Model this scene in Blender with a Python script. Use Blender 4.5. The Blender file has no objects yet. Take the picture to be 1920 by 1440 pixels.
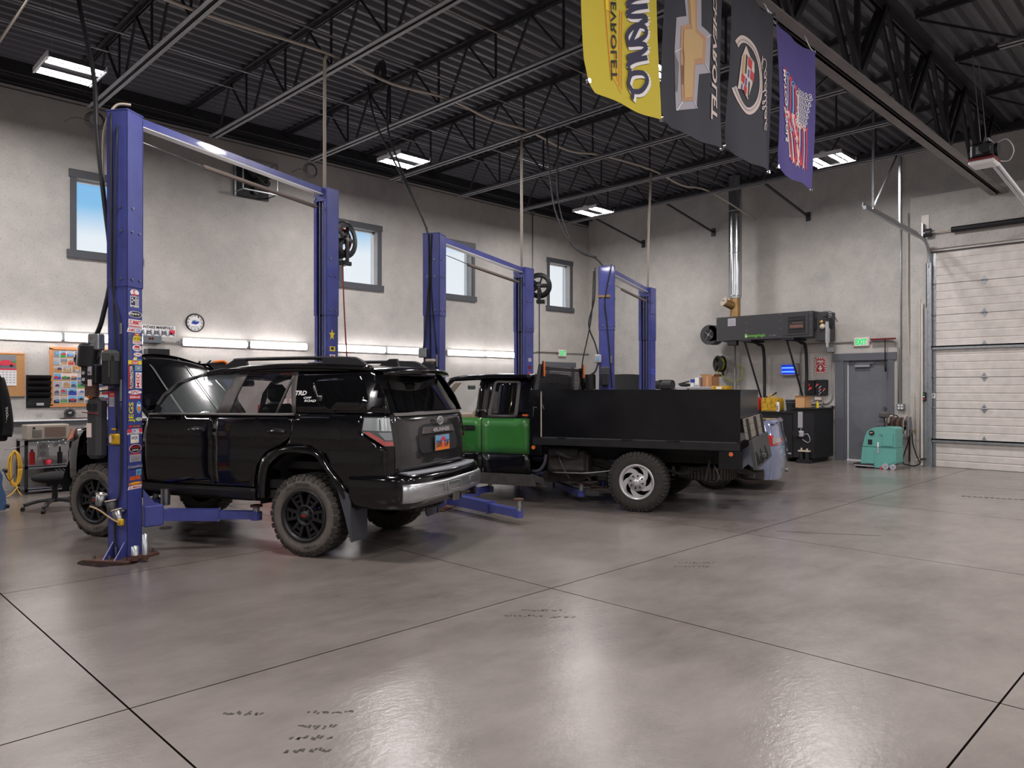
import bpy, bmesh, math, random
from mathutils import Vector, Matrix
R = math.radians
sc = bpy.context.scene
COL = sc.collection
random.seed(7)

# ---------------------------------------------------------------- camera
cam_d = bpy.data.cameras.new('camera')
cam = bpy.data.objects.new('camera', cam_d)
COL.objects.link(cam)
cam.location = (0, 0, 1.58)
cam.rotation_euler = (R(90), 0, R(-45))
cam_d.sensor_width = 36
cam_d.lens = 36 * 1390 / 1920
cam_d.shift_y = 8 / 1920
cam_d.clip_end = 300
sc.camera = cam

# ---------------------------------------------------------------- sky and exposure
wd = bpy.data.worlds.new('sky')
sc.world = wd
wd.use_nodes = True
nt = wd.node_tree
nt.nodes.clear()
wo = nt.nodes.new('ShaderNodeOutputWorld')
bg = nt.nodes.new('ShaderNodeBackground')
tc = nt.nodes.new('ShaderNodeTexCoord')
sx = nt.nodes.new('ShaderNodeSeparateXYZ')
cr = nt.nodes.new('ShaderNodeValToRGB')
nt.links.new(tc.outputs['Generated'], sx.inputs[0])
nt.links.new(sx.outputs['Z'], cr.inputs[0])
nt.links.new(cr.outputs[0], bg.inputs[0])
nt.links.new(bg.outputs[0], wo.inputs[0])
e = cr.color_ramp.elements
e[0].position = 0.10; e[0].color = (0.95, 0.97, 1.0, 1)
e[1].position = 0.9; e[1].color = (0.10, 0.28, 0.70, 1)
a = e.new(0.175); a.color = (0.90, 0.96, 1.0, 1)
a = e.new(0.21); a.color = (0.24, 0.56, 0.90, 1)
bg.inputs[1].default_value = 0.27
vs = sc.view_settings
vs.view_transform = 'Standard'
vs.look = 'None'
vs.gamma = 1
vs.use_curve_mapping = False
vs.exposure = 1.9
LIGHT = 54.0
TUBE = 4.5       # wall tube lights

# ---------------------------------------------------------------- materials
MATS = {}
def lin(c):
    c = c / 255.0
    return c / 12.92 if c <= 0.04045 else ((c + 0.055) / 1.055) ** 2.4
def rgb(r, g, b):
    return (lin(r), lin(g), lin(b), 1)
def mat(name, col, rough=0.6, metal=0.0, emit=0, spec=0.5, coat=0, trans=0, alpha=1, noise=0, nscale=8, bump=0, bscale=40, col2=None, nmap=None):
    if name in MATS:
        return MATS[name]
    m = bpy.data.materials.new(name)
    m.use_nodes = True
    t = m.node_tree
    b = t.nodes['Principled BSDF']
    c = rgb(*col)
    b.inputs['Base Color'].default_value = c
    b.inputs['Roughness'].default_value = rough
    b.inputs['Metallic'].default_value = metal
    b.inputs['Specular IOR Level'].default_value = spec
    if coat:
        b.inputs['Coat Weight'].default_value = coat
        b.inputs['Coat Roughness'].default_value = 0.04
    if trans:
        b.inputs['Transmission Weight'].default_value = trans
    if alpha < 1:
        b.inputs['Alpha'].default_value = alpha
    if emit:
        b.inputs['Emission Color'].default_value = c
        b.inputs['Emission Strength'].default_value = emit
    if noise or bump:
        co = t.nodes.new('ShaderNodeTexCoord')
        if noise:
            n = t.nodes.new('ShaderNodeTexNoise')
            n.inputs['Scale'].default_value = nscale
            n.inputs['Detail'].default_value = 6
            t.links.new(co.outputs['Object'], n.inputs['Vector'])
            mx = t.nodes.new('ShaderNodeMix'); mx.data_type = 'RGBA'
            r2 = t.nodes.new('ShaderNodeMapRange')
            r2.inputs[1].default_value = 0.35; r2.inputs[2].default_value = 0.7
            t.links.new(n.outputs['Fac'], r2.inputs[0])
            t.links.new(r2.outputs[0], mx.inputs[0])
            c2 = rgb(*col2) if col2 else tuple(v * (1 - noise) for v in c[:3]) + (1,)
            mx.inputs[6].default_value = c
            mx.inputs[7].default_value = c2
            t.links.new(mx.outputs[2], b.inputs['Base Color'])
        if bump:
            n = t.nodes.new('ShaderNodeTexNoise')
            n.inputs['Scale'].default_value = bscale
            n.inputs['Detail'].default_value = 5
            t.links.new(co.outputs['Object'], n.inputs['Vector'])
            bp = t.nodes.new('ShaderNodeBump')
            bp.inputs['Strength'].default_value = bump
            bp.inputs['Distance'].default_value = 0.01
            t.links.new(n.outputs['Fac'], bp.inputs['Height'])
            t.links.new(bp.outputs[0], b.inputs['Normal'])
    MATS[name] = m
    return m

def concrete_wall():
    m = bpy.data.materials.new('skim_coated_concrete'); m.use_nodes = True
    t = m.node_tree; b = t.nodes['Principled BSDF']
    b.inputs['Roughness'].default_value = 0.55
    b.inputs['Specular IOR Level'].default_value = 0.35
    co = t.nodes.new('ShaderNodeTexCoord')
    def noise(s, d, rough=0.6):
        n = t.nodes.new('ShaderNodeTexNoise'); n.inputs['Scale'].default_value = s
        n.inputs['Detail'].default_value = d; n.inputs['Roughness'].default_value = rough
        t.links.new(co.outputs['Object'], n.inputs['Vector']); return n
    a_, b_, c_ = noise(0.45, 8), noise(4.0, 6, 0.7), noise(34, 3, 0.5)
    ad = t.nodes.new('ShaderNodeMath'); ad.operation = 'MULTIPLY_ADD'
    t.links.new(b_.outputs['Fac'], ad.inputs[0]); ad.inputs[1].default_value = 0.45
    t.links.new(a_.outputs['Fac'], ad.inputs[2])
    rp = t.nodes.new('ShaderNodeValToRGB')
    rp.color_ramp.elements[0].position = 0.48; rp.color_ramp.elements[0].color = rgb(166, 164, 162)
    rp.color_ramp.elements[1].position = 0.92; rp.color_ramp.elements[1].color = rgb(202, 197, 191)
    t.links.new(ad.outputs[0], rp.inputs[0])
    mx = t.nodes.new('ShaderNodeMix'); mx.data_type = 'RGBA'; mx.blend_type = 'MULTIPLY'
    sp = t.nodes.new('ShaderNodeMapRange'); sp.inputs[1].default_value = 0.58; sp.inputs[2].default_value = 0.68
    sp.inputs[3].default_value = 0; sp.inputs[4].default_value = 0.55
    t.links.new(c_.outputs['Fac'], sp.inputs[0])
    t.links.new(sp.outputs[0], mx.inputs[0]); t.links.new(rp.outputs[0], mx.inputs[6])
    mx.inputs[7].default_value = (0.62, 0.6, 0.58, 1)
    t.links.new(mx.outputs[2], b.inputs['Base Color'])
    bp = t.nodes.new('ShaderNodeBump'); bp.inputs['Strength'].default_value = 0.35; bp.inputs['Distance'].default_value = 0.01
    t.links.new(b_.outputs['Fac'], bp.inputs['Height']); t.links.new(bp.outputs[0], b.inputs['Normal'])
    return m

def concrete_floor():
    m = bpy.data.materials.new('sealed_concrete_floor'); m.use_nodes = True
    t = m.node_tree; b = t.nodes['Principled BSDF']
    b.inputs['Specular IOR Level'].default_value = 0.5
    co = t.nodes.new('ShaderNodeTexCoord')
    mp = t.nodes.new('ShaderNodeMapping'); mp.inputs['Rotation'].default_value = (0, 0, R(40)); mp.inputs['Scale'].default_value = (1, 2.0, 1)
    t.links.new(co.outputs['Object'], mp.inputs[0])
    def noise(s, d, rough=0.6, v=None):
        n = t.nodes.new('ShaderNodeTexNoise'); n.inputs['Scale'].default_value = s
        n.inputs['Detail'].default_value = d; n.inputs['Roughness'].default_value = rough
        t.links.new((v or co).outputs[0 if v else 'Object'], n.inputs['Vector']); return n
    big, mid, fine = noise(0.35, 7), noise(1.6, 9, 0.7, mp), noise(16, 5, 0.6, mp)
    ad = t.nodes.new('ShaderNodeMath'); ad.operation = 'MULTIPLY_ADD'
    t.links.new(mid.outputs['Fac'], ad.inputs[0]); ad.inputs[1].default_value = 0.5
    t.links.new(big.outputs['Fac'], ad.inputs[2])
    rp = t.nodes.new('ShaderNodeValToRGB')
    el = rp.color_ramp.elements
    el[0].position = 0.52; el[0].color = rgb(110, 102, 97)
    el[1].position = 1.0; el[1].color = rgb(156, 148, 143)
    q = el.new(0.76); q.color = rgb(137, 129, 124)
    t.links.new(ad.outputs[0], rp.inputs[0])
    # ground-in workshop dirt, heavier in the vehicle bays along the left wall
    sp = t.nodes.new('ShaderNodeSeparateXYZ'); t.links.new(co.outputs['Object'], sp.inputs[0])
    wy = t.nodes.new('ShaderNodeMapRange'); wy.interpolation_type = 'SMOOTHSTEP'; wy.inputs[1].default_value = 2.6; wy.inputs[2].default_value = 7.5
    t.links.new(sp.outputs['Y'], wy.inputs[0])
    dn = noise(0.8, 6, 0.65, mp)
    dm = t.nodes.new('ShaderNodeMath'); dm.operation = 'MULTIPLY'; t.links.new(wy.outputs[0], dm.inputs[0]); t.links.new(dn.outputs['Fac'], dm.inputs[1])
    dx = t.nodes.new('ShaderNodeMix'); dx.data_type = 'RGBA'; dx.blend_type = 'MULTIPLY'; t.links.new(dm.outputs[0], dx.inputs[0])
    t.links.new(rp.outputs[0], dx.inputs[6]); dx.inputs[7].default_value = (0.42, 0.38, 0.35, 1)
    t.links.new(dx.outputs[2], b.inputs['Base Color'])
    b.inputs['Roughness'].default_value = 0.24
    bp = t.nodes.new('ShaderNodeBump'); bp.inputs['Strength'].default_value = 0.2; bp.inputs['Distance'].default_value = 0.01
    t.links.new(fine.outputs['Fac'], bp.inputs['Height']); t.links.new(bp.outputs[0], b.inputs['Normal'])
    return m

mat('blue_paint', (72, 79, 152), 0.32, coat=0.3, noise=0.25, nscale=5)
mat('galv_bright', (205, 208, 212), 0.22, metal=1, noise=0.2, nscale=3)
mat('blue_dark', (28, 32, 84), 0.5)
mat('black_paint', (7, 7, 10), 0.14, coat=0.55, spec=0.35)
mat('black_satin', (22, 22, 25), 0.45)
mat('black_plastic', (27, 27, 30), 0.62, bump=0.1, bscale=200)
mat('trim_grey', (84, 80, 78), 0.5)
mat('chrome', (205, 205, 208), 0.12, metal=1)
mat('wheel_alloy', (214, 212, 212), 0.28, metal=0.45)
mat('steel', (150, 150, 152), 0.35, metal=1)
mat('galvanised', (176, 180, 184), 0.38, metal=0.85, noise=0.25, nscale=20)
mat('alu', (190, 192, 196), 0.28, metal=0.9)
mat('tailgate_grey', (44, 42, 44), 0.16, coat=0.8)  # dark grey, lighter than the black paint of the body
mat('rubber', (62, 58, 55), 0.85, noise=0.35, nscale=30)
mat('rubber_dusty', (104, 97, 92), 0.9, noise=0.2, nscale=14)
mat('rubber_black', (24, 24, 25), 0.7)
mat('glass_dark', (10, 11, 13), 0.03, spec=0.8, alpha=0.93)
mat('glass_tint', (26, 28, 30), 0.03, spec=0.8, alpha=0.45)
mat('glass_clear', (200, 215, 215), 0.02, spec=0.8, alpha=0.14)
mat('window_glass', (170, 205, 225), 0.02, spec=0.9, alpha=0.10)
mat('joist_black', (44, 44, 49), 0.5)
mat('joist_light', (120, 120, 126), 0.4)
mat('deck_black', (84, 85, 92), 0.42)
mat('girder_grey', (128, 122, 120), 0.5, noise=0.3, nscale=3)
mat('white', (238, 238, 238), 0.5)
mat('white_lamp', (225, 225, 228), 0.4)
mat('led', (255, 250, 249), 0.5, emit=LIGHT)
mat('tube_glow', (255, 251, 250), 0.5, emit=TUBE)
mat('door_grey', (112, 114, 120), 0.42, noise=0.12, nscale=6)
mat('frame_grey', (96, 98, 106), 0.45)
mat('win_trim', (78, 80, 86), 0.5)
mat('garage_white', (220, 212, 206), 0.42, noise=0.12, nscale=7, col2=(204, 198, 193))
mat('red', (190, 34, 40), 0.4)
mat('red_dark', (120, 22, 30), 0.45)
mat('red_lens', (196, 26, 30), 0.12, coat=1)
mat('orange', (232, 110, 34), 0.4)
mat('amber_lens', (225, 112, 60), 0.2, coat=1)
mat('yellow', (226, 196, 46), 0.5)
mat('can_yellow', (222, 178, 40), 0.5, noise=0.5, nscale=14, col2=(150, 110, 24))
mat('green_paint', (58, 126, 56), 0.3, coat=0.6, noise=0.15, nscale=4)
mat('teal', (104, 172, 162), 0.42)
mat('teal_dark', (40, 104, 100), 0.45)
mat('green_letters', (20, 190, 90), 0.4, emit=0.25)
mat('lime', (120, 200, 70), 0.5)
mat('hose_green', (172, 186, 60), 0.5)
mat('silver_paint', (150, 160, 192), 0.16, metal=0.35, coat=1)
mat('cork', (196, 146, 96), 0.85, noise=0.2, nscale=60)
mat('wood_frame', (206, 140, 88), 0.5)
mat('cardboard', (176, 128, 92), 0.85)
mat('cardboard_light', (206, 158, 110), 0.85)
mat('wood_grey', (150, 140, 128), 0.85, noise=0.4, nscale=12)
mat('wood_dark', (70, 70, 70), 0.8, noise=0.3, nscale=20)
mat('rust', (90, 60, 50), 0.8, noise=0.4, nscale=20)
mat('brass', (176, 142, 96), 0.3, metal=0.8)
mat('beige', (196, 182, 164), 0.6)
mat('lamp_dark', (60, 58, 66), 0.7)
mat('tan', (178, 148, 112), 0.7)
mat('foam_grey', (120, 108, 102), 0.85)
mat('conduit_grey', (150, 146, 140), 0.45, metal=0.3)
mat('pvc_beige', (196, 186, 172), 0.5)
mat('underbody', (48, 46, 46), 0.85, noise=0.5, nscale=14)
mat('mud', (74, 70, 68), 0.9, noise=0.4, nscale=10)
mat('bed_black', (8, 8, 11), 0.22, noise=0.6, nscale=2.4, col2=(22, 22, 28), bump=0.06, bscale=8)
mat('bed_edge', (30, 30, 34), 0.45, noise=0.5, nscale=8)
mat('flap_grey', (70, 72, 80), 0.6)
mat('heater_grey', (52, 52, 55), 0.5)
mat('heater_case', (160, 150, 138), 0.5)
mat('copper_brown', (116, 84, 74), 0.4, metal=0.3)  # flat coppery brown for heater grille and heat tube
mat('zap_blue', (60, 110, 255), 0.4, emit=0.9)
mat('uv_dark', (30, 50, 150), 0.4, emit=0.2)
mat('hose_brown', (92, 70, 54), 0.7)
mat('hose_red', (150, 48, 56), 0.5)
mat('hose_black', (30, 30, 32), 0.55)
mat('denim', (90, 118, 165), 0.9)
mat('cloth_black', (20, 20, 22), 0.95)
mat('leather_black', (16, 16, 18), 0.4)
mat('cord_yellow', (224, 176, 62), 0.55)
mat('oil', (38, 28, 24), 0.25)
mat('joint_dark', (40, 36, 34), 1.0, spec=0.0)
mat('skid', (70, 63, 60), 0.7)
mat('bucket_grey', (112, 118, 126), 0.55)
mat('flag_yellow', (208, 189, 62), 0.8)
mat('flag_black', (54, 55, 64), 0.75)
mat('flag_purple', (84, 74, 140), 0.8)
mat('ink_black', (22, 22, 26), 0.6)
mat('ink_navy', (62, 60, 84), 0.8)
mat('ink_white', (240, 238, 238), 0.7)
mat('ink_cream', (226, 208, 200), 0.75)
mat('ink_gold', (206, 172, 120), 0.7)
mat('ink_tan', (196, 150, 118), 0.7)
mat('ink_silver', (176, 172, 180), 0.7)
mat('ink_red', (205, 44, 52), 0.6)
mat('ink_flagred', (214, 60, 84), 0.75)
mat('ink_blue', (44, 66, 170), 0.6)
mat('ink_lightblue', (110, 170, 210), 0.6)
mat('ink_yellow', (240, 214, 40), 0.6)
mat('ink_orange', (236, 128, 40), 0.6)
mat('ink_green', (60, 150, 70), 0.6)
mat('ink_grey', (130, 132, 138), 0.6)
mat('skin', (205, 150, 120), 0.6)
WALL = concrete_wall(); FLOOR = concrete_floor()
MATS['wall'] = WALL; MATS['floor'] = FLOOR

# ---------------------------------------------------------------- mesh builder
def curve_pts(pts, n=6):
    """Catmull-Rom through the points"""
    P = [Vector(p) for p in pts]
    if len(P) < 3: return P
    out = []
    for i in range(len(P) - 1):
        p0 = P[max(i - 1, 0)]; p1 = P[i]; p2 = P[i + 1]; p3 = P[min(i + 2, len(P) - 1)]
        for k in range(n):
            t = k / n
            out.append(0.5 * ((2 * p1) + (p2 - p0) * t + (2 * p0 - 5 * p1 + 4 * p2 - p3) * t * t + (3 * p1 - p0 - 3 * p2 + p3) * t ** 3))
    out.append(P[-1])
    return out

TEXTC = {}
def text_geo(txt, bold=0.0, shear=0.0):
    key = (txt, bold, shear)
    if key in TEXTC: return TEXTC[key]
    c = bpy.data.curves.new('lettering', 'FONT')
    c.body = txt; c.size = 1; c.offset = bold; c.shear = shear; c.resolution_u = 2
    o = bpy.data.objects.new('lettering', c); COL.objects.link(o)
    dg = bpy.context.evaluated_depsgraph_get()
    me = bpy.data.meshes.new_from_object(o.evaluated_get(dg))
    vs = [(v.co.x, v.co.y) for v in me.vertices]; fs = [tuple(p.vertices) for p in me.polygons]
    bpy.data.objects.remove(o); bpy.data.curves.remove(c); bpy.data.meshes.remove(me)
    if vs:
        x0 = min(v[0] for v in vs); x1 = max(v[0] for v in vs); y0 = min(v[1] for v in vs); y1 = max(v[1] for v in vs)
        vs = [((x - x0) / (x1 - x0 or 1) - .5, (y - y0) / (y1 - y0 or 1) - .5) for x, y in vs]
    TEXTC[key] = (vs, fs)
    return vs, fs

class MB:
    def __init__(s):
        s.v = []; s.f = []; s.m = []; s.mats = []; s.s = []; s.X = Matrix.Identity(4)
    def mi(s, name):
        if name not in s.mats: s.mats.append(name)
        return s.mats.index(name)
    def add(s, vs, fs, m, smooth=False):
        o = len(s.v); k = s.mi(m)
        for p in vs: s.v.append(s.X @ Vector(p))
        for f in fs:
            s.f.append([i + o for i in f]); s.m.append(k); s.s.append(smooth)
    def box(s, x0, x1, y0, y1, z0, z1, m, b=0.0):
        if x0 > x1: x0, x1 = x1, x0
        if y0 > y1: y0, y1 = y1, y0
        if z0 > z1: z0, z1 = z1, z0
        b = min(b, (x1 - x0) / 2.2, (y1 - y0) / 2.2, (z1 - z0) / 2.2)
        if b <= 0:
            s.add([(x0, y0, z0), (x1, y0, z0), (x1, y1, z0), (x0, y1, z0), (x0, y0, z1), (x1, y0, z1), (x1, y1, z1), (x0, y1, z1)],
                  [(0, 3, 2, 1), (4, 5, 6, 7), (0, 1, 5, 4), (1, 2, 6, 5), (2, 3, 7, 6), (3, 0, 4, 7)], m)
            return
        vs = []; idx = {}
        for i in (0, 1):
            for j in (0, 1):
                for k in (0, 1):
                    X = (x0, x1)[i]; Y = (y0, y1)[j]; Z = (z0, z1)[k]
                    sx_ = (b, -b)[i]; sy = (b, -b)[j]; sz = (b, -b)[k]
                    idx[i, j, k, 0] = len(vs); vs.append((X, Y + sy, Z + sz))
                    idx[i, j, k, 1] = len(vs); vs.append((X + sx_, Y, Z + sz))
                    idx[i, j, k, 2] = len(vs); vs.append((X + sx_, Y + sy, Z))
        q = idx; fs = []
        def face(l, rev):
            fs.append(tuple(reversed(l)) if rev else tuple(l))
        for i in (0, 1):
            face([q[i, 0, 0, 0], q[i, 1, 0, 0], q[i, 1, 1, 0], q[i, 0, 1, 0]], i == 0)
            face([q[0, i, 0, 1], q[1, i, 0, 1], q[1, i, 1, 1], q[0, i, 1, 1]], i == 1)
            face([q[0, 0, i, 2], q[1, 0, i, 2], q[1, 1, i, 2], q[0, 1, i, 2]], i == 0)
        for i in (0, 1):
            for j in (0, 1):
                face([q[i, j, 0, 0], q[i, j, 0, 1], q[i, j, 1, 1], q[i, j, 1, 0]], (i ^ j) == 1)
                face([q[i, 0, j, 0], q[i, 0, j, 2], q[i, 1, j, 2], q[i, 1, j, 0]], (i ^ j) == 0)
                face([q[0, i, j, 1], q[0, i, j, 2], q[1, i, j, 2], q[1, i, j, 1]], (i ^ j) == 1)
                for k in (0, 1):
                    face([q[i, j, k, 0], q[i, j, k, 1], q[i, j, k, 2]], (i + j + k) % 2 == 0)
        s.add(vs, fs, m)
    def frame_axes(s, d):
        d = Vector(d).normalized()
        a = Vector((0, 0, 1)) if abs(d.z) < 0.9 else Vector((1, 0, 0))
        u = d.cross(a).normalized(); return u, d.cross(u).normalized()
    def cyl(s, p0, p1, r, m, n=12, r2=None, smooth=True):
        p0 = Vector(p0); p1 = Vector(p1); r2 = r if r2 is None else r2
        u, w = s.frame_axes(p1 - p0)
        A = [p0 + (u * math.cos(2 * math.pi * i / n) + w * math.sin(2 * math.pi * i / n)) * r for i in range(n)]
        B = [p1 + (u * math.cos(2 * math.pi * i / n) + w * math.sin(2 * math.pi * i / n)) * r2 for i in range(n)]
        s.add(A + B, [(i, (i + 1) % n, n + (i + 1) % n, n + i) for i in range(n)], m, smooth)
        s.add(A, [tuple(reversed(range(n)))], m); s.add(B, [tuple(range(n))], m)
    def tube(s, pts, r, m, n=6, cv=0):
        P = curve_pts(pts, cv) if cv else [Vector(p) for p in pts]
        rings = []; u = None
        for i, p in enumerate(P):
            d = (P[min(i + 1, len(P) - 1)] - P[max(i - 1, 0)])
            if d.length < 1e-6: d = Vector((0, 0, 1))
            d.normalize()
            if u is None: u, _ = s.frame_axes(d)
            u = (u - d * u.dot(d))
            if u.length < 1e-4: u, _ = s.frame_axes(d)
            u.normalize(); w = d.cross(u)
            rings.append([p + (u * math.cos(2 * math.pi * k / n) + w * math.sin(2 * math.pi * k / n)) * r for k in range(n)])
        vs = [q for rg in rings for q in rg]
        fs = [(i * n + k, i * n + (k + 1) % n, (i + 1) * n + (k + 1) % n, (i + 1) * n + k) for i in range(len(P) - 1) for k in range(n)]
        fs += [tuple(reversed(range(n))), tuple(range((len(P) - 1) * n, len(P) * n))]
        s.add(vs, fs, m, True)
    def bar(s, p0, p1, w, h, m):
        """box beam between two points, w across, h vertical-ish"""
        p0 = Vector(p0); p1 = Vector(p1); d = (p1 - p0).normalized()
        up = Vector((0, 0, 1)) if abs(d.z) < 0.95 else Vector((0, 1, 0))
        sd = d.cross(up).normalized() * w / 2; u = sd.cross(d).normalized() * h / 2
        vs = [p0 - sd - u, p0 + sd - u, p0 + sd + u, p0 - sd + u, p1 - sd - u, p1 + sd - u, p1 + sd + u, p1 - sd + u]
        s.add(vs, [(0, 1, 2, 3), (7, 6, 5, 4), (0, 4, 5, 1), (1, 5, 6, 2), (2, 6, 7, 3), (3, 7, 4, 0)], m)
    def prism(s, poly, ax, a, b, m, smooth=False):
        """2D polygon extruded along axis 'x','y' or 'z' from a to b"""
        def P(q, t):
            return {'x': (t, q[0], q[1]), 'y': (q[0], t, q[1]), 'z': (q[0], q[1], t)}[ax]
        n = len(poly)
        s.add([P(q, a) for q in poly] + [P(q, b) for q in poly], [(i, (i + 1) % n, n + (i + 1) % n, n + i) for i in range(n)], m, smooth)
        s.add([P(q, a) for q in poly], [tuple(range(n))], m); s.add([P(q, b) for q in poly], [tuple(reversed(range(n)))], m)
    def lathe(s, prof, o, ax, m, n=24, a0=0, a1=360, smooth=True):
        """profile [(radius, along)] spun about an axis through o"""
        o = Vector(o); ax = Vector(ax).normalized(); u, w = s.frame_axes(ax)
        full = abs(a1 - a0) >= 360; k = n if full else n + 1
        vs = []
        for r, h in prof:
            for i in range(k):
                t = R(a0 + (a1 - a0) * i / n); vs.append(o + ax * h + (u * math.cos(t) + w * math.sin(t)) * r)
        fs = []
        for j in range(len(prof) - 1):
            for i in range(n):
                i2 = (i + 1) % k
                fs.append((j * k + i, j * k + i2, (j + 1) * k + i2, (j + 1) * k + i))
        s.add(vs, fs, m, smooth)
    def ball(s, c, r, m, nu=14, nv=8, sc_=(1, 1, 1)):
        c = Vector(c); vs = []; fs = []
        for j in range(nv + 1):
            t = math.pi * j / nv
            for i in range(nu):
                p = 2 * math.pi * i / nu
                vs.append(c + Vector((math.sin(t) * math.cos(p) * r * sc_[0], math.sin(t) * math.sin(p) * r * sc_[1], math.cos(t) * r * sc_[2])))
        for j in range(nv):
            for i in range(nu):
                fs.append((j * nu + i, (j + 1) * nu + i, (j + 1) * nu + (i + 1) % nu, j * nu + (i + 1) % nu))
        s.add(vs, fs, m, True)
    def text(s, txt, w, h, m, T, bold=0.0, shear=0.0):
        """flat lettering fitted into w x h, centred, in the local xy plane of matrix T"""
        vs, fs = text_geo(txt, bold, shear)
        s.add([T @ Vector((x * w, y * h, 0)) for x, y in vs], fs, m)
    def poly(s, pts, m):
        s.add(pts, [tuple(range(len(pts)))], m)
    def build(s, name, parent=None, fix=True, bev=0):
        me = bpy.data.meshes.new(name)
        me.from_pydata([tuple(v) for v in s.v], [], s.f)
        for x in s.mats: me.materials.append(MATS[x])
        me.polygons.foreach_set('material_index', s.m)
        me.polygons.foreach_set('use_smooth', s.s)
        me.update()
        if fix:
            bm = bmesh.new(); bm.from_mesh(me)
            bmesh.ops.recalc_face_normals(bm, faces=bm.faces[:]); bm.to_mesh(me); bm.free()
        o = bpy.data.objects.new(name, me); COL.objects.link(o)
        if parent: o.parent = parent
        return o

def thing(name, label, cat, loc=(0, 0, 0), rz=0, group=None):
    o = bpy.data.objects.new(name, None); COL.objects.link(o)
    o.empty_display_size = 0.1
    o.location = loc; o.rotation_euler = (0, 0, R(rz)); o['label'] = label; o['category'] = cat
    if group: o['group'] = group
    return o
def tag(o, label, cat, group=None, kind=None):
    if label: o['label'] = label
    if cat: o['category'] = cat
    if group: o['group'] = group
    if kind: o['kind'] = kind
    return o
def struct(o):
    o['kind'] = 'structure'; return o
def copy_tree(o, parent=None):
    c = o.copy(); COL.objects.link(c)
    if parent: c.parent = parent
    for ch in list(o.children): copy_tree(ch, c)
    return c
def TF(o, ex, ey):
    """matrix with origin o and axes ex, ey"""
    ex = Vector(ex).normalized(); ey = Vector(ey).normalized(); ez = ex.cross(ey)
    M = Matrix((ex, ey, ez)).transposed().to_4x4(); M.translation = Vector(o); return M
def rz_m(loc, deg):
    return Matrix.Translation(Vector(loc)) @ Matrix.Rotation(R(deg), 4, 'Z')

# ================================================================ SETTING
XB, YL, ZC = 16.68, 13.56, 6.60     # back wall, left wall, underside of the deck
XN, YN = -9.0, -9.0
# floor: slabs cut by joints that run along both walls
JX = [XN, -5.0, -1.88, 1.25, 4.36, 7.5, 10.6, 13.72, XB + 0.1]
JY = [YN, -5.1, -2.1, 0.9, 3.92, 6.8, 9.75, 12.7, YL + 0.1]
fl = MB(); fl.box(XN, XB + 0.2, YN, YL + 0.2, -0.25, -0.012, 'joint_dark')
fl_o = struct(fl.build('floor'))
g = 0.005
for i in range(len(JX) - 1):
    for j in range(len(JY) - 1):
        b_ = MB(); X0, X1, Y0, Y1 = JX[i] + g, JX[i + 1] - g, JY[j] + g, JY[j + 1] - g
        b_.box(X0, X1, Y0, Y1, -0.05, -0.0002, 'joint_dark'); b_.add([(X0, Y0, 0), (X1, Y0, 0), (X1, Y1, 0), (X0, Y1, 0)], [(0, 1, 2, 3)], 'floor')
        b_.build('slab', fl_o)
# left wall with window openings
WIN = [(-1.95, -0.85), (3.41, 4.51), (8.40, 9.51), (11.16, 12.27), (14.88, 15.97)]  # first window lies out of view, added for its light
WZ0, WZ1 = 3.70, 5.12
w = MB()
y0, y1 = YL, YL + 0.28
w.box(XN, XB + 0.3, y0, y1, 0, WZ0 + .1, 'wall')
w.box(XN, XB + 0.3, y0, y1, WZ1 - .1, 7.0, 'wall')
xs = [XN] + [v for a_, b_ in WIN for v in (a_ + .1, b_ - .1)] + [XB + 0.3]
for k in range(0, len(xs), 2):
    w.box(xs[k], xs[k + 1], y0, y1, WZ0 + .1, WZ1 - .1, 'wall')
struct(w.build('wall_left'))
for k, (a_, b_) in enumerate(WIN):
    f = MB(); t = 0.11
    f.box(a_, b_, y0 - .035, y0 + .01, WZ1 - t, WZ1 + .02, 'win_trim', .004)
    f.box(a_ - .03, b_ + .03, y0 - .05, y0 + .01, WZ0, WZ0 + t + .02, 'win_trim', .004)
    f.box(a_ + .02, a_ + t, y0 - .03, y0 + .01, WZ0 + t, WZ1 - t, 'win_trim', .004)
    f.box(b_ - t, b_ - .02, y0 - .03, y0 + .01, WZ0 + t, WZ1 - t, 'win_trim', .004)
    wn = struct(f.build('window_%d' % (k + 1)))
    f = MB(); q = .035
    for (u0, u1, v0, v1) in ((a_ + .1, b_ - .1, WZ0 + .1, WZ0 + .1 + q), (a_ + .1, b_ - .1, WZ1 - .1 - q, WZ1 - .1), (a_ + .1, a_ + .1 + q, WZ0 + .1, WZ1 - .1), (b_ - .1 - q, b_ - .1, WZ0 + .1, WZ1 - .1)):
        f.box(u0, u1, y0 + .16, y0 + .22, v0, v1, 'white')
    f.build('sash', wn)
    f = MB(); f.box(a_ + .12, b_ - .12, y0 + .186, y0 + .192, WZ0 + .12, WZ1 - .12, 'window_glass'); f.build('pane', wn)
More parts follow.
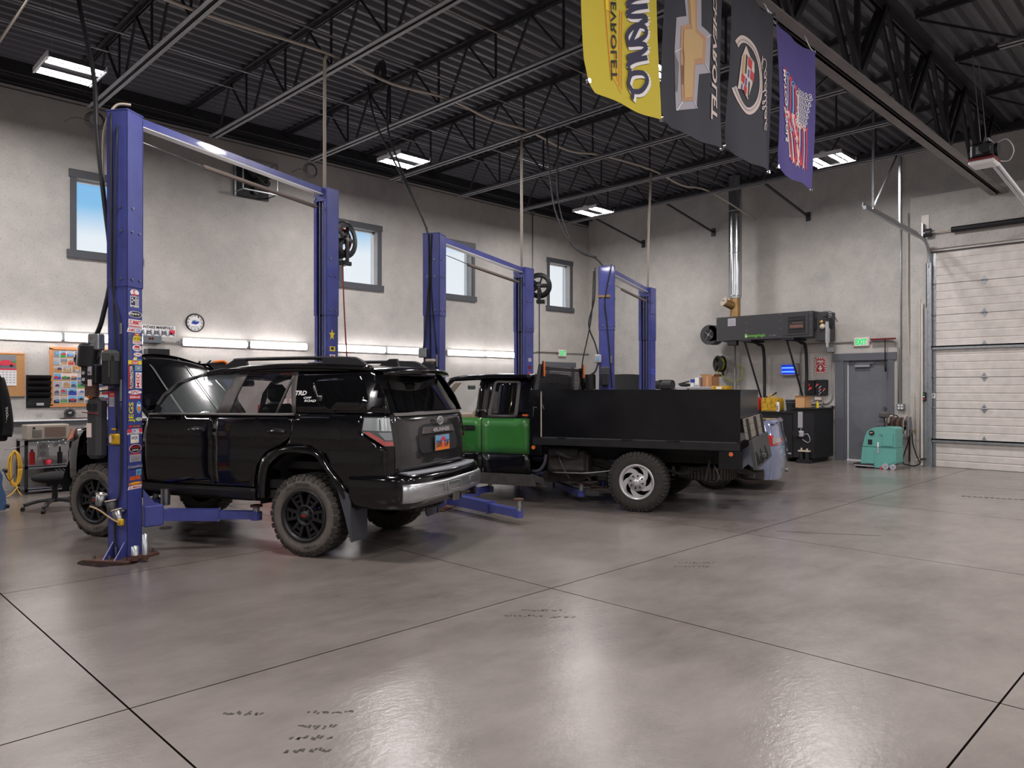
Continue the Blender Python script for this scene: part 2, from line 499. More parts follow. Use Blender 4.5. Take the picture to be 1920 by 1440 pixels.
# white neighbouring building far outside the windows
# back wall: recessed bay left, thicker door wall right, with openings
w = MB()
DY0, DY1, DZ = 5.42, 6.36, 2.19
w.box(XB, XB + .3, 6.36, YL + .2, 0, 7.0, 'wall')
w.box(XB, XB + .3, DY0, DY1, DZ, 7.0, 'wall')
w.box(XB, XB + .3, YN, DY0, 5.3, 7.0, 'wall')
w.box(XB, XB + .3, 4.62, DY0, 0, 5.3, 'wall')
w.box(16.52, XB + .3, 4.62, 4.97, 0, 5.47, 'wall')
w.box(16.52, XB + .3, YN, 4.62, 4.38, 5.47, 'wall')
w.box(16.52, XB + .3, YN, 0.2, 0, 4.38, 'wall')
struct(w.build('wall_back'))
w = MB(); w.box(XN - .3, XN, YN - .3, YL + .3, 0, 7, 'wall'); struct(w.build('wall_near'))
w = MB(); w.box(XN, XB + .3, YN - .3, YN, 0, 7, 'wall'); struct(w.build('wall_right'))
# corrugated deck, ribs run along x
c = MB(); vs_ = []; y = YN; prof = []
while y < YL + .1:
    prof += [(y, ZC), (y + .06, ZC), (y + .085, ZC + .06), (y + .165, ZC + .06)]; y += .2
n = len(prof)
xx = [XN] + [XN + 2.2 + 3.4 * i for i in range(7)] + [XB]
for k in range(len(xx) - 1):
    c.add([(xx[k], a_, b_ + .004 * (k % 2)) for a_, b_ in prof] + [(xx[k + 1], a_, b_ + .004 * (k % 2)) for a_, b_ in prof], [(i, i + 1, n + i + 1, n + i) for i in range(n - 1)], 'deck_black')
c.box(XN, XB, YN, YL + .2, ZC + .09, ZC + .2, 'deck_black')
struct(c.build('ceiling', fix=False))
# ledger angle along left wall, and along back wall
l = MB(); l.box(XN, XB, YL - .16, YL, ZC - .22, ZC, 'joist_black'); l.box(XN, XB, YL - .02, YL, ZC - .34, ZC - .22, 'joist_black'); struct(l.build('trim_1'))
l = MB(); l.box(XB - .12, XB, YN, YL - .16, ZC - .14, ZC, 'joist_black'); struct(l.build('trim_2'))

# ---------------------------------------------------------------- roof joists
ORD = ['first', 'second', 'third', 'fourth', 'fifth', 'sixth', 'seventh', 'eighth', 'ninth', 'tenth', 'eleventh']
ZB = 5.83
def joist(x, ya, yb, label, cat, group):
    """open web joist from the wall ya down to yb (ya > yb)"""
    t = thing('steel_joist', label, cat, (x, ya, 0), 0, group)
    L = yb - ya   # negative
    def chord(z, y0_, y1_, m, name, w=.05):
        b = MB()
        for s in (-1, 1):
            b.box(s * .012, s * (.012 + w), y0_, y1_, z, z + .009, m)
            b.box(s * .012, s * .021, y0_, y1_, z, z + w, m)
        b.build(name, t)
    b = MB()
    for s in (-1, 1):
        b.box(s * .012, s * .075, 0, L, ZC - .022, ZC - .012, 'joist_black')
        b.box(s * .012, s * .022, 0, L, ZC - .075, ZC - .012, 'joist_black')
    b.build('top_chord', t)
    inner = 0.95
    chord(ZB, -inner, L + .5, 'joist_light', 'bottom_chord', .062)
    b = MB(); b.bar((0, -.05, ZC - .1), (0, -inner - .25, ZB + .03), .03, .03, 'joist_black')
    y = -inner - .25; k = 0
    zt = ZC - .05; zb = ZB + .04
    while y - 1.25 > L + .3:
        b.bar((0, y, zb), (0, y - .42, zt), .028, .028, 'joist_black')
        b.bar((0, y - .42, zt), (0, y - 1.0, zb), .035, .02, 'joist_black')
        b.bar((0, y - 1.0, zb), (0, y - 1.0, zt), .026, .026, 'joist_black')
        b.bar((0, y - 1.25, zb), (0, y - 1.0, zb), .02, .03, 'joist_black')
        y -= 1.25
    b.bar((0, y, zb), (0, L + .08, zt), .028, .028, 'joist_black')
    b.build('web', t)
    return t
JXS = [14.55 - 1.85 * i for i in range(8)]
jo = []
for i, x in enumerate(JXS):
    jo.append(joist(x, 13.42, 3.62, '%s black open-web roof joist counted from the back wall, left of girder' % ORD[i], 'roof joist', 'roof joists left of the girder'))
for i in range(4):
    joist(JXS[i], 3.2, -3.5, '%s black open-web roof joist counted from the back wall, right of girder' % ORD[i], 'roof joist', 'roof joists right of the girder')
# truss girder
gy0, gy1, gz = 3.27, 3.55, 5.27
t = thing('roof_girder', 'heavy grey steel truss girder crossing the upper right to the garage wall', 'girder', (4, 3.41, 0))
t.location = (0, 3.41, 0)
b = MB()
for s in (-1, 1):
    b.box(1.0, 16.5, s * .02, s * .15, gz, gz + .016, 'girder_grey'); b.box(1.0, 16.5, s * .02, s * .036, gz, gz + .13, 'girder_grey')
b.build('bottom_chord', t)
b = MB()
for s in (-1, 1):
    b.box(1.0, 16.66, s * .02, s * .15, ZC - .016, ZC, 'joist_black'); b.box(1.0, 16.66, s * .02, s * .036, ZC - .13, ZC, 'joist_black')
b.build('top_chord', t)
x = 1.9; k = 0
while x < 16.2:
    for s in (-1, 1):
        b = MB(); b.bar((x - .93, s * .05, ZC - .08), (x, s * .05, gz + .06), .05, .075, 'joist_black'); b.build('web_angle', t)
        b = MB(); b.bar((x, s * .05, gz + .06), (x + .93, s * .05, ZC - .08), .05, .075, 'joist_black'); b.build('web_angle', t)
    b = MB(); b.bar((x + .06, 0, gz + .03), (x + .06, 0, ZC - .05), .06, .06, 'joist_black'); b.build('web_post', t)
    x += 1.85
# bridging angles, sprinkler / conduit lines under the deck
def line(name, label, cat, pts, r, m, n=6, cv=0, group=None):
    b = MB(); b.tube(pts, r, m, n, cv); return tag(b.build(name), label, cat, group)
line('conduit', 'pale metal conduit line under the deck, nearest the left wall', 'conduit', [(1.2, 11.67, 6.43), (16.6, 11.67, 6.43)], .011, 'galvanised')
line('conduit', 'pale metal conduit line under the deck, second from the left wall', 'conduit', [(1.2, 10.93, 6.43), (16.6, 10.93, 6.43)], .014, 'galvanised')
line('conduit', 'thin dark conduit line crossing above the yellow flag', 'conduit', [(1.2, 7.3, 6.43), (16.6, 7.3, 6.43)], .011, 'conduit_grey')
line('conduit', 'upper of two black lines running along the top of the left wall', 'conduit', [(1.0, 13.44, 6.27), (16.5, 13.44, 6.27)], .012, 'joist_black')
line('conduit', 'lower of two black lines running along the top of the left wall', 'conduit', [(1.0, 13.42, 6.16), (16.5, 13.42, 6.16)], .009, 'joist_black')
line('bridging_angle', 'slim steel bridging bar tying the joist bottoms, middle of the roof', 'bridging', [(1.2, 8.0, 5.90), (14.6, 8.0, 5.90)], .009, 'joist_light')
line('bridging_angle', 'slim steel bridging bar tying the joist bottoms, beside the left row of lamps', 'bridging', [(1.2, 12.0, 5.90), (14.6, 12.0, 5.90)], .008, 'joist_black')
line('conduit', 'pale plastic pipe crossing the top left corner of the roof', 'conduit', [(2.25, 5.0, 6.4), (2.25, 13.45, 6.4)], .018, 'pvc_beige')
# kickers from the last joist to back wall
for i, yy in enumerate((11.7, 9.6, 7.2)):
    b = MB(); b.bar((14.63, yy, ZB + .02), (XB, yy - .05, ZB - .35), .04, .04, 'joist_black'); b.box(XB - .03, XB, yy - .1, yy, ZB - .45, ZB - .25, 'joist_black')
    tag(b.build('brace'), '%s black wall brace behind the last roof joist, counted from the corner' % ORD[i], 'brace', 'braces on the back wall')

# ---------------------------------------------------------------- ceiling lights
def high_bay():
    t = thing('high_bay_light', '', 'ceiling light')
    b = MB(); b.box(-.33, .33, -.345, .345, .022, .055, 'lamp_dark', .004)
    b.box(-.33, .33, -.05, .05, .055, .10, 'white_lamp', .01); b.box(-.345, -.325, -.35, .35, -.01, .06, 'white_lamp'); b.box(.325, .345, -.35, .35, -.01, .06, 'white_lamp')
    b.build('housing', t)
    for y in (-.28, -.15, .15, .28):
        b = MB(); b.box(-.31, .31, y - .046, y + .046, 0, .022, 'lamp_dark'); b.add([(-.308, y - .044, -.0008), (.308, y - .044, -.0008), (.308, y + .044, -.0008), (-.308, y + .044, -.0008)], [(0, 3, 2, 1)], 'led'); b.build('led_strip', t, fix=False)
    for s in (-1, 1):
        b = MB(); b.tube([(s * .2, 0, .1), (s * .2, 0, .885)], .003, 'joist_light', 4); b.build('hanging_wire', t)
    return t
hb = high_bay()
LPOS = [(2.77, 10.95, 'high-bay LED light at upper left above the front lift column'), (8.16, 10.95, 'high-bay LED light at the top centre, between the first two lifts'),
        (13.65, 10.95, 'high-bay LED light nearest the room corner, beyond the third lift'), (8.13, 5.7, 'high-bay LED light half hidden behind the yellow and black flags'),
        (13.6, 5.45, 'high-bay LED light right of the purple flag, by the back wall'),
        (2.77, 5.45, 'high-bay LED light overhead between camera and truck'), (8.13, 0.0, 'high-bay LED light out to the right of the camera'), (2.77, 0.0, 'high-bay LED light directly over the camera'),
        (13.6, 0.0, 'high-bay LED light in front of the garage door'), (-2.6, 10.95, 'high-bay LED light left of the frame by the wall'), (-2.6, 5.45, 'high-bay LED light left behind the camera'),
        (-2.6, 0.0, 'high-bay LED light straight behind the camera'), (8.13, -5.5, 'high-bay LED light far right of the camera'), (2.77, -5.5, 'high-bay LED light behind and right of camera'), (13.6, -5.5, 'high-bay LED light far right by back wall'), (-2.6, -5.5, 'high-bay LED light in the rear room corner')]
for i, (x, y, lb) in enumerate(LPOS):
    o = hb if i == 0 else copy_tree(hb)
    o.location = (x, y, 5.72); o['label'] = lb; o['group'] = 'high-bay ceiling lights'
# ---------------------------------------------------------------- wall tube lights
def tube_light():
    t = thing('tube_light', '', 'tube light')
    b = MB(); b.box(-.60, .60, -.05, 0, -.075, .075, 'white_lamp', .01); b.box(-.62, -.60, -.07, 0, -.05, .05, 'galvanised'); b.box(.60, .62, -.07, 0, -.05, .05, 'galvanised'); b.build('housing', t)
    b = MB(); b.box(-.585, .585, -.11, -.045, -.06, .06, 'tube_glow', .03); b.build('diffuser', t)
    return t
tl = tube_light(); TX = [(-1.7, 'out of view'), (-.42, 'out of view'), (.84, 'out of view'), (2.10, 'out of view'), (2.69, '')]
TP = [-2.3, -1.04, .22, 1.46, 2.70, 3.94, 5.80, 7.06, 8.97, 10.22, 11.95, 13.18]
TLAB = ['far left out of frame, sixth from the corkboards', 'out of frame, fifth to the left', 'out of frame, fourth to the left', 'just out of frame at left', 'at left frame edge above the calendar corkboard', 'above the photo corkboard',
        'under the round wall clock', 'left of the first lift rear column', 'right of the red hose above the black suv', 'beside the second lift control box', 'seen between second lift columns, left one', 'seen between second lift columns, right one']
for i, x in enumerate(TP):
    o = tl if i == 0 else copy_tree(tl)
    o.location = (x, YL, 2.38 + .005 * i); o['label'] = 'glowing white tube light ' + TLAB[i]; o['group'] = 'tube lights along the left wall'
line('conduit', 'thin metal conduit linking the glowing wall tube lights', 'conduit', [(4.6, YL - .03, 2.4), (5.15, YL - .03, 2.4)], .012, 'galvanised')

# ---------------------------------------------------------------- man door, left wall door, garage door
d = MB()
d.box(XB - .03, XB + .12, 6.36, 6.55, 0, 2.2, 'frame_grey', .004); d.box(XB - .03, XB + .12, 5.33, 5.46, 0, 2.2, 'frame_grey', .004)
d.box(XB - .04, XB + .12, 5.28, 6.60, 2.18, 2.34, 'frame_grey', .004)
dr = struct(d.build('door_1'))
d = MB(); d.box(XB + .06, XB + .11, 5.46, 6.30, .02, 2.18, 'door_grey', .004); d.build('door_leaf', dr)
d = MB(); d.box(XB - .0, XB + .1, 6.30, 6.36, 0, 2.2, 'frame_grey'); d.box(XB + .04, XB + .1, 6.285, 6.30, .02, 2.18, 'white'); d.build('door_stop', dr)
d = MB(); d.box(XB - .005, XB + .06, 5.46, 6.30, .0, .03, 'white'); d.build('threshold', dr)
d = MB(); d.box(XB - .02, XB + .06, 5.82, 6.14, 2.03, 2.10, 'alu', .01); d.bar((XB - .01, 6.1, 2.12), (XB - .01, 5.75, 2.12), .02, .02, 'steel'); d.build('door_closer', dr)
d = MB(); d.cyl((XB + .06, 5.53, 1.16), (XB + .02, 5.53, 1.16), .035, 'chrome', 14); d.build('deadbolt', dr)
d = MB(); d.cyl((XB + .06, 5.53, .98), (XB + .03, 5.53, .98), .035, 'chrome', 14); d.cyl((XB + .03, 5.53, .98), (XB - .01, 5.53, .98), .014, 'chrome'); d.bar((XB - .01, 5.51, .98), (XB - .01, 5.64, .98), .02, .025, 'chrome'); d.build('lever_handle', dr)
d = MB(); d.box(14.86, 14.98, YL - .03, YL, 0, 2.2, 'frame_grey'); d.box(15.9, 16.02, YL - .03, YL, 0, 2.2, 'frame_grey'); d.box(14.8, 16.08, YL - .04, YL, 2.17, 2.3, 'frame_grey')
d2 = struct(d.build('door_2'))
d = MB(); d.box(14.98, 15.9, YL - .012, YL, 0, 2.17, 'ink_silver'); d.build('door_leaf', d2)
# sectional garage door
gd = bpy.data.objects.new('door_3', None); COL.objects.link(gd); gd['kind'] = 'structure'
GX = 16.60; GA, GB = 4.60, 0.2
secs = [(0.02, .53), (.53, 1.12), (1.12, 1.73), (1.73, 2.35), (2.35, 2.97), (2.97, 3.62), (3.62, 4.36)]
secs = [(0.03, .545), (.545, 1.105), (1.105, 1.665), (1.665, 2.225), (2.225, 2.81), (2.81, 3.39), (3.39, 4.36)]
secs = [(0.006, .56), (.56, 1.18), (1.18, 1.80), (1.80, 2.42), (2.42, 3.05), (3.05, 3.68), (3.68, 4.34)]
for k, (a_, b_) in enumerate(secs):
    m = MB(); nr = 4; h = (b_ - a_) / nr
    pr = []
    for i in range(nr):
        z0 = a_ + i * h
        pr += [(0.0, z0 + .004), (0.0, z0 + h - .03), (.009, z0 + h - .022), (.009, z0 + h - .004)]
    pts = [(GX + p, z) for p, z in pr]
    n = len(pts)
    m.add([(p, GA, z) for p, z in pts] + [(p, GB, z) for p, z in pts], [(i, i + 1, n + i + 1, n + i) for i in range(n - 1)], 'garage_white')
    m.box(GX + .014, GX + .05, GB, GA, a_ - .004, b_ + .004, 'garage_white')
    m.build('panel', gd)
    m = MB(); m.box(GX - .008, GX, GA - .08, GA - .005, a_ + .01, b_ - .01, 'galvanised'); m.build('end_stile', gd)
for (z, ) in ((.56,), (2.42,)):
    m = MB(); m.box(GX - .06, GX - .0, GB, GA, z - .02, z + .012, 'galvanised', .003); m.box(GX - .06, GX - .05, GB, GA, z - .06, z + .01, 'galvanised'); m.build('stiffener', gd)
m = MB(); m.box(GX - .03, GX + .0, GB, GA, 4.33, 4.47, 'garage_white', .003); m.box(GX - .035, GX - .02, GB, GA, 4.31, 4.335, 'joist_black'); m.build('head_trim', gd)
for (a_, b_) in secs[:-1]:
    z = b_
    m = MB(); m.prism([(3.68 - .05, z), (3.68, z + .09), (3.68 + .05, z), (3.68, z - .09)], 'x', GX - .012, GX - .004, 'galvanised'); m.cyl((GX - .02, 3.63, z), (GX - .02, 3.73, z), .012, 'steel', 8); m.build('hinge', gd)
    m = MB(); m.box(GX - .02, GX - .005, GA - .07, GA - .02, z - .09, z + .07, 'galvanised'); m.cyl((GX - .05, GA + .03, z), (GX - .05, GA - .07, z), .01, 'steel', 8); m.build('roller_hinge', gd)
m = MB(); m.box(16.49, 16.50, GA - .02, GA + .07, 0, 4.1, 'galvanised'); m.box(16.49, 16.56, GA + .055, GA + .07, 0, 4.1, 'galvanised'); m.cyl((16.515, GA + .02, 0.02), (16.515, GA + .02, 4.1), .028, 'galvanised', 8)
m.box(16.48, 16.56, GA + .04, GA + .10, 0, 3.2, 'galvanised'); m.build('vertical_track', gd)
# horizontal track out into the room
m = MB(); pts = [(16.515, GA + .02, 4.0), (16.50, GA + .02, 4.25), (16.42, GA + .02, 4.42), (16.2, GA + .02, 4.52), (15.9, GA + .02, 4.55), (13.0, GA + .02, 4.62)]
m.tube(pts[:5], .03, 'galvanised', 6, 3); m.bar(pts[4], pts[5], .05, .06, 'galvanised'); m.bar((15.9, GA + .05, 4.60), (13.0, GA + .05, 4.67), .02, .08, 'galvanised'); m.build('horizontal_track', gd)
for x in (13.4, 14.75):
    m = MB(); m.bar((x, GA + .02, 4.6), (x, GA + .02, 5.85 + (0.0 if x > 14 else .7)), .03, .035, 'galvanised'); m.build('track_hanger', gd)
m = MB(); m.bar((13.35, GA + .02, 4.64), (14.6, GA + .02, 5.85), .03, .012, 'steel'); m.build('track_brace', gd)
m = MB(); m.box(16.50, 16.52, 4.62, 4.76, 4.6, 5.08, 'garage_white'); m.cyl((16.43, 4.66, 4.70), (16.43, 4.56, 4.70), .085, 'joist_black', 16); m.cyl((16.43, 4.72, 4.70), (16.43, 4.66, 4.70), .04, 'steel', 10)
m.box(16.38, 16.52, 4.70, 4.72, 4.55, 4.9, 'steel'); m.build('cable_drum', gd)
m = MB(); m.cyl((16.43, 4.56, 4.70), (16.43, 0.2, 4.70), .013, 'beige', 8); m.build('spring_shaft', gd)
m = MB(); nn = 160
pr = []
for i in range(nn): pr += [(.052, -i * .02), (.058, -i * .02 - .01)]
m.lathe([(0, 0)] + pr + [(0, -nn * .02)], (16.43, 4.20, 4.70), (0, 1, 0), 'ink_black', 14); m.build('torsion_spring', gd)
m = MB(); m.box(16.44, 16.52, GA + .12, GA + .15, 0.02, 3.3, 'garage_white'); m.build('jamb_trim', gd)
# garage door opener with rail
t = thing('garage_door_opener', 'black and white garage door motor hanging from the girder trusses', 'door opener', (12.2, 2.71, 4.74))
b = MB(); b.box(-.17, .17, -.16, .16, 0, .06, 'white', .02); b.build('base_cover', t)
b = MB(); b.box(-.175, .175, -.165, .165, .06, .09, 'red_dark', .006); b.build('trim_band', t)
b = MB(); b.box(-.16, .16, -.14, .14, .09, .30, 'black_satin', .03); b.cyl((-.15, -.05, .2), (-.22, -.05, .2), .07, 'black_satin', 14); b.box(-.175, -.16, -.06, .06, .14, .24, 'ink_grey'); b.cyl((0, -.18, .2), (0, .18, .2), .09, 'black_satin', 16); b.build('motor', t)
b = MB(); b.box(-.2, .2, -.1, -.08, .3, .34, 'galvanised')
for s in (-.17, .17): b.bar((s, 0, .3), (s, .1, 1.55), .035, .006, 'joist_light')
b.build('hanger', t)
b = MB(); b.bar((.17, -.03, .22), (4.1, -.03, -.15), .03, .05, 'white_lamp'); b.bar((.17, .04, .22), (4.1, .04, -.15), .02, .04, 'white_lamp'); b.build('rail', t)
b = MB(); b.tube([(.1, -.1, .3), (.1, -.25, .35), (.15, -.33, .2), (.25, -.25, .08), (.2, -.12, .1)], .007, 'white', 5, 5); b.build('cable', t)

# ================================================================ LIFTS
def MM(root, M=None):
    """mesh builder that takes world coordinates (or frame M) for a child of root"""
    b = MB(); inv = rz_m(root.location, math.degrees(root.rotation_euler.z)).inverted()
    b.X = inv @ M if M is not None else inv
    return b

def sub(o, parent_obj):
    o.parent = parent_obj; return o

def column(root, C, yaw, a, b, ztop, zj, side, lab=None):
    """C near corner, local x = depth b, local y = width a; side +1 slot on +x, -1 slot on -x"""
    M = rz_m((C[0], C[1], 0), yaw)
    def csec(m_, z0, z1, e):
        t = .012
        X0, X1, Y0, Y1 = -e, b + e, -e, a + e
        m_.box(X0, X1, Y0, Y0 + t, z0, z1, 'blue_paint', .003); m_.box(X0, X1, Y1 - t, Y1, z0, z1, 'blue_paint', .003)
        fw = .16 * a + .012
        if side > 0:
            m_.box(X0, X0 + t, Y0, Y1, z0, z1, 'blue_paint', .003)
            m_.box(X1 - t, X1, Y0, Y0 + fw, z0, z1, 'blue_paint'); m_.box(X1 - t, X1, Y1 - fw, Y1, z0, z1, 'blue_paint')
        else:
            m_.box(X1 - t, X1, Y0, Y1, z0, z1, 'blue_paint', .003)
            m_.box(X0, X0 + t, Y0, Y0 + fw, z0, z1, 'blue_paint'); m_.box(X0, X0 + t, Y1 - fw, Y1, z0, z1, 'blue_paint')
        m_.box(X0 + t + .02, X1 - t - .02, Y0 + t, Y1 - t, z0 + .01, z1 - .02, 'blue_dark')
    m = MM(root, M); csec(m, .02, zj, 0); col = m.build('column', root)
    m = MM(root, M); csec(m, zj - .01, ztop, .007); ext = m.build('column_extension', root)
    m = MM(root, M)
    for (px_, pz) in ((.25, .06), (.75, .06), (.25, .5), (.75, .5), (.3, .72)):
        m.cyl((b * px_, -.008, zj + pz), (b * px_, -.018, zj + pz), .011, 'steel', 8)
        if side > 0: m.cyl((-.008, a * px_, zj + pz), (-.018, a * px_, zj + pz), .011, 'steel', 8)
    m.build('bolts', ext)
    m = MM(root, M)
    x = -.004 if side < 0 else b + .004
    for yy in (.36, .62): m.cyl((x - side * .015, a * yy, .1), (x - side * .015, a * yy, ztop - .05), .005, 'steel', 5)
    m.build('lift_cable', col)
    m = MM(root, M); m.prism([(-.16, -.12), (b + .06, -.14), (b + .14, -.02), (b + .14, a + .05), (b + .02, a + .12), (-.16, a + .12)], 'z', 0.0, .018, 'rust')
    for q in ((-.1, -.06), (b + .08, -.06), (-.1, a + .06), (b + .08, a + .04), (-.1, a * .5)): m.cyl((q[0], q[1], .018), (q[0], q[1], .05), .014, 'steel', 6)
    bp = m.build('base_plate', root)
    for q in (.12, .7):
        m = MM(root, M); m.prism([(-.13, .018), (-.0, .018), (-.0, .16)], 'y', a * q, a * q + .012, 'blue_paint'); m.build('gusset', bp)
    # top head plate with sheave
    m = MM(root, M); m.box(-.01, b + .01, -.01, a + .01, ztop, ztop + .012, 'blue_paint'); m.box(b * .3, b * .7, a * .2, a * .8, ztop - .1, ztop + .03, 'blue_dark', .01); m.cyl((b * .5, a * .3, ztop - .02), (b * .5, a * .7, ztop - .02), .05, 'black_satin', 12)
    if side < 0: m.box(-.012, 0, -.005, a + .005, ztop - .16, ztop, 'blue_paint'); m.cyl((-.012, .02, ztop - .12), (-.022, .02, ztop - .12), .012, 'steel', 8); m.cyl((-.012, a - .02, ztop - .12), (-.022, a - .02, ztop - .12), .012, 'steel', 8)
    m.build('head_plate', col)
    return col, M

def lift(label, rootpos, Ca, ya, aa, ba, Cb, yb, ab, bb, ztop, zj, padded=.0):
    t = thing('two_post_lift', label, 'car lift', (rootpos[0], rootpos[1], 0), 0, 'two-post car lifts')
    ca, Ma = column(t, Ca, ya, aa, ba, ztop, zj, 1)
    cb, Mb = column(t, Cb, yb, ab, bb, ztop, zj, -1)
    pa = Ma @ Vector((ba * .5, aa * .45, ztop + .0)); pb = Mb @ Vector((bb * .5, ab * .5, ztop + .0))
    d = (pb - pa).normalized(); pa2 = pa + d * (ba * .35); pb2 = pb - d * .02
    m = MM(t); m.bar(pa2 + Vector((0, 0, -.035)), pb2 + Vector((0, 0, -.035)), .10, .07, 'blue_paint')
    m.bar(pa2 + Vector((0, 0, -.075)), pb2 + Vector((0, 0, -.075)), .094, .012, 'white_lamp'); m.build('overhead_beam', t)
    # padded shut-off bar
    u = Vector((0, 0, -.24)); L = (pb2 - pa2)
    m = MM(t); m.tube([pa2 + L * .30 + u, pa2 + L * .93 + u * 1.05], .024, 'foam_grey', 10); m.tube([pa2 + u * .85, pa2 + L * .32 + u], .006, 'steel', 5); m.tube([pa2 + L * .92 + u * 1.05, pb2 + u * .9], .004, 'steel', 5)
    m.build('shut_off_bar', t)
    return t, ca, cb, Ma, Mb

def arm(t, p0, p1, z0, z1, padz, w=.10, h=.11):
    p0 = Vector((p0[0], p0[1], z0)); p1 = Vector((p1[0], p1[1], z1)); mid = p0.lerp(p1, .62)
    m = MM(t); m.bar(p0, mid, w, h, 'blue_paint'); o = m.build('arm', t)
    m = MM(t); m.bar(p0.lerp(p1, .5), p1, w * .78, h * .72, 'blue_paint'); m.bar(mid, mid + (p1 - p0).normalized() * .012, w * 1.15, h * 1.12, 'blue_paint'); m.build('arm_extension', o)
    m = MM(t); m.cyl(p1 + Vector((0, 0, -.05)), p1 + Vector((0, 0, .03)), .055, 'blue_paint', 12); m.cyl(p1, (p1.x, p1.y, padz - .02), .032, 'galvanised', 12); m.cyl((p1.x, p1.y, padz - .02), (p1.x, p1.y, padz), .06, 'rust', 12); m.build('arm_pad', o)
    return o

Z1 = 4.145
L1, c1a, c1b, M1a, M1b = lift('blue two-post car lift straddling the black suv, sticker-covered front column', (3.7, 7.8), (2.323, 7.335), 34, .205, .20, (5.03, 8.39), 14, .21, .21, Z1, 2.53)
L2, c2a, c2b, M2a, M2b = lift('blue two-post car lift over the black and green flatbed truck', (7.4, 8.0), (6.16, 7.50), 30, .22, .23, (8.93, 8.62), 12, .22, .27, 3.60, 2.54)
L3, c3a, c3b, M3a, M3b = lift('farthest blue two-post car lift, standing around the silver sedan', (10.7, 7.9), (9.50, 7.20), 34, .24, .20, (12.03, 8.24), 12, .24, .25, 3.52, 2.52)
arm(L1, (2.62, 7.52), (3.42, 7.02), .36, .32, .42)
arm(L1, (2.62, 7.62), (3.0, 8.55), .36, .34, .45)
arm(L1, (4.95, 8.45), (4.75, 7.6), .36, .34, .42)
m = MM(L1); m.box(2.5, 2.68, 7.42, 7.58, .26, .46, 'blue_paint', .01); m.prism([(2.5, .46), (2.62, .46), (2.5, .62)], 'y', 7.44, 7.455, 'blue_paint'); m.cyl((2.78, 7.66, .42), (2.78, 7.66, .58), .045, 'steel', 14); m.build('carriage', L1)
arm(L2, (6.28, 7.42), (6.14, 6.03), .14, .13, .30, .12, .13)
arm(L2, (6.45, 7.6), (7.3, 7.75), .14, .14, .26)
arm(L2, (9.0, 8.5), (8.4, 7.4), .16, .16, .24)
arm(L3, (9.75, 7.2), (10.3, 6.4), .16, .16, .22)
arm(L2, (9.0, 8.75), (7.9, 6.55), .14, .14, .28)

# stickers on the near face of the front column: face frame origin at the corner, x across, z up
FW = .20
def sticker(u0, u1, v0, v1, bgm, shape='box', layers=()):
    """u 0..1 across the face, v = height band in photo rows; layers: (text, colour, rows, vertical)"""
    zf = lambda v: 1.58 + (728 - v) * 6.86 / 1390
    x0, x1 = u0 * FW, u1 * FW; z1, z0 = zf(v0), zf(v1); cx, cz, w_, h_ = (x0 + x1) / 2, (z0 + z1) / 2, x1 - x0, z1 - z0
    m = MM(L1, M1a)
    if bgm:
        if shape == 'oval': m.prism([(cx + w_ / 2 * math.cos(2 * math.pi * i / 24), cz + h_ / 2 * math.sin(2 * math.pi * i / 24)) for i in range(24)], 'y', -.0012, 0, bgm)
        elif shape == 'slant': m.prism([(x0 - .006, z0), (x1 - .01, z0), (x1, z1), (x0 + .01, z1)], 'y', -.0012, 0, bgm)
        else: m.prism([(x0, z0), (x1, z0), (x1, z1), (x0, z1)], 'y', -.0012, 0, bgm)
    for k, ly in enumerate(layers):
        d = -.0018 - .0004 * k
        if ly[0] == 'T':      # ('T', text, mat, cx, cz, w, h, vertical) in fractions
            _, tx, mt, fx, fz, fw_, fh, vert = ly
            o = (cx + fx * w_, d, cz + fz * h_)
            if vert: m.text(tx, fh * h_, fw_ * w_, mt, TF(o, (0, 0, 1), (-1, 0, 0)), .02)
            else: m.text(tx, fw_ * w_, fh * h_, mt, TF(o, (1, 0, 0), (0, 0, 1)), .02, .2)
        elif ly[0] == 'B':    # ('B', mat, x0,x1,z0,z1) fractions
            _, mt, a0, a1, b0, b1 = ly
            m.prism([(x0 + a0 * w_, z0 + b0 * h_), (x0 + a1 * w_, z0 + b0 * h_), (x0 + a1 * w_, z0 + b1 * h_), (x0 + a0 * w_, z0 + b1 * h_)], 'y', d, -.001, mt)
        elif ly[0] == 'O':
            _, mt, fx, fz, rx, rz_ = ly
            m.prism([(cx + fx * w_ + rx * w_ * math.cos(2 * math.pi * i / 20), cz + fz * h_ + rz_ * h_ * math.sin(2 * math.pi * i / 20)) for i in range(20)], 'y', d, -.001, mt)
    m.build('sticker', c1a)
S = sticker
S(.2, .78, 541, 553, 'ink_white', 'oval', [('T', 'S', 'ink_red', -.1, 0, .4, .9, 0), ('B', 'ink_red', .2, .9, .05, .25)])
S(.2, .76, 554, 575, 'ink_white', 'box', [('B', 'ink_navy', .05, .95, .18, .95), ('B', 'ink_white', .15, .3, .7, .85), ('B', 'ink_white', .35, .5, .55, .7), ('B', 'ink_white', .6, .7, .2, .9), ('B', 'ink_white', .8, .86, .2, .8), ('B', 'ink_white', .12, .25, .4, .55), ('T', 'MILE HI', 'ink_navy', 0, -.43, .8, .1, 0)])
S(.08, .98, 582, 594, 'ink_white', 'oval', [('O', 'ink_black', 0, 0, .46, .44), ('T', 'Skytrn', 'ink_white', -.08, .02, .76, .5, 0)])
S(.08, .97, 598, 613, 'ink_white', 'box', [('B', 'ink_red', .04, .96, .08, .2), ('T', 'SUMMIT', 'ink_red', 0, .12, .92, .6, 0)])
S(.0, .97, 614, 622.5, 'ink_white', 'slant', [('T', 'AMS', 'ink_red', -.2, 0, .5, .75, 0), ('T', 'OIL', 'ink_blue', .27, 0, .36, .75, 0)])
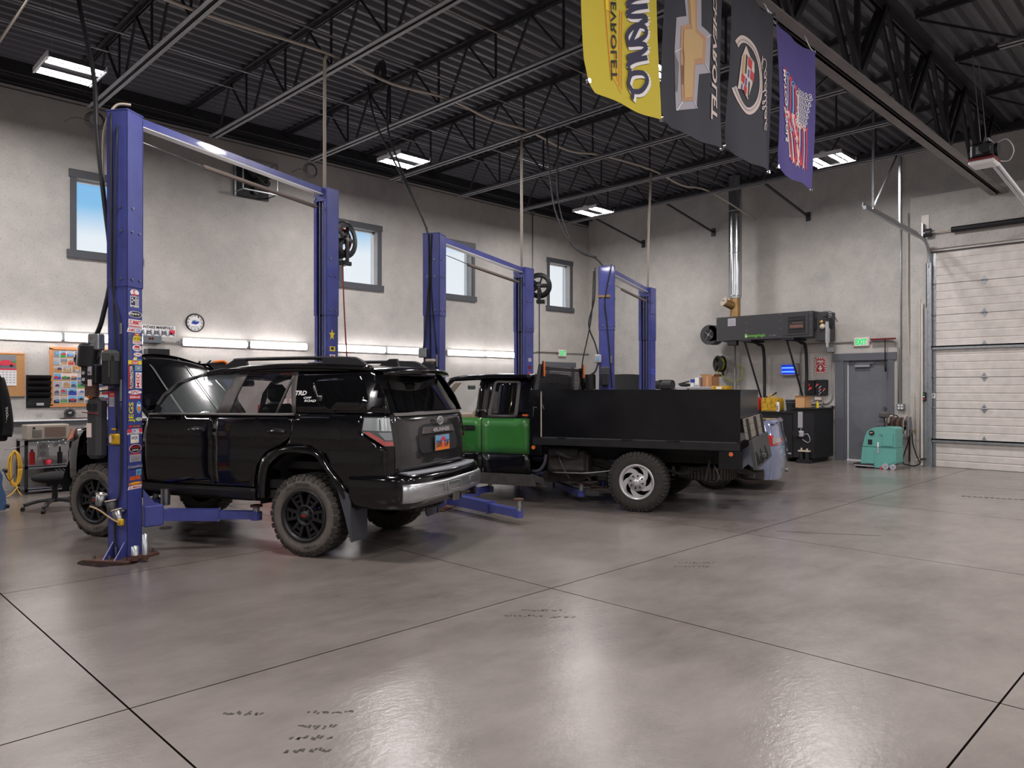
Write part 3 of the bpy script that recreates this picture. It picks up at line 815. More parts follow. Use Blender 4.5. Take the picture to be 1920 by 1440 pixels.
S(.5, .8, 624, 628, 'ink_orange', 'box', [('B', 'ink_yellow', .3, .7, .3, .7)])
S(.38, .92, 629, 638, 'ink_yellow', 'slant', [('T', 'ACCEL', 'ink_black', 0, 0, .85, .6, 0)])
S(.36, .94, 638.7, 644, 'ink_white', 'box', [('T', 'HYPER', 'ink_red', 0, 0, .85, .7, 0)])
S(.04, .3, 625, 675, None, 'box', [('T', 'CYCLECOUNTRY.COM', 'ink_black', .02, 0, .8, 1, 1), ('T', 'CYCLECOUNTRY.COM', 'ink_grey', -.06, 0, .8, 1, 1)])
S(.34, .97, 645, 658, 'ink_white', 'oval', [('B', 'ink_red', .25, .75, .58, .85), ('T', 'Holley', 'ink_red', 0, .0, .75, .35, 0), ('B', 'ink_grey', .15, .85, .22, .32)])
S(.42, .98, 660, 667.5, 'ink_white', 'oval', [('T', 'TURBO', 'ink_red', 0, 0, .75, .5, 0)])
S(.38, .98, 669, 674.5, None, 'box', [('B', 'ink_yellow', .1, .45, .4, 1), ('B', 'ink_white', 0, .4, 0, .5), ('B', 'ink_lightblue', .4, 1, 0, .3)])
S(.06, .97, 675.5, 683, 'ink_yellow', 'box', [('B', 'ink_flagred', .25, .75, .1, .9), ('T', 'Kendall', 'ink_white', 0, 0, .42, .5, 0)])
S(.06, .42, 684, 730, 'ink_black', 'box', [('B', 'ink_red', 0, .22, 0, 1), ('T', 'FLOWMASTER', 'ink_white', .03, 0, .5, .94, 1), ('B', 'ink_white', .86, .9, .05, .8)])
S(.52, .97, 684.5, 695, 'ink_lightblue', 'box', [('O', 'ink_grey', 0, 0, .38, .36), ('T', 'GS', 'ink_white', 0, 0, .4, .4, 0)])
S(.55, .97, 698, 728, 'ink_white', 'box', [('T', 'MSD', 'ink_red', -.12, 0, .56, .9, 1), ('B', 'ink_red', .84, .94, .08, .92)])
S(.07, .97, 731.5, 739.5, 'ink_white', 'oval', [('T', 'SPC', 'ink_red', 0, 0, .75, .66, 0)])
S(.12, .9, 740.5, 748.5, 'ink_red', 'box', [('T', 'Edelbrock', 'ink_white', 0, 0, .88, .6, 0)])
S(.08, .5, 753, 793, None, 'box', [('T', 'JEGS', 'ink_yellow', 0, 0, .95, .95, 1)])
S(.6, .94, 753, 776, 'ink_lightblue', 'oval', [('O', 'ink_orange', 0, -.12, .3, .2), ('O', 'ink_white', 0, .2, .35, .12), ('O', 'ink_blue', 0, .3, .15, .08)])
S(.48, 1.0, 783, 791, 'ink_green', 'oval', [('O', 'ink_cream', .1, 0, .4, .38), ('T', 'TCI', 'ink_black', .12, 0, .4, .4, 0)])
S(.1, .92, 797, 802.5, 'ink_navy', 'box', [('B', 'ink_red', 0, .25, .1, .9), ('T', 'Autolite', 'ink_orange', .12, 0, .6, .6, 0)])
S(.0, 1.0, 804.5, 815, 'ink_white', 'box', [('B', 'ink_flagred', 0, 1, .3, 1), ('B', 'ink_white', .3, .76, .3, 1), ('T', 'ISKY', 'ink_blue', .03, .14, .42, .62, 0), ('T', 'RACING CAMS', 'ink_navy', 0, -.36, .9, .2, 0)])
S(.22, .76, 816, 831.5, 'ink_white', 'box', [('T', 'WIX', 'ink_black', 0, .12, .86, .46, 0), ('T', 'FILTERS', 'ink_yellow', 0, -.32, .8, .16, 0)])
S(.1, .96, 833.5, 850.5, 'ink_red', 'oval', [('O', 'ink_white', 0, 0, .47, .46), ('O', 'ink_black', 0, 0, .44, .43), ('T', 'DYNATRAC', 'ink_red', 0, .14, .7, .2, 0), ('T', 'GEARS', 'ink_white', 0, -.16, .5, .16, 0)])
S(.16, .92, 851.5, 867, 'ink_silver', 'box', [('B', 'ink_red', 0, 1, .88, 1), ('B', 'ink_grey', .1, .9, .7, .74), ('B', 'ink_grey', .1, .9, .56, .6), ('B', 'ink_grey', .1, .9, .42, .46), ('B', 'ink_grey', .1, .9, .28, .32), ('B', 'ink_grey', .1, .7, .14, .18)])
S(.03, 1.0, 872, 881, None, 'slant', [('T', 'Competition', 'ink_silver', 0, 0, 1, .8, 0), ('B', 'ink_black', .1, .9, 0, .12)])
S(.58, .94, 882, 893, 'ink_lightblue', 'box', [('T', 'JRi', 'ink_navy', 0, -.1, .7, .5, 0)])
S(.14, .9, 892.5, 903, None, 'box', [('B', 'ink_red', .02, .9, .2, .75), ('T', 'NOS FUEL', 'ink_orange', 0, 0, 1, .8, 0)])
S(.08, 1.0, 905, 911.5, 'ink_orange', 'oval', [('B', 'ink_yellow', .2, .8, .5, .8)])
S(.05, .98, 912, 918.5, 'ink_white', 'slant', [('T', 'G Mahle', 'ink_red', 0, 0, .85, .7, 0)])
# left (back) face things: warning label, yellow tag, hoses, cuffs
m = MM(L1, M1a); m.box(-.0015, 0, .135, .190, 1.41, 1.545, 'ink_silver'); m.box(-.0025, -.001, .13, .195, 1.50, 1.55, 'ink_red')
for i in range(5): m.box(-.0025, -.001, .14, .185, 1.43 + i * .013, 1.434 + i * .013, 'ink_grey')
m.text('CAUTION', .05, .02, 'ink_white', TF((-.003, .162, 1.525), (0, -1, 0), (0, 0, 1))); m.build('warning_label', c1a)
m = MM(L1, M1a); m.box(-.03, 0, .055, .175, 1.06, 1.16, 'can_yellow', .012); m.box(-.033, -.03, .14, .165, 1.08, 1.14, 'ink_cream'); m.cyl((-.015, .12, 1.16), (-.015, .12, 1.20), .006, 'steel', 6); m.box(-.03, 0, .095, .145, 1.195, 1.21, 'can_yellow', .004); m.build('safety_latch_box', c1a)
m = MM(L1, M1a); m.box(-.115, 0, .06, .19, 1.60, 1.90, 'black_plastic', .02); m.box(-.12, -.0, .055, .195, 1.80, 1.93, 'wood_dark', .03); m.box(-.118, -.11, .09, .10, 1.68, 1.85, 'steel'); m.build('latch_cover', c1a)
m = MM(L1, M1a); m.tube([(-.02, .09, 4.0), (-.03, .11, 3.0), (-.02, .125, 2.3), (-.02, .11, 2.0), (-.02, .095, 1.2)], .008, 'hose_black', 6, 4); m.build('release_cable', c1a)
m = MM(L1, M1a); m.tube([(-.015, .16, 4.12), (-.02, .15, 3.2), (-.02, .14, 2.5), (-.015, .06, 2.16), (-.015, .055, 1.62)], .0095, 'hose_black', 6, 5); m.cyl((-.015, .055, 2.18), (-.015, .055, 2.08), .014, 'steel', 8); m.cyl((-.015, .055, 1.66), (-.015, .055, 1.46), .014, 'steel', 8)
m.tube([(-.015, .055, 1.46), (-.018, .05, .9), (-.02, .06, .62), (-.02, .1, .5), (-.02, .115, .3), (-.02, .1, .08)], .01, 'hose_black', 6, 5); m.tube([(-.015, .055, 1.58), (-.05, .2, 1.56), (-.08, .33, 1.54)], .008, 'hose_black', 6, 4); m.cyl((-.02, .1, .02), (-.02, .1, .12), .014, 'steel', 8); m.build('hydraulic_hose', c1a)
# power unit hanging on the outer face (left side in view)
m = MM(L1, M1a); m.box(-.10, -.01, .22, .34, 1.93, 2.08, 'galvanised', .01); m.cyl((-.105, .3, 2.04), (-.10, .3, 2.04), .01, 'brass', 8)
m.tube([(-.05, .26, 1.93), (-.06, .27, 1.85), (-.08, .38, 1.79), (-.06, .47, 1.80), (-.04, .52, 1.85), (-.04, .46, 1.88), (-.03, .36, 1.80)], .012, 'hose_black', 6, 6); m.build('junction_box', L1)
m = MM(L1, M1a); m.cyl((-.05, .35, 1.96), (-.05, .37, 1.79), .10, 'black_satin', 20); m.ball((-.05, .35, 1.96), .10, 'black_satin', 16, 6, (1, 1, .5)); m.build('motor', L1)
m = MM(L1, M1a); m.box(-.10, .02, .25, .40, 1.62, 1.80, 'black_plastic', .01); m.box(-.112, -.10, .26, .39, 1.63, 1.79, 'black_satin'); m.box(-.115, -.11, .28, .32, 1.70, 1.78, 'ink_silver'); m.box(-.115, -.11, .28, .32, 1.60, 1.66, 'ink_cream')
for z in (1.72, 1.66): m.cyl((-.112, .365, z), (-.118, .365, z), .016, 'ink_silver', 12)
m.cyl((-.11, .31, 1.72), (-.16, .27, 1.74), .008, 'steel', 6); m.cyl((-.05, .33, 1.5), (-.05, .33, 1.62), .06, 'rust', 12); m.cyl((-.06, .33, 1.5), (-.10, .33, 1.52), .025, 'ink_orange', 10); m.build('control_unit', L1)
m = MM(L1, M1a); m.box(-.09, .05, .225, .375, .93, 1.50, 'heater_grey', .035)
for y in (.27, .33): m.box(-.095, -.085, y - .02, y + .02, 1.38, 1.44, 'black_satin')
m.box(-.094, -.088, .30, .35, 1.13, 1.26, 'ink_cream'); m.tube([(-.1, .22, 1.345), (-.1, .39, 1.36)], .006, 'red_dark', 5); m.build('fluid_reservoir', L1)
# lift 2 and 3 column fittings
m = MM(L2, M2a); m.box(-.09, -.01, .15, .26, 1.98, 2.10, 'galvanised', .01); m.tube([(-.04, .13, 3.0), (-.05, .18, 2.3), (-.05, .2, 2.1)], .010, 'hose_black', 6, 4); m.build('junction_box', c2a)
m = MM(L2, M2a); m.tube([(-.02, .14, 3.6), (-.02, .13, 2.6), (-.03, .12, 1.9)], .012, 'hose_black', 6, 4); m.tube([(-.02, .1, 3.6), (-.02, .11, 2.9), (-.02, .03, 2.0)], .009, 'hose_black', 6, 4); m.cyl((-.02, .03, 2.02), (-.02, .03, 1.86), .016, 'steel', 8); m.build('hydraulic_hose', c2a)
m = MM(L2, M2a); m.box(-.13, -.01, .04, .2, 1.60, 1.92, 'black_plastic', .02); m.box(-.10, -.02, .04, .16, 1.92, 1.96, 'beige', .01); m.build('latch_cover', c2a)
m = MM(L3, M3a); m.box(-.08, 0, .20, .31, 1.98, 2.12, 'ink_silver', .02); m.box(-.084, -.079, .235, .275, 2.02, 2.08, 'ink_lightblue'); m.tube([(-.04, .25, 1.98), (-.07, .3, 1.84), (-.06, .4, 1.78)], .016, 'hose_black', 6, 4); m.build('junction_box', c3a)
m = MM(L3, M3a); m.tube([(-.04, .30, 3.5), (-.05, .31, 3.0), (-.05, .40, 2.6), (-.05, .30, 2.3), (-.05, .25, 2.12)], .012, 'hose_black', 6, 5); m.tube([(-.05, .32, 3.45), (-.05, .36, 2.7), (-.05, .50, 2.0), (-.05, .55, 1.5)], .010, 'hose_black', 6, 5)
m.tube([(-.02, .04, 3.55), (-.03, .14, 3.0), (-.02, .11, 2.6), (-.02, .05, 1.9), (-.02, .03, 1.6)], .010, 'hose_black', 6, 5); m.cyl((-.02, .045, 2.1), (-.02, .045, 1.98), .016, 'steel', 8); m.build('hydraulic_hose', c3a)
m = MM(L3, M3a); m.bar((-.015, .25, 3.05), (-.015, .06, 3.05), .02, .03, 'brass'); m.build('hose_bracket', c3a)
m = MM(L3, M3a); m.box(-.15, -.01, .08, .2, 1.62, 1.90, 'black_plastic', .015); m.box(-.155, -.0, .075, .205, 1.78, 1.92, 'wood_dark', .02); m.build('latch_cover', c3a)
m = MM(L3, M3a); m.cyl((-.06, .38, 1.56), (-.06, .38, 1.80), .09, 'black_satin', 16)
for i in range(10):
    q = 2 * math.pi * i / 10; m.box(-.06 + .09 * math.cos(q) - .005, -.06 + .09 * math.cos(q) + .005, .38 + .09 * math.sin(q) - .005, .38 + .09 * math.sin(q) + .005, 1.58, 1.78, 'black_satin')
m.box(-.12, 0, .3, .46, 1.5, 1.56, 'beige'); m.build('motor', L3)
# stickers on the far column of lift 1
m = MM(L1, M1b)
st = [(.1 + .055 * math.cos(math.pi / 2 + i * math.pi / 5) * (1 if i % 2 == 0 else .42), 2.27 + .075 * math.sin(math.pi / 2 + i * math.pi / 5) * (1 if i % 2 == 0 else .42)) for i in range(10)]
m.prism(st, 'y', -.002, 0, 'ink_yellow'); m.build('sticker', c1b)
for z, ms in ((2.09, ('ink_yellow', 'ink_black')), (1.985, ('ink_white', 'ink_red')), (1.88, ('ink_green', 'ink_yellow'))):
    m = MM(L1, M1b); m.box(.06, .155, -.0015, 0, z - .03, z + .03, ms[0]); m.box(.08, .13, -.003, 0, z - .012, z + .02, ms[1]); m.build('sticker', c1b)
m = MM(L1, M1b); m.box(.0, .19, -.0015, 0, 1.78, 1.84, 'ink_white'); m.text('MSD', .17, .05, 'ink_red', TF((.095, -.003, 1.81), (1, 0, 0), (0, 0, 1)), .02, .2); m.build('sticker', c1b)
for z, c in ((2.06, 'ink_silver'), (1.93, 'red_dark'), (1.82, 'ink_flagred'), (1.72, 'ink_lightblue')):
    m = MM(L2, M2b); m.box(.1, .2, -.0015, 0, z - .03, z + .03, c); m.build('sticker', c2b)
# red hose reels on the rear columns
def hose_reel(name, label, loc, rz, hose, drop, hm='hose_red', R0=.24):
    t = thing(name, label, 'hose reel', loc, rz, 'hose reels')
    for s in (0, .12):
        b = MB(); b.lathe([(R0 * .72, 0), (R0, 0), (R0 + .008, .01), (R0, .02), (R0 * .72, .02), (R0 * .72, 0)], (0, s, 0), (0, 1, 0), 'black_satin', 28)
        for q in range(5): b.bar((0, s + .01, 0), (R0 * .78 * math.cos(R(72 * q)), s + .01, R0 * .78 * math.sin(R(72 * q))), .016, .05, 'black_satin')
        b.build('side_plate', t)
    b = MB()
    for k in range(5): b.lathe([(.14 + .006 * k, 0), (.16 + .006 * k, .008), (.14 + .006 * k, .018)], (0, .025 + k * .018, 0), (0, 1, 0), hm, 22)
    b.build('coiled_hose', t)
    b = MB(); b.box(-.03, .03, -.03, 0, -R0 - .06, .06, 'black_satin', .008); b.cyl((0, -.03, 0), (0, .16, 0), .03, 'steel', 12); b.box(-.28, 0, .15, .17, -.05, .05, 'black_satin'); b.box(-.05, .10, -.02, .14, -R0 - .1, -R0 - .04, 'black_satin', .01)
    for q in (-.05, .05): b.cyl((q, -.022, .0), (q, -.03, 0), .008, 'steel', 6); b.cyl((0, -.022, q), (0, -.032, q), .008, 'steel', 6)
    b.build('bracket', t)
    if hose:
        b = MB(); b.tube(hose, .010, hm, 6, 5); b.build('hanging_hose', t)
    return t
hose_reel('hose_reel', 'black reel with red hose on the first lift rear column', (5.42, 8.54, 3.56), 20, [(.0, .06, -.30), (.03, .06, -.9), (.08, .05, -1.6), (.12, .05, -1.98)], 0)
hose_reel('hose_reel', 'black reel with dark hose on the second lift rear column', (9.38, 8.72, 3.36), -50, [(.0, .06, -.30), (.0, .06, -1.0), (.0, .06, -1.7)], 0, 'hose_black', .21)
m = MM(L3, M3b); m.box(.26, .32, .02, .2, 2.9, 3.3, 'black_satin', .02); m.tube([(.29, .1, 2.9), (.31, .1, 2.4), (.28, .1, 2.0)], .008, 'beige', 5, 4); m.cyl((.28, .1, 1.9), (.28, .1, 2.02), .012, 'black_satin', 6); m.build('work_light', L3)
# drops from the roof to the lifts
line('grey_drop_pipe', 'pale plastic pipe dropping from roof to first lift rear column', 'pipe', [(5.10, 8.55, Z1 + .02), (5.10, 8.55, 5.85), (5.10, 8.50, 5.90)], .022, 'pvc_beige', 8)
line('grey_drop_pipe', 'pale plastic pipe dropping from roof to second lift rear column', 'pipe', [(8.98, 8.75, 3.62), (8.98, 8.75, 5.85)], .022, 'pvc_beige', 8)
line('grey_drop_pipe', 'pale plastic pipe dropping from roof to the farthest lift', 'pipe', [(12.12, 8.37, 3.54), (12.2, 8.40, 4.8), (12.35, 8.45, 5.85)], .022, 'pvc_beige', 8)
line('plastic_conduit', 'long pale plastic conduit sagging between the roof joists', 'conduit', [(1.5, 8.45, 5.93), (3.4, 8.5, 5.87), (5.1, 8.5, 5.93), (6.1, 8.5, 5.83), (7.15, 8.5, 5.90), (8.1, 8.55, 5.84), (9.0, 8.6, 5.90), (10, 8.6, 5.80), (10.9, 8.55, 5.9), (12.35, 8.45, 5.92), (13.4, 8.4, 5.8), (14.5, 8.4, 5.88), (16.6, 8.4, 5.6)], .018, 'pvc_beige', 6, 5)
line('power_cable', 'thick black cable dropping along the left edge to the sticker column', 'cable', [(2.3, 8.9, 6.5), (2.24, 8.55, 5.6), (2.2, 7.9, 4.6), (2.16, 7.66, 4.0), (2.2, 7.60, 3.4), (2.25, 7.55, 2.7), (2.2, 7.62, 2.25), (2.17, 7.72, 2.07)], .022, 'hose_black', 7, 6)
line('power_cable', 'thin beige-sheathed cable beside the sticker column top', 'cable', [(2.40, 7.48, 4.25), (2.28, 7.55, 4.22), (2.2, 7.6, 3.95), (2.2, 7.6, 3.4)], .012, 'beige', 6, 6)
line('power_cable', 'black cable pair falling from joist coil to second lift, left strand', 'cable', [(6.0, 8.9, 5.9), (6.0, 8.7, 5.3), (6.05, 8.2, 4.5), (6.10, 7.7, 3.7), (6.14, 7.66, 3.3)], .014, 'hose_black', 6, 6)
line('power_cable', 'black cable pair falling from joist coil to second lift, right strand', 'cable', [(6.25, 8.75, 5.9), (6.1, 8.55, 5.2), (6.08, 8.15, 4.45), (6.11, 7.69, 3.68)], .014, 'hose_black', 6, 6)
line('power_cable', 'black cable pair reaching the farthest lift front column, left strand', 'cable', [(9.1, 8.3, 5.9), (9.0, 8.05, 4.6), (9.05, 7.8, 4.0), (9.15, 7.6, 3.75), (9.35, 7.45, 3.66), (9.46, 7.36, 3.5)], .013, 'hose_black', 6, 6)
line('power_cable', 'black cable pair reaching the farthest lift front column, right strand', 'cable', [(9.3, 8.2, 5.9), (9.05, 8.0, 4.7), (9.08, 7.78, 4.0), (9.17, 7.6, 3.77), (9.36, 7.44, 3.68)], .012, 'hose_black', 6, 6)
b = MB()
for k in range(5): b.tube([(6.1 + .02 * k, 8.8 + .09 * math.cos(q * .785), 6.05 + (.14 + .02 * k) * math.sin(q * .785)) for q in range(9)], .008, 'hose_black', 5, 2)
tag(b.build('cable_coil'), 'loose coil of black cable tied to a roof joist', 'cable')
for k, (cx, cy, cz) in enumerate(((3.5, 12.45, 5.72), (7.15, 12.45, 5.72))):
    b = MB()
    for q in range(3): b.tube([(cx + (.10 + .02 * q) * math.cos(i * .785 + q), cy + .02 * q, cz - .06 + (.10 + .02 * q) * math.sin(i * .785 + q)) for i in range(9)], .006, 'hose_black', 5, 2)
    b.tube([(cx - .1, cy, cz - .1), (cx - .3, cy - .1, cz - .12), (cx - .45, cy - .1, cz - .22)], .006, 'hose_black', 5, 3)
    tag(b.build('cable_coil'), ['black cable coil at the joist end above the sticker column', 'black cable coil at the joist end right of the wall fan'][k], 'cable')

# ================================================================ FLAGS
def flag(name, label, x0, x1, cloth, art, z0=3.63, z1=5.12, ph=0.0, y0_=3.22):
    t = thing(name, label, 'flag', ((x0 + x1) / 2, y0_, z0), 0, 'flags hanging from the roof girder')
    W = x1 - x0; H_ = z1 - z0
    def S_(p, q, off=0.0):      # p 0..1 across, q 0..1 up
        y = .022 * math.sin(5.2 * p + ph + 1.4 * q) + .012 * math.sin(11 * p + 3 * q + ph) + .018 * math.sin(3.5 * q + ph)
        ex = .05 * max(0, .16 - p) / .16 * max(0, .14 - q) / .14
        return Vector(((p - .5) * W + ex * .6, y - off, q * H_ + ex * 1.1 + .012 * math.sin(6 * p + ph) * (1 - q)))
    b = MB(); nu, nv = 26, 40
    b.add([S_(i / nu, j / nv) for j in range(nv + 1) for i in range(nu + 1)], [(j * (nu + 1) + i, j * (nu + 1) + i + 1, (j + 1) * (nu + 1) + i + 1, (j + 1) * (nu + 1) + i) for j in range(nv) for i in range(nu)], cloth, True)
    b.build('cloth', t, fix=False)
    def shape(pts, m, off, bb):
        """polygon in flag fractions, subdivided so that it follows the cloth"""
        bm = bmesh.new(); vs = [bm.verts.new((p, q, 0)) for p, q in pts]; bm.faces.new(vs)
        bmesh.ops.triangulate(bm, faces=bm.faces[:])
        for ax, n_ in ((0, 14), (1, 20)):
            for k in range(1, n_):
                co = [0, 0, 0]; no = [0, 0, 0]; co[ax] = k / n_; no[ax] = 1
                bmesh.ops.bisect_plane(bm, geom=bm.verts[:] + bm.edges[:] + bm.faces[:], plane_co=co, plane_no=no)
        bm.verts.index_update()
        bb.add([S_(v.co.x, v.co.y, off) for v in bm.verts], [[v.index for v in f.verts] for f in bm.faces], m)
        bm.free()
    def letters(tx, p, q, w, h, m, off, bb, bold=0, shear=0):
        """mirrored lettering running downwards, letter tops to the left"""
        vs, fs = text_geo(tx, bold, shear)
        bb.add([S_(p - y * h, q - x * w, off) for x, y in vs], fs, m)
    b = MB(); art(lambda pts, m, off=.004: shape(pts, m, off, b), lambda tx, p, q, w, h, m, off=.008, bold=0, shear=0: letters(tx, p, q, w, h, m, off, b, bold, shear))
    b.build('printed_design', t, fix=False)
    for i, (p, q) in enumerate(((0, 0), (1, 0), (0, 1), (1, 1))):
        b = MB(); c = S_(p, q); b.cyl(c + Vector((0, -.012, 0)), c + Vector((0, .012, 0)), .016, 'chrome', 10)
        b.build('grommet', t)
    b = MB()
    for p in (0, 1): b.tube([S_(p, 1), S_(p, 1) + Vector((0, .05, .06)), Vector(((p - .5) * W, .10, 5.28 - z0))], .004, 'white', 4, 3)
    b.build('cord', t)
    return t
def ell(cx, cy, rx, ry, n=28): return [(cx + rx * math.cos(2 * math.pi * i / n), cy + ry * math.sin(2 * math.pi * i / n)) for i in range(n)]
def ring(sh, cx, cy, rx, ry, w, m, off, n=28, h=None, a0=0, a1=360):
    h = h or w
    for i in range(n):
        a_ = R(a0 + (a1 - a0) * i / n); c_ = R(a0 + (a1 - a0) * (i + 1) / n)
        sh([(cx + rx * math.cos(a_), cy + ry * math.sin(a_)), (cx + rx * math.cos(c_), cy + ry * math.sin(c_)), (cx + (rx - w) * math.cos(c_), cy + (ry - h) * math.sin(c_)), (cx + (rx - w) * math.cos(a_), cy + (ry - h) * math.sin(a_))], m, off)
CUR = {'C': [(1.15, 1.45), (1.0, 1.75), (.6, 1.6), (.15, .9), (.25, .2), (.65, 0), (1.05, .15), (1.3, .5)],
       'a': [(.85, .85), (.5, 1), (.1, .6), (.15, .1), (.5, .1), (.8, .6), (.9, 1), (.85, .3), (1.0, .02), (1.3, .4)],
       'm': [(0, .4), (.15, .95), (.2, .6), (.15, 0), (.25, .6), (.5, 1), (.6, .8), (.55, 0), (.65, .6), (.9, 1), (1.0, .8), (.98, .2), (1.12, .02), (1.35, .4)],
       'r': [(0, .4), (.2, 1), (.25, .6), (.2, 0), (.3, .6), (.55, 1), (.75, .85)], 'o': [(.6, 1), (.15, .8), (.1, .2), (.45, 0), (.85, .3), (.85, .8), (.6, 1), (.9, .75), (1.2, .8)],
       'd': [(.85, .85), (.5, 1), (.1, .6), (.15, .1), (.5, .1), (.85, .7), (1.05, 1.8), (.88, .3), (1.0, .02), (1.3, .4)], 'i': [(0, .4), (.2, 1), (.18, .3), (.3, .02), (.6, .4)],
       'l': [(0, .4), (.4, 1.2), (.42, 1.8), (.22, 1.6), (.18, .4), (.3, .02), (.6, .4)], 'c': [(.8, .8), (.5, 1), (.1, .6), (.2, .05), (.6, .05), (.9, .35)]}
CW = {'C': 1.25, 'a': 1.25, 'm': 1.3, 'r': .75, 'o': 1.1, 'd': 1.25, 'i': .55, 'l': .55, 'c': .9}
def script(sh, tx, p, q, L_, h, wd, m, off, sl=.35):
    """handwriting stroke running down the flag, letter tops towards the left edge (the print is seen from behind)"""
    x = 0; P_ = []; tot = sum(CW[c] for c in tx); k = L_ / tot; brk = []
    for c in tx:
        P_ += [(x + a_ + sl * b_, b_) for a_, b_ in CUR[c]]; x += CW[c]
        if c in 'Cr': pass
    C_ = curve_pts([(a_, b_, 0) for a_, b_ in P_], 4)
    Q = [Vector((p - v.y * h, q + L_ / 2 - v.x * k)) for v in C_]
    for i in range(len(Q) - 1):
        d = Q[i + 1] - Q[i]
        if d.length < 1e-5: continue
        dd = Vector((d.x, d.y * 1.7)).normalized(); n_ = Vector((-dd.y * wd, dd.x * wd / 1.7)); e_ = d * .12
        sh([tuple(Q[i] - n_ - e_), tuple(Q[i + 1] - n_ + e_), tuple(Q[i + 1] + n_ + e_), tuple(Q[i] + n_ - e_)], m, off + .00002 * i)
def art1(sh, tx):
    script(sh, 'Camaro', .82, .49, .80, .24, .032, 'ink_white', .005)
    script(sh, 'Camaro', .80, .495, .80, .24, .020, 'ink_navy', .009)
    tx('BY  A  CHEVROLET', .38, .49, .80, .075, 'ink_black', .008, .01, .2)
    for (a_, c_) in (((.20, .95), (.28, .42)), ((.28, .42), (.34, .12)), ((.26, .95), (.33, .42)), ((.33, .42), (.42, .10)), ((.47, .46), (.44, .08)), ((.50, .46), (.47, .07)), ((.34, .12), (.46, .05))):
        sh([(a_[0], a_[1]), (a_[0] + .008, a_[1]), (c_[0] + .008, c_[1]), (c_[0], c_[1])], 'ink_orange', .005)
    sh([(.208, .95), (.26, .95), (.33, .42), (.288, .42)], 'ink_yellow', .003)
flag('yellow_flag', 'yellow vertical flag with dark script lettering, leftmost of four flags', 3.93, 4.80, 'flag_yellow', art1)
def art2(sh, tx):
    outer = [(.22, .10), (.55, .155), (.57, .335), (.70, .35), (.72, .60), (.56, .655), (.48, .63), (.40, .93), (.17, .87), (.26, .62), (.20, .36), (.34, .31)]
    outer = [(.20, .10), (.52, .17), (.545, .36), (.70, .39), (.70, .60), (.545, .62), (.50, .92), (.18, .88), (.30, .62), (.15, .58), (.15, .40), (.27, .38)]
    sh(outer, 'ink_silver', .003)
    inn = [(.27, .16), (.46, .20), (.48, .40), (.62, .43), (.62, .57), (.48, .59), (.44, .87), (.27, .84), (.36, .59), (.22, .55), (.22, .43), (.33, .42)]
    sh(inn, 'ink_tan', .006)
    sh([(.30, .18), (.43, .215), (.45, .42), (.57, .45), (.57, .55), (.45, .57), (.41, .84), (.30, .82), (.39, .57), (.26, .54), (.26, .45), (.37, .44)], 'ink_gold', .009)
    for (a_, c_) in (((.20, .10), (.27, .16)), ((.52, .17), (.46, .20)), ((.70, .39), (.62, .43)), ((.70, .60), (.62, .57)), ((.15, .40), (.22, .43))):
        sh([a_, (a_[0] + .012, a_[1]), (c_[0] + .012, c_[1]), c_], 'ink_white', .008)
    tx('CHEVROLET', .80, .50, .72, .12, 'ink_cream', .008, .03, -.1)
flag('black_emblem_flag', 'black vertical flag with gold bow tie emblem, second of four flags', 4.91, 5.79, 'flag_black', art2, ph=1.2)
def art3(sh, tx):
    ring(sh, .34, .50, .36, .225, .085, 'ink_cream', .004, 40, .04, 215, 500)
    ring(sh, .34, .50, .32, .205, .012, 'ink_silver', .007, 40, .008, 215, 500)
    sh([(.31, .67), (.20, .58), (.16, .48), (.13, .38), (.24, .395), (.37, .36), (.45, .46), (.49, .55), (.48, .60), (.40, .62)], 'ink_cream', .007)
    sh([(.24, .60), (.28, .61), (.26, .49), (.20, .49)], 'ink_gold', .010)
    sh([(.31, .62), (.34, .61), (.31, .50), (.28, .50)], 'ink_black', .010)
    sh([(.36, .615), (.44, .60), (.43, .545), (.35, .56)], 'ink_red', .010)
    sh([(.41, .545), (.48, .53), (.47, .48), (.40, .495)], 'ink_red', .010)
    sh([(.20, .485), (.28, .48), (.265, .43), (.19, .44)], 'ink_red', .010)
    sh([(.27, .43), (.33, .425), (.32, .38), (.25, .39)], 'ink_red', .010)
    sh([(.30, .48), (.33, .475), (.32, .43), (.29, .435)], 'ink_blue', .010)
    sh([(.36, .54), (.385, .535), (.375, .49), (.35, .495)], 'ink_blue', .010)
    sh([(.37, .47), (.40, .465), (.38, .37), (.36, .375)], 'ink_black', .010)
    sh([(.20, .425), (.225, .42), (.215, .385), (.19, .39)], 'ink_blue', .010)
    script(sh, 'Cadillac', .86, .47, .46, .10, .006, 'ink_cream', .008, .3)
    sh([(.66, .62), (.72, .69), (.735, .68), (.68, .61)], 'ink_cream', .007)
flag('black_crest_flag', 'black vertical flag with wreathed crest and script, third of four flags', 5.86, 6.72, 'flag_black', art3, ph=2.3)
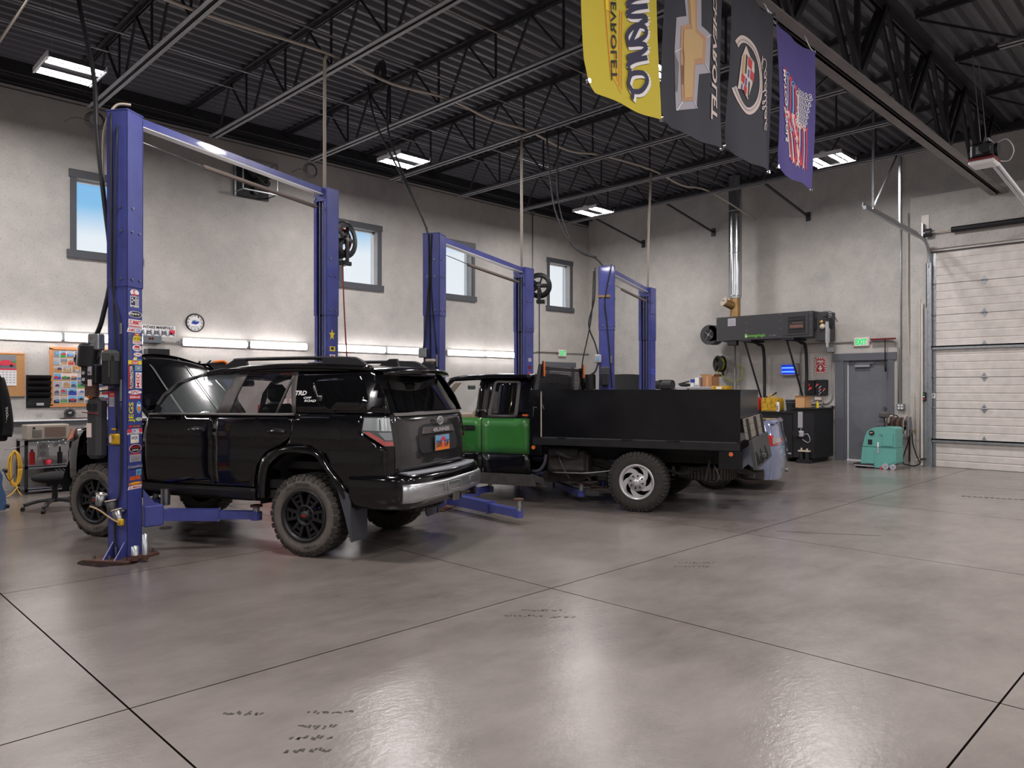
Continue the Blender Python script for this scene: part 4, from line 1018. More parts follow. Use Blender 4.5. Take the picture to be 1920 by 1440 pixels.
def art4(sh, tx):
    import random as rr
    def wrench(a_, c_, w_, m, e_='ring'):
        a_ = Vector(a_); c_ = Vector(c_); d = (c_ - a_); n_ = Vector((-d.y, d.x)).normalized() * w_
        n_.x *= 1.2
        mid = a_.lerp(c_, .5) + Vector((.02, 0))
        sh([tuple(a_ - n_), tuple(a_ + n_), tuple(mid + n_ * .8), tuple(c_ + n_), tuple(c_ - n_), tuple(mid - n_ * .8)], m, .004)
        if e_ == 'ring': ring(sh, a_.x, a_.y, .05, .026, .018, m, .005, 14, .01)
        else:
            sh([(a_.x - .05, a_.y + .03), (a_.x - .02, a_.y - .01), (a_.x + .02, a_.y - .01), (a_.x + .05, a_.y + .03), (a_.x + .02, a_.y + .012), (a_.x - .02, a_.y + .012)], m, .005)
        sh([(c_.x - .05, c_.y - .03), (c_.x - .02, c_.y + .01), (c_.x + .02, c_.y + .01), (c_.x + .05, c_.y - .03), (c_.x + .02, c_.y - .012), (c_.x - .02, c_.y - .012)], m, .005)
    for i in range(6):
        x = .20 + .062 * i; top = .72 - .022 * i
        wrench((x + .02, top), (x - .06 + .03 * (i > 2), .40 - .02 * i), .018, ('ink_flagred', 'ink_lightblue')[i % 2] if i < 5 else 'ink_cream', ('open', 'ring')[i % 2])
        wrench((x - .06, .42), (.30 + .06 * i, .155 - .012 * (i % 3)), .016, ('ink_cream', 'ink_flagred')[i % 2], 'open')
    for i in range(5):
        x = .48 + .085 * i
        wrench((x, .385 + .005 * i), (x - .02 - .02 * (i % 2), .13 - .01 * (i % 2)), .017, ('ink_flagred', 'ink_cream')[i % 2], ('open', 'ring')[i % 2])
    for r_ in range(12):
        for c_ in range(5):
            x = .90 - c_ * .078 - .012 * r_ + .05 * (r_ % 2) * .5; y = .665 - r_ * .0235 + c_ * -.004
            if .45 < x < .93: ring(sh, x, y, .030, .0125, .012, 'ink_white', .005, 8, .005)
    tx('MATCO TOOLS', .17, .47, .50, .09, 'ink_white', .009, .03, .2)
flag('purple_flag', 'purple vertical flag with red and white wrench design, rightmost flag', 6.76, 7.64, 'flag_purple', art4, z0=3.64, z1=5.06, ph=3.4)

# ================================================================ VEHICLE HELPERS
def interp(tab, x):
    if x <= tab[0][0]: return tab[0][1]
    for (a_, b_), (c_, d_) in zip(tab, tab[1:]):
        if x <= c_: return b_ + (d_ - b_) * (x - a_) / (c_ - a_)
    return tab[-1][1]
def skin(m, outline, fn, mt, cell=.06, thick=(0, 0, 0), back=None):
    """sheet cut to an outline in (p, q), divided finely and laid on the surface fn(p, q); edges turned inwards by vector thick"""
    bm = bmesh.new(); vs = [bm.verts.new((p, q, 0)) for p, q in outline]; bm.faces.new(vs)
    bmesh.ops.triangulate(bm, faces=bm.faces[:])
    for ax in (0, 1):
        lo = min(v[ax] for v in outline); hi = max(v[ax] for v in outline); n_ = max(1, int(round((hi - lo) / cell)))
        for k in range(1, n_):
            co = [0, 0, 0]; no = [0, 0, 0]; co[ax] = lo + (hi - lo) * k / n_ + 1e-5; no[ax] = 1
            bmesh.ops.bisect_plane(bm, geom=bm.verts[:] + bm.edges[:] + bm.faces[:], plane_co=co, plane_no=no)
    bmesh.ops.remove_doubles(bm, verts=bm.verts[:], dist=1e-4)
    bm.verts.index_update()
    P = [(v.co.x, v.co.y) for v in bm.verts]
    m.add([fn(*p) for p in P], [[v.index for v in f.verts] for f in bm.faces], mt, True)
    if any(thick):
        T = Vector(thick); eds = [(e_.verts[0].index, e_.verts[1].index) for e_ in bm.edges if e_.is_boundary]
        for a_, b_ in eds:
            A, B = Vector(fn(*P[a_])), Vector(fn(*P[b_])); m.add([A, B, B + T, A + T], [(0, 1, 2, 3)], mt, False)
    bm.free()
def rounded(pts, r=.04, n=4):
    """round the corners of a polygon"""
    out = []; N = len(pts)
    for i in range(N):
        p = Vector(pts[i]); a_ = Vector(pts[i - 1]); b_ = Vector(pts[(i + 1) % N])
        da = (a_ - p); db = (b_ - p); k = min(r, da.length * .45, db.length * .45)
        s0 = p + da.normalized() * k; s1 = p + db.normalized() * k
        for j in range(n + 1):
            t = j / n; q = s0 * (1 - t) ** 2 + p * 2 * t * (1 - t) + s1 * t * t; out.append((q.x, q.y))
    return out
def clean(o, ang=40):
    """merge seams of a sheet"""
    bm = bmesh.new(); bm.from_mesh(o.data); bmesh.ops.remove_doubles(bm, verts=bm.verts[:], dist=3e-4)
    bmesh.ops.recalc_face_normals(bm, faces=bm.faces[:])
    bm.to_mesh(o.data); bm.free(); return o

def tyre(parent, name, R0, W, rim, sgn, loc, wheel, m_side='rubber_dusty', m_tread='rubber', blocks=40, side_text=None):
    """whole wheel: tyre > tread, rim. outer face looks to -x when sgn = -1"""
    x, y, z = loc
    b = MB(); b.X = Matrix.Translation(Vector(loc))
    o = sgn
    hw = W / 2
    b.lathe([(rim, o * (hw - .02)), (rim + .015, o * hw * .96), (rim + .05, o * (hw + .004)), (R0 * .80, o * (hw + .008)), (R0 * .90, o * (hw - .004)), (R0 * .955, o * (hw - .022))], (0, 0, 0), (1, 0, 0), m_side, 48)
    b.lathe([(R0 * .955, o * (hw - .022)), (R0 * .975, o * (hw - .05)), (R0 * .98, 0), (R0 * .975, -o * (hw - .05)), (R0 * .94, -o * (hw - .01)), (R0 * .8, -o * hw), (rim, -o * (hw - .03))], (0, 0, 0), (1, 0, 0), m_tread, 48)
    t = b.build('tyre', parent)
    b = MB(); b.X = Matrix.Translation(Vector(loc))
    for i in range(blocks):
        a_ = 2 * math.pi * i / blocks; da = 2 * math.pi / blocks * .36
        def pt(ang, r, xx): return (xx, r * math.cos(ang), r * math.sin(ang))
        for s in (-1, 1):
            j = a_ + (da if s > 0 else 0); off = .012 * (i % 2)
            vs = []
            for r, xo, xi in ((R0 * .87, hw + .010 - off * .5, hw - .07), (R0, hw - .012 - off, hw - .075)):
                for ang in (j - da, j + da):
                    vs += [pt(ang, r, s * xo), pt(ang, r, s * xi)]
            b.add(vs, [(0, 1, 3, 2), (4, 6, 7, 5), (0, 4, 5, 1), (2, 3, 7, 6), (0, 2, 6, 4), (1, 5, 7, 3)], m_tread)
        for q, xo in enumerate((-.035, .035)):
            j = a_ + da * (q * 1.2); vs = []
            for r in (R0 * .96, R0 * 1.0):
                for ang in (j - da * 1.1, j + da * .9):
                    vs += [pt(ang, r, xo - .028), pt(ang, r, xo + .028)]
            b.add(vs, [(0, 1, 3, 2), (4, 6, 7, 5), (0, 4, 5, 1), (2, 3, 7, 6), (0, 2, 6, 4), (1, 5, 7, 3)], m_tread)
    k = b.build('tread_blocks', t); k['kind'] = 'stuff'
    if side_text:
        b = MB(); b.X = Matrix.Translation(Vector(loc))
        rr = (rim + R0 * .9) / 2 + .005
        for ang0, tx in side_text:
            n = len(tx)
            for i, ch in enumerate(tx):
                if ch == ' ': continue
                an = R(ang0) - (i - n / 2) * .085 * (-1 if False else 1)
                c = Vector((o * (hw + .011), -o * -1 * rr * math.cos(an) * (1), rr * math.sin(an)))
                # seen from outside: x to the right is -y for the left side of a car (outer face to -x)
                c = Vector((o * (hw + .011), o * rr * math.cos(an), rr * math.sin(an)))
                ex = Vector((0, o * math.sin(an), -math.cos(an))); ey = Vector((0, o * math.cos(an), math.sin(an)))
                b.text(ch, .022, .026, m_tread, TF(c, ex, ey), .02)
        b.build('tyre_lettering', t)['kind'] = 'stuff'
    wheel(parent, loc, rim, hw, o)
    return t

def wheel_six(parent, loc, rim, hw, o):
    b = MB(); b.X = Matrix.Translation(Vector(loc))
    m = 'black_satin'; f = o * (hw - .02)
    b.lathe([(rim + .012, o * (hw - .005)), (rim + .012, o * (hw + .008)), (rim - .012, o * (hw + .006)), (rim - .022, f - o * .02), (rim - .035, -o * hw * .6), (.06, -o * hw * .6)], (0, 0, 0), (1, 0, 0), m, 48)
    w = b.build('rim', parent)
    b = MB(); b.X = Matrix.Translation(Vector(loc))
    for k in range(6):
        a_ = R(60 * k + 30 - 30)
        for s in (-1, 1):
            for (r0, r1, l0, l1) in ((.085, rim - .01, .024, .056),):
                c, sn = math.cos(a_), math.sin(a_)
                def pp(r, l, xx): return (xx, r * c - l * s * sn, r * sn + l * s * c)
                wd = .015
                vs = [pp(r0, l0 - wd, f), pp(r0, l0 + wd, f), pp(r1, l1 + wd, f), pp(r1, l1 - wd, f), pp(r0, l0 - wd, f - o * .03), pp(r0, l0 + wd, f - o * .03), pp(r1, l1 + wd, f - o * .03), pp(r1, l1 - wd, f - o * .03)]
                b.add(vs, [(0, 1, 2, 3), (7, 6, 5, 4), (0, 4, 5, 1), (1, 5, 6, 2), (2, 6, 7, 3), (3, 7, 4, 0)], m)
        for rr, ww in ((.145, .036), (.195, .046)):
            c, sn = math.cos(a_), math.sin(a_)
            vs = [(xx, r * c - l * sn, r * sn + l * c) for xx in (f - o * .003, f - o * .025) for r, l in ((rr - .010, -ww), (rr - .010, ww), (rr + .010, ww), (rr + .010, -ww))]
            b.add(vs, [(0, 1, 2, 3), (7, 6, 5, 4), (0, 4, 5, 1), (1, 5, 6, 2), (2, 6, 7, 3), (3, 7, 4, 0)], m)
    b.build('spokes', w)
    b = MB(); b.X = Matrix.Translation(Vector(loc))
    b.lathe([(.10, f - o * .03), (.10, f + o * .002), (.082, f + o * .004), (.075, f - o * .02), (.045, f - o * .02), (.042, f + o * .015), (.0, f + o * .018)], (0, 0, 0), (1, 0, 0), m, 32)
    for k in range(6): a_ = R(60 * k + 30); b.cyl((f - o * .02, .06 * math.cos(a_), .06 * math.sin(a_)), (f + o * .004, .06 * math.cos(a_), .06 * math.sin(a_)), .009, 'black_satin', 8)
    b.text('TRD', .055, .02, 'red', TF((f + o * .0195, 0, 0), (0, o, 0), (0, 0, 1)), .03, .2)
    b.build('hub_cap', w)
def wheel_swirl(parent, loc, rim, hw, o):
    b = MB(); b.X = Matrix.Translation(Vector(loc)); m = 'wheel_alloy'; f = o * (hw - .012)
    b.lathe([(rim + .012, o * (hw - .01)), (rim + .014, o * (hw + .006)), (rim - .004, o * (hw + .008)), (rim - .022, f - o * .01), (rim - .03, f - o * .03)], (0, 0, 0), (1, 0, 0), m, 48)
    b.lathe([(rim - .03, f - o * .03), (rim - .04, -o * hw * .5), (.06, -o * hw * .5)], (0, 0, 0), (1, 0, 0), 'black_satin', 40)
    w = b.build('rim', parent)
    for k in range(5):
        b = MB(); b.X = Matrix.Translation(Vector(loc)); n = 9
        L_, Rr = [], []
        for i in range(n + 1):
            t = i / n; r = .085 + (rim - .095) * t
            ce = R(72 * k + 20) + o * (.85 * t ** 1.3); wd = .36 - .10 * t + .30 * t ** 3
            L_.append((r, ce - wd)); Rr.append((r, ce + wd * (1 - .55 * t)))
        vs = []
        for xx in (f - o * .006, f - o * .035):
            vs += [(xx, r * math.cos(a_), r * math.sin(a_)) for r, a_ in L_] + [(xx, r * math.cos(a_), r * math.sin(a_)) for r, a_ in Rr]
        N = n + 1; fs = [(i, i + 1, N + i + 1, N + i) for i in range(n)] + [(2 * N + N + i, 2 * N + N + i + 1, 2 * N + i + 1, 2 * N + i) for i in range(n)]
        fs += [(i, 2 * N + i, 2 * N + i + 1, i + 1) for i in range(n)] + [(N + i + 1, 3 * N + i + 1, 3 * N + i, N + i) for i in range(n)]
        b.add(vs, fs, 'wheel_alloy'); b.build('spoke', w)
    b = MB(); b.X = Matrix.Translation(Vector(loc))
    b.lathe([(.115, f - o * .03), (.118, f - o * .004), (.05, f), (.05, f + o * .035), (.044, f + o * .05), (0, f + o * .052)], (0, 0, 0), (1, 0, 0), m, 32)
    for k in range(8): a_ = R(45 * k + 12); b.cyl((f - o * .01, .082 * math.cos(a_), .082 * math.sin(a_)), (f + o * .012, .082 * math.cos(a_), .082 * math.sin(a_)), .011, 'black_satin', 8)
    b.build('hub_cap', w)
def wheel_plain(parent, loc, rim, hw, o):
    b = MB(); b.X = Matrix.Translation(Vector(loc)); f = o * (hw - .02)
    b.lathe([(rim + .01, o * hw), (rim - .01, o * hw), (rim - .03, f), (.07, f - o * .02), (.05, f + o * .01), (0, f + o * .01)], (0, 0, 0), (1, 0, 0), 'alu', 32)
    b.build('rim', parent)

# ================================================================ BLACK SUV
SU = thing('suv', 'glossy black lifted suv with raised hood and off-road tyres', 'car', (4.317, 6.629, 0), 24)
HWZ = [(.45, .80), (.55, .845), (.72, .870), (.90, .876), (1.0, .868), (1.06, .872), (1.12, .880), (1.22, .868), (1.32, .845), (1.345, .828), (1.55, .765), (1.70, .705), (1.78, .655)]
def hw_(y, z):
    w_ = interp(HWZ, z)
    if y > 2.25: w_ -= .30 * ((y - 2.25) / 1.1) ** 2.2
    if y < -.55: w_ -= .10 * ((-.55 - y) / .45) ** 2
    return w_
def sideL(e=0.0): return lambda y, z: (-(hw_(y, z) + e), y, z)
def sideR(e=0.0): return lambda y, z: (hw_(y, z) + e, y, z)
def both(name, outline, mt, e=0.0, cell=.07, th=.02, parent=None):
    r_ = []
    for s, fn in ((-1, sideL(e)), (1, sideR(e))):
        m = MB(); skin(m, outline, fn, mt, cell, (-s * th, 0, 0)); r_.append(clean(m.build(name, parent or SU)))
    return r_
dL = both('front_door', [(1.95, .63), (2.00, 1.0), (1.93, 1.315), (1.5, 1.318), (1.082, 1.32), (1.07, .63)], 'black_paint')
dR = both('rear_door', [(1.062, .63), (1.074, 1.32), (.6, 1.33), (.135, 1.335), (.15, 1.12), (.26, 1.05), (.44, .97), (.54, .84), (.575, .70), (.585, .63)], 'black_paint')
both('rear_quarter_panel', [(.125, 1.335), (-.3, 1.338), (-.62, 1.34), (-.655, 1.24), (-.645, 1.16), (-.86, 1.02), (-.86, .80), (-.86, .53), (-.52, .53), (-.42, .70), (-.29, .86), (-.21, .98), (-.06, 1.035), (.2, 1.035), (.145, 1.11)], 'black_paint')
both('cargo_side_panel', [(.12, 1.345), (-.3, 1.348), (-.62, 1.35), (-.86, 1.35), (-.80, 1.50), (-.70, 1.66), (-.62, 1.765), (.2, 1.77), (.235, 1.70)], 'black_paint')
both('front_fender', [(1.965, .63), (2.015, 1.0), (1.95, 1.25), (2.3, 1.245), (2.7, 1.215), (3.02, 1.15), (3.12, 1.05), (3.13, .93), (3.0, .99), (2.9, 1.045), (2.45, 1.045), (2.28, .97), (2.16, .82), (2.10, .63)], 'black_paint')
both('rocker_panel', [(.59, .61), (2.1, .61), (2.12, .52), (.62, .49)], 'black_satin', -.025)
def flare(pts_o, pts_i):
    for s in (-1, 1):
        m = MB(); O = curve_pts([(0, a_, b_) for a_, b_ in pts_o], 4); I = curve_pts([(0, a_, b_) for a_, b_ in pts_i], 4)
        vs = []; N = len(O)
        for e, L_ in ((.004, O), (.030, [o_.lerp(i_, .35) for o_, i_ in zip(O, I)]), (.036, [o_.lerp(i_, .8) for o_, i_ in zip(O, I)]), (-.02, I), (-.20, I)):
            vs += [(s * (hw_(p.y, max(p.z, .5)) + e), p.y, p.z) for p in L_]
        m.add(vs, [(j * N + i, j * N + i + 1, (j + 1) * N + i + 1, (j + 1) * N + i) for j in range(4) for i in range(N - 1)], 'black_paint', True)
        m.build('fender_flare', SU)
flare([(.56, .53), (.50, .85), (.38, .975), (.2, 1.035), (-.06, 1.035), (-.21, .98), (-.30, .86), (-.43, .70), (-.53, .50)], [(.46, .53), (.41, .80), (.31, .91), (.19, .965), (-.03, .965), (-.15, .93), (-.25, .82), (-.36, .67), (-.47, .51)])
flare([(2.08, .53), (2.14, .82), (2.28, .98), (2.46, 1.045), (2.9, 1.045), (3.04, .99), (3.13, .88), (3.17, .72), (3.16, .6)], [(2.20, .53), (2.24, .79), (2.34, .92), (2.50, .975), (2.84, .975), (2.96, .92), (3.05, .82), (3.09, .70), (3.10, .6)])
# wheel wells
for yc in (0, 2.68):
    for s in (-1, 1):
        m = MB(); m.lathe([(.54, 0), (.50, .30), (.0, .30)], (s * .82, yc, .46), (-s, 0, 0), 'rubber_black', 24, 180, 360) if s > 0 else m.lathe([(.54, 0), (.50, .30), (.0, .30)], (s * .82, yc, .46), (-s, 0, 0), 'rubber_black', 24, 180, 360); 
        m.build('wheel_well', SU)
# greenhouse
both('window_frame', [(1.93, 1.315), (1.82, 1.52), (1.66, 1.655), (1.40, 1.725), (1.0, 1.76), (.95, 1.745), (1.34, 1.705), (1.60, 1.63), (1.76, 1.50), (1.86, 1.335)], 'black_satin', .004, .1)
both('b_pillar', [(1.07, 1.32), (.925, 1.745), (.79, 1.75), (.91, 1.32)], 'trim_grey', .006, .1)
both('window_rail', [(.925, 1.715), (.925, 1.755), (.22, 1.775), (.22, 1.735)], 'black_satin', .004, .1)
both('belt_moulding', [(1.93, 1.305), (1.93, 1.325), (.13, 1.345), (.13, 1.322)], 'trim_grey', .010, .2)
both('c_pillar', [(.125, 1.345), (.16, 1.345), (.27, 1.74), (.20, 1.76)], 'trim_grey', .006, .1)
both('quarter_divider', [(.335, 1.34), (.355, 1.34), (.245, 1.71), (.23, 1.70)], 'trim_grey', .005, .1)
both('door_window', [(1.87, 1.32), (1.77, 1.50), (1.60, 1.64), (1.34, 1.71), (.93, 1.735), (1.07, 1.32)], 'glass_clear', -.006, .12, 0)
both('door_window', [(.90, 1.33), (.80, 1.73), (.23, 1.75), (.14, 1.34)], 'glass_tint', -.006, .12, 0)
both('cargo_window', rounded([(-.04, 1.70), (.0, 1.62), (-.12, 1.42), (-.22, 1.375), (-.56, 1.375), (-.66, 1.45), (-.58, 1.62), (-.50, 1.715)], .05), 'glass_dark', .003, .08, .004)
# roof
def roofz(x, y): return 1.815 - .035 * (x / .66) ** 2 - .11 * max(0, (y - .6) / .95) ** 2 - .03 * max(0, (-.2 - y) / .5) ** 2
m = MB(); skin(m, [(-.66, -.62), (-.70, .0), (-.70, 1.0), (-.66, 1.35), (-.55, 1.50), (0, 1.56), (.55, 1.50), (.66, 1.35), (.70, 1.0), (.70, 0), (.66, -.62)], lambda x, y: (x, y, roofz(x, y)), 'black_paint', .14, (0, 0, -.03)); clean(m.build('roof', SU))
for s in (-1, 1):
    m = MB(); a_ = [(s * .675, 1.35, 1.72), (s * .70, 1.0, 1.765), (s * .705, .5, 1.79), (s * .70, 0, 1.79), (s * .665, -.62, 1.765)]
    m.tube(a_, .028, 'black_paint', 8, 5); m.build('roof_edge', SU)
for s in (-1, 1):
    m = MB(); m.tube([(s * .61, 1.18, 1.775), (s * .61, 1.05, 1.85), (s * .61, .95, 1.87), (s * .60, .2, 1.875), (s * .59, -.30, 1.865), (s * .59, -.42, 1.85), (s * .59, -.52, 1.79)], .018, 'black_satin', 8, 5)
    m.prism([(1.22, 1.77), (1.02, 1.86), (.88, 1.87), (.86, 1.78)], 'x', s * .60, s * .635, 'black_satin'); m.prism([(-.05, 1.78), (-.02, 1.87), (-.34, 1.875), (-.58, 1.78)], 'x', s * .57, s * .62, 'black_plastic'); m.build('roof_rail', SU)
m = MB(); m.prism([(-.28, 1.81), (-.42, 1.88), (-.50, 1.88), (-.52, 1.80)], 'x', -.02, .02, 'black_satin'); m.build('antenna_fin', SU)
# windshield
def wsf(x, z): t = (z - 1.22) / .52; return (x * (1 - .14 * t), 2.02 - .52 * t - .10 * (x / .72) ** 2, z)
m = MB(); skin(m, [(-.76, 1.22), (-.74, 1.74), (.74, 1.74), (.76, 1.22)], wsf, 'glass_clear', .15); m.build('windshield', SU)
# hood, raised
ca, sa = math.cos(R(48)), math.sin(R(48))
def hoodf(x, q):
    bl = 1.15 * q - .05; e_ = .10 * max(0, q - .75) / .25 * (x / .72) ** 2
    cr_ = .05 * (1 - (x / .75) ** 2)
    return (x * (1 - .12 * q ** 3), 2.02 + (bl - e_) * ca - cr_ * sa, 1.20 + (bl - e_) * sa + cr_ * ca - .10 * max(0, q - .85) / .15)
m = MB(); skin(m, rounded([(-.74, 0), (-.74, 1), (.74, 1), (.74, 0)], .2, 6), hoodf, 'black_paint', .09, (0, -.02, .03)); h_ = clean(m.build('hood', SU))
m = MB(); skin(m, rounded([(-.62, .05), (-.60, .9), (.60, .9), (.62, .05)], .1), lambda x, q: tuple(Vector(hoodf(x, q)) + Vector((0, .04, -.03))), 'black_plastic', .2); m.build('hood_liner', h_)
m = MB()
for s in (-.28, .28): skin(m, [(s - .012, .05), (s - .012, .93), (s + .012, .93), (s + .012, .05)], lambda x, q: tuple(Vector(hoodf(x, q)) + Vector((0, -.010, .008))), 'trim_grey', .2)
m.build('hood_crease', h_)
m = MB(); m.tube([(-.6, 3.0, 1.1), (-.62, 2.55, 1.75)], .008, 'steel', 5); m.build('prop_rod', h_)
# front end
m = MB()
fp = [(-.86, 2.95), (-.80, 3.15), (-.66, 3.34), (-.4, 3.46), (0, 3.50), (.4, 3.46), (.66, 3.34), (.80, 3.15), (.86, 2.95)]
P = curve_pts([(a_, b_, 0) for a_, b_ in fp], 4); N = len(P); vs = []
for z, k in ((.55, .96), (.62, 1.0), (.80, 1.0), (.92, .985), (1.05, .97), (1.12, .93), (1.14, .80)): vs += [(p.x * k, 2.5 + (p.y - 2.5) * (k if z > 1 else 1), z) for p in P]
m.add(vs, [(j * N + i, j * N + i + 1, (j + 1) * N + i + 1, (j + 1) * N + i) for j in range(6) for i in range(N - 1)], 'black_paint', True); m.build('front_bumper', SU)
for s in (-1, 1):
    m = MB(); q = [(s * .83, 3.03, 1.17), (s * .79, 3.12, 1.14), (s * .66, 3.30, 1.12), (s * .5, 3.38, 1.12)]; q2 = [(s * .845, 3.02, 1.05), (s * .81, 3.16, 1.0), (s * .68, 3.33, .98), (s * .5, 3.41, .98)]
    m.add(q + q2, [(0, 1, 5, 4)], 'amber_lens'); m.add(q + q2, [(1, 2, 6, 5), (2, 3, 7, 6)], 'glass_clear'); m.add([(v[0] * .97, v[1] - .03, v[2]) for v in q + q2], [(0, 1, 5, 4), (1, 2, 6, 5), (2, 3, 7, 6)], 'alu'); m.build('headlight', SU)
m = MB(); m.box(-.7, .7, 2.1, 3.25, .95, 1.05, 'black_plastic'); m.box(-.3, .3, 2.3, 2.9, 1.05, 1.16, 'black_plastic', .04); m.box(-.6, .6, 3.2, 3.3, .6, 1.08, 'black_plastic'); m.build('engine', SU)
# mirrors
for s in (-1, 1):
    m = MB(); m.box(s * .90, s * 1.08, 1.72, 1.84, 1.36, 1.52, 'black_paint', .05); m.bar((s * .84, 1.80, 1.36), (s * .93, 1.79, 1.40), .05, .05, 'black_satin'); m.build('door_mirror', SU)
# door handles, fuel door, badges
for (y, pr) in ((1.27, dL), (.30, dR)):
    for s, p_ in ((-1, pr[0]), (1, pr[1])):
        m = MB(); z = 1.165; m.ball((s * (hw_(y, z)), y, z), 1, 'black_satin', 12, 8, (.006, .10, .035)); m.tube([(s * (hw_(y, z) + .0), y - .10, z), (s * (hw_(y, z) + .035), y - .06, z + .004), (s * (hw_(y, z) + .035), y + .06, z + .004), (s * hw_(y, z), y + .10, z)], .013, 'black_paint', 8, 4); m.build('door_handle', p_)
m = MB(); skin(m, rounded([(-.27, 1.05), (-.27, 1.20), (-.42, 1.20), (-.42, 1.05)], .04), sideL(.003), 'black_paint', .2, (.006, 0, 0)); m.build('fuel_door', SU)
def side_text(tx, y, z, w_, h_, mt, sh=.2, bold=.03):
    m = MB(); T = TF((-(hw_(y, z) + .006), y, z), (0, -1, 0), Vector((.28, 0, 1))); m.text(tx, w_, h_, mt, T, bold, sh); return m
m = side_text('TRD', .10, 1.535, .13, .045, 'ink_white'); T = TF((-(hw_(.03, 1.505) + .006), .02, 1.49), (0, -1, 0), Vector((.28, 0, 1))); m.text('OFF', .09, .022, 'ink_white', T, .02, .2)
T = TF((-(hw_(0, 1.46) + .007), -.02, 1.462), (0, -1, 0), Vector((.28, 0, 1))); m.text('ROAD', .13, .022, 'ink_white', T, .02, .2); m.build('side_lettering', SU)
# rear
def back(x, z):
    t = max(0, z - 1.33) / .40
    y = interp([(.5, -1.0), (.78, -.985), (1.0, -.985), (1.2, -.955), (1.33, -.93), (1.72, -.70)], z)
    return (x * (1 - .13 * t), y + .085 * (abs(x) / .76) ** 3.2, z)
m = MB(); skin(m, [(-.745, .79), (-.745, 1.34), (.745, 1.34), (.745, .79)], back, 'tailgate_grey', .08, (0, .02, 0)); tg = clean(m.build('tailgate', SU))
m = MB(); skin(m, [(-.75, 1.345), (-.72, 1.74), (.72, 1.74), (.75, 1.345)], lambda x, z: (back(x, z)[0], back(x, z)[1] + .006, z), 'black_paint', .08, (0, .02, 0)); m.build('rear_hatch_frame', SU)
m = MB(); skin(m, rounded([(-.64, 1.365), (-.59, 1.68), (.59, 1.68), (.64, 1.365)], .04), lambda x, z: (back(x, z)[0], back(x, z)[1] - .004, z), 'glass_dark', .1, (0, .006, 0)); m.build('rear_window', SU)
m = MB(); skin(m, [(-.70, 1.325), (-.70, 1.352), (.70, 1.352), (.70, 1.325)], lambda x, z: (x, back(x, z)[1] - .012, z), 'trim_grey', .1, (0, .012, 0)); m.build('window_ledge', tg)
# spoiler
m = MB()
sp = [(x, -.92 + .16 * (abs(x) / .66) ** 2.4) for x in (-.68, -.6, -.45, -.25, 0, .25, .45, .6, .68)]; N = len(sp)
vs = [(x * .96, -.55, 1.80 - .03 * (x / .66) ** 2) for x, y in sp] + [(x, y + .02, 1.775 - .035 * (x / .66) ** 2) for x, y in sp] + [(x, y, 1.745 - .035 * (x / .66) ** 2) for x, y in sp] + [(x * .95, y + .17, 1.70) for x, y in sp]
m.add(vs, [(j * N + i, j * N + i + 1, (j + 1) * N + i + 1, (j + 1) * N + i) for j in range(3) for i in range(N - 1)], 'black_paint', True); m.build('spoiler', SU)
m = MB(); m.box(-.09, .09, -.885, -.82, 1.712, 1.730, 'ink_grey'); m.build('high_brake_light', SU)
# rear corners: lamp and body column wrap from side to tailgate
def corner(s, a_, z):   # a_ 0 side .. 1 tailgate
    A = Vector((s * hw_(-.62, z), -.62, z)); B = Vector(back(s * .755, z)); C = Vector((s * hw_(-.86, z) * 1.0, -.93, z))
    C = Vector((s * (abs(A.x) - .008), B.y + .04, z))
    return tuple(A * (1 - a_) ** 2 + C * 2 * a_ * (1 - a_) + B * a_ * a_)
for s in (-1, 1):
    m = MB(); skin(m, [(0.2, .53), (.2, 1.05), (1, 1.05), (1, .53)], lambda a_, z, s=s: corner(s, a_, z), 'black_paint', .09); m.build('corner_panel', SU); m = MB()
    skin(m, [(0, 1.32), (0, 1.36), (1, 1.36), (1, 1.32)], lambda a_, z, s=s: corner(s, a_, z), 'black_paint', .12); m.build('upper_corner_panel', SU)
    m = MB(); cf = lambda e: (lambda a_, z, s=s: tuple(Vector(corner(s, a_, z)) + Vector((s * e, -e, 0))))
    skin(m, [(.0, 1.19), (.02, 1.32), (1, 1.32), (1, 1.055), (.62, 1.055)], cf(-.004), 'black_plastic', .15)
    skin(m, [(.03, 1.20), (.05, 1.31), (.97, 1.31), (.97, 1.19)], cf(.006), 'alu', .12)
    skin(m, [(.05, 1.185), (.20, 1.185), (.66, 1.10), (.97, 1.10), (.97, 1.06), (.60, 1.06)], cf(.010), 'red_lens', .12)
    skin(m, [(.45, 1.18), (.97, 1.18), (.97, 1.11), (.68, 1.11)], cf(.008), 'ink_grey', .12)
    skin(m, [(.5, 1.20), (.5, 1.30), (.55, 1.30), (.55, 1.20)], cf(.009), 'black_plastic', .12)
    skin(m, [(.0, 1.185), (.02, 1.32), (1, 1.32), (1, 1.055), (.62, 1.055)], cf(.018), 'glass_clear', .12); m.build('tail_lamp', SU)
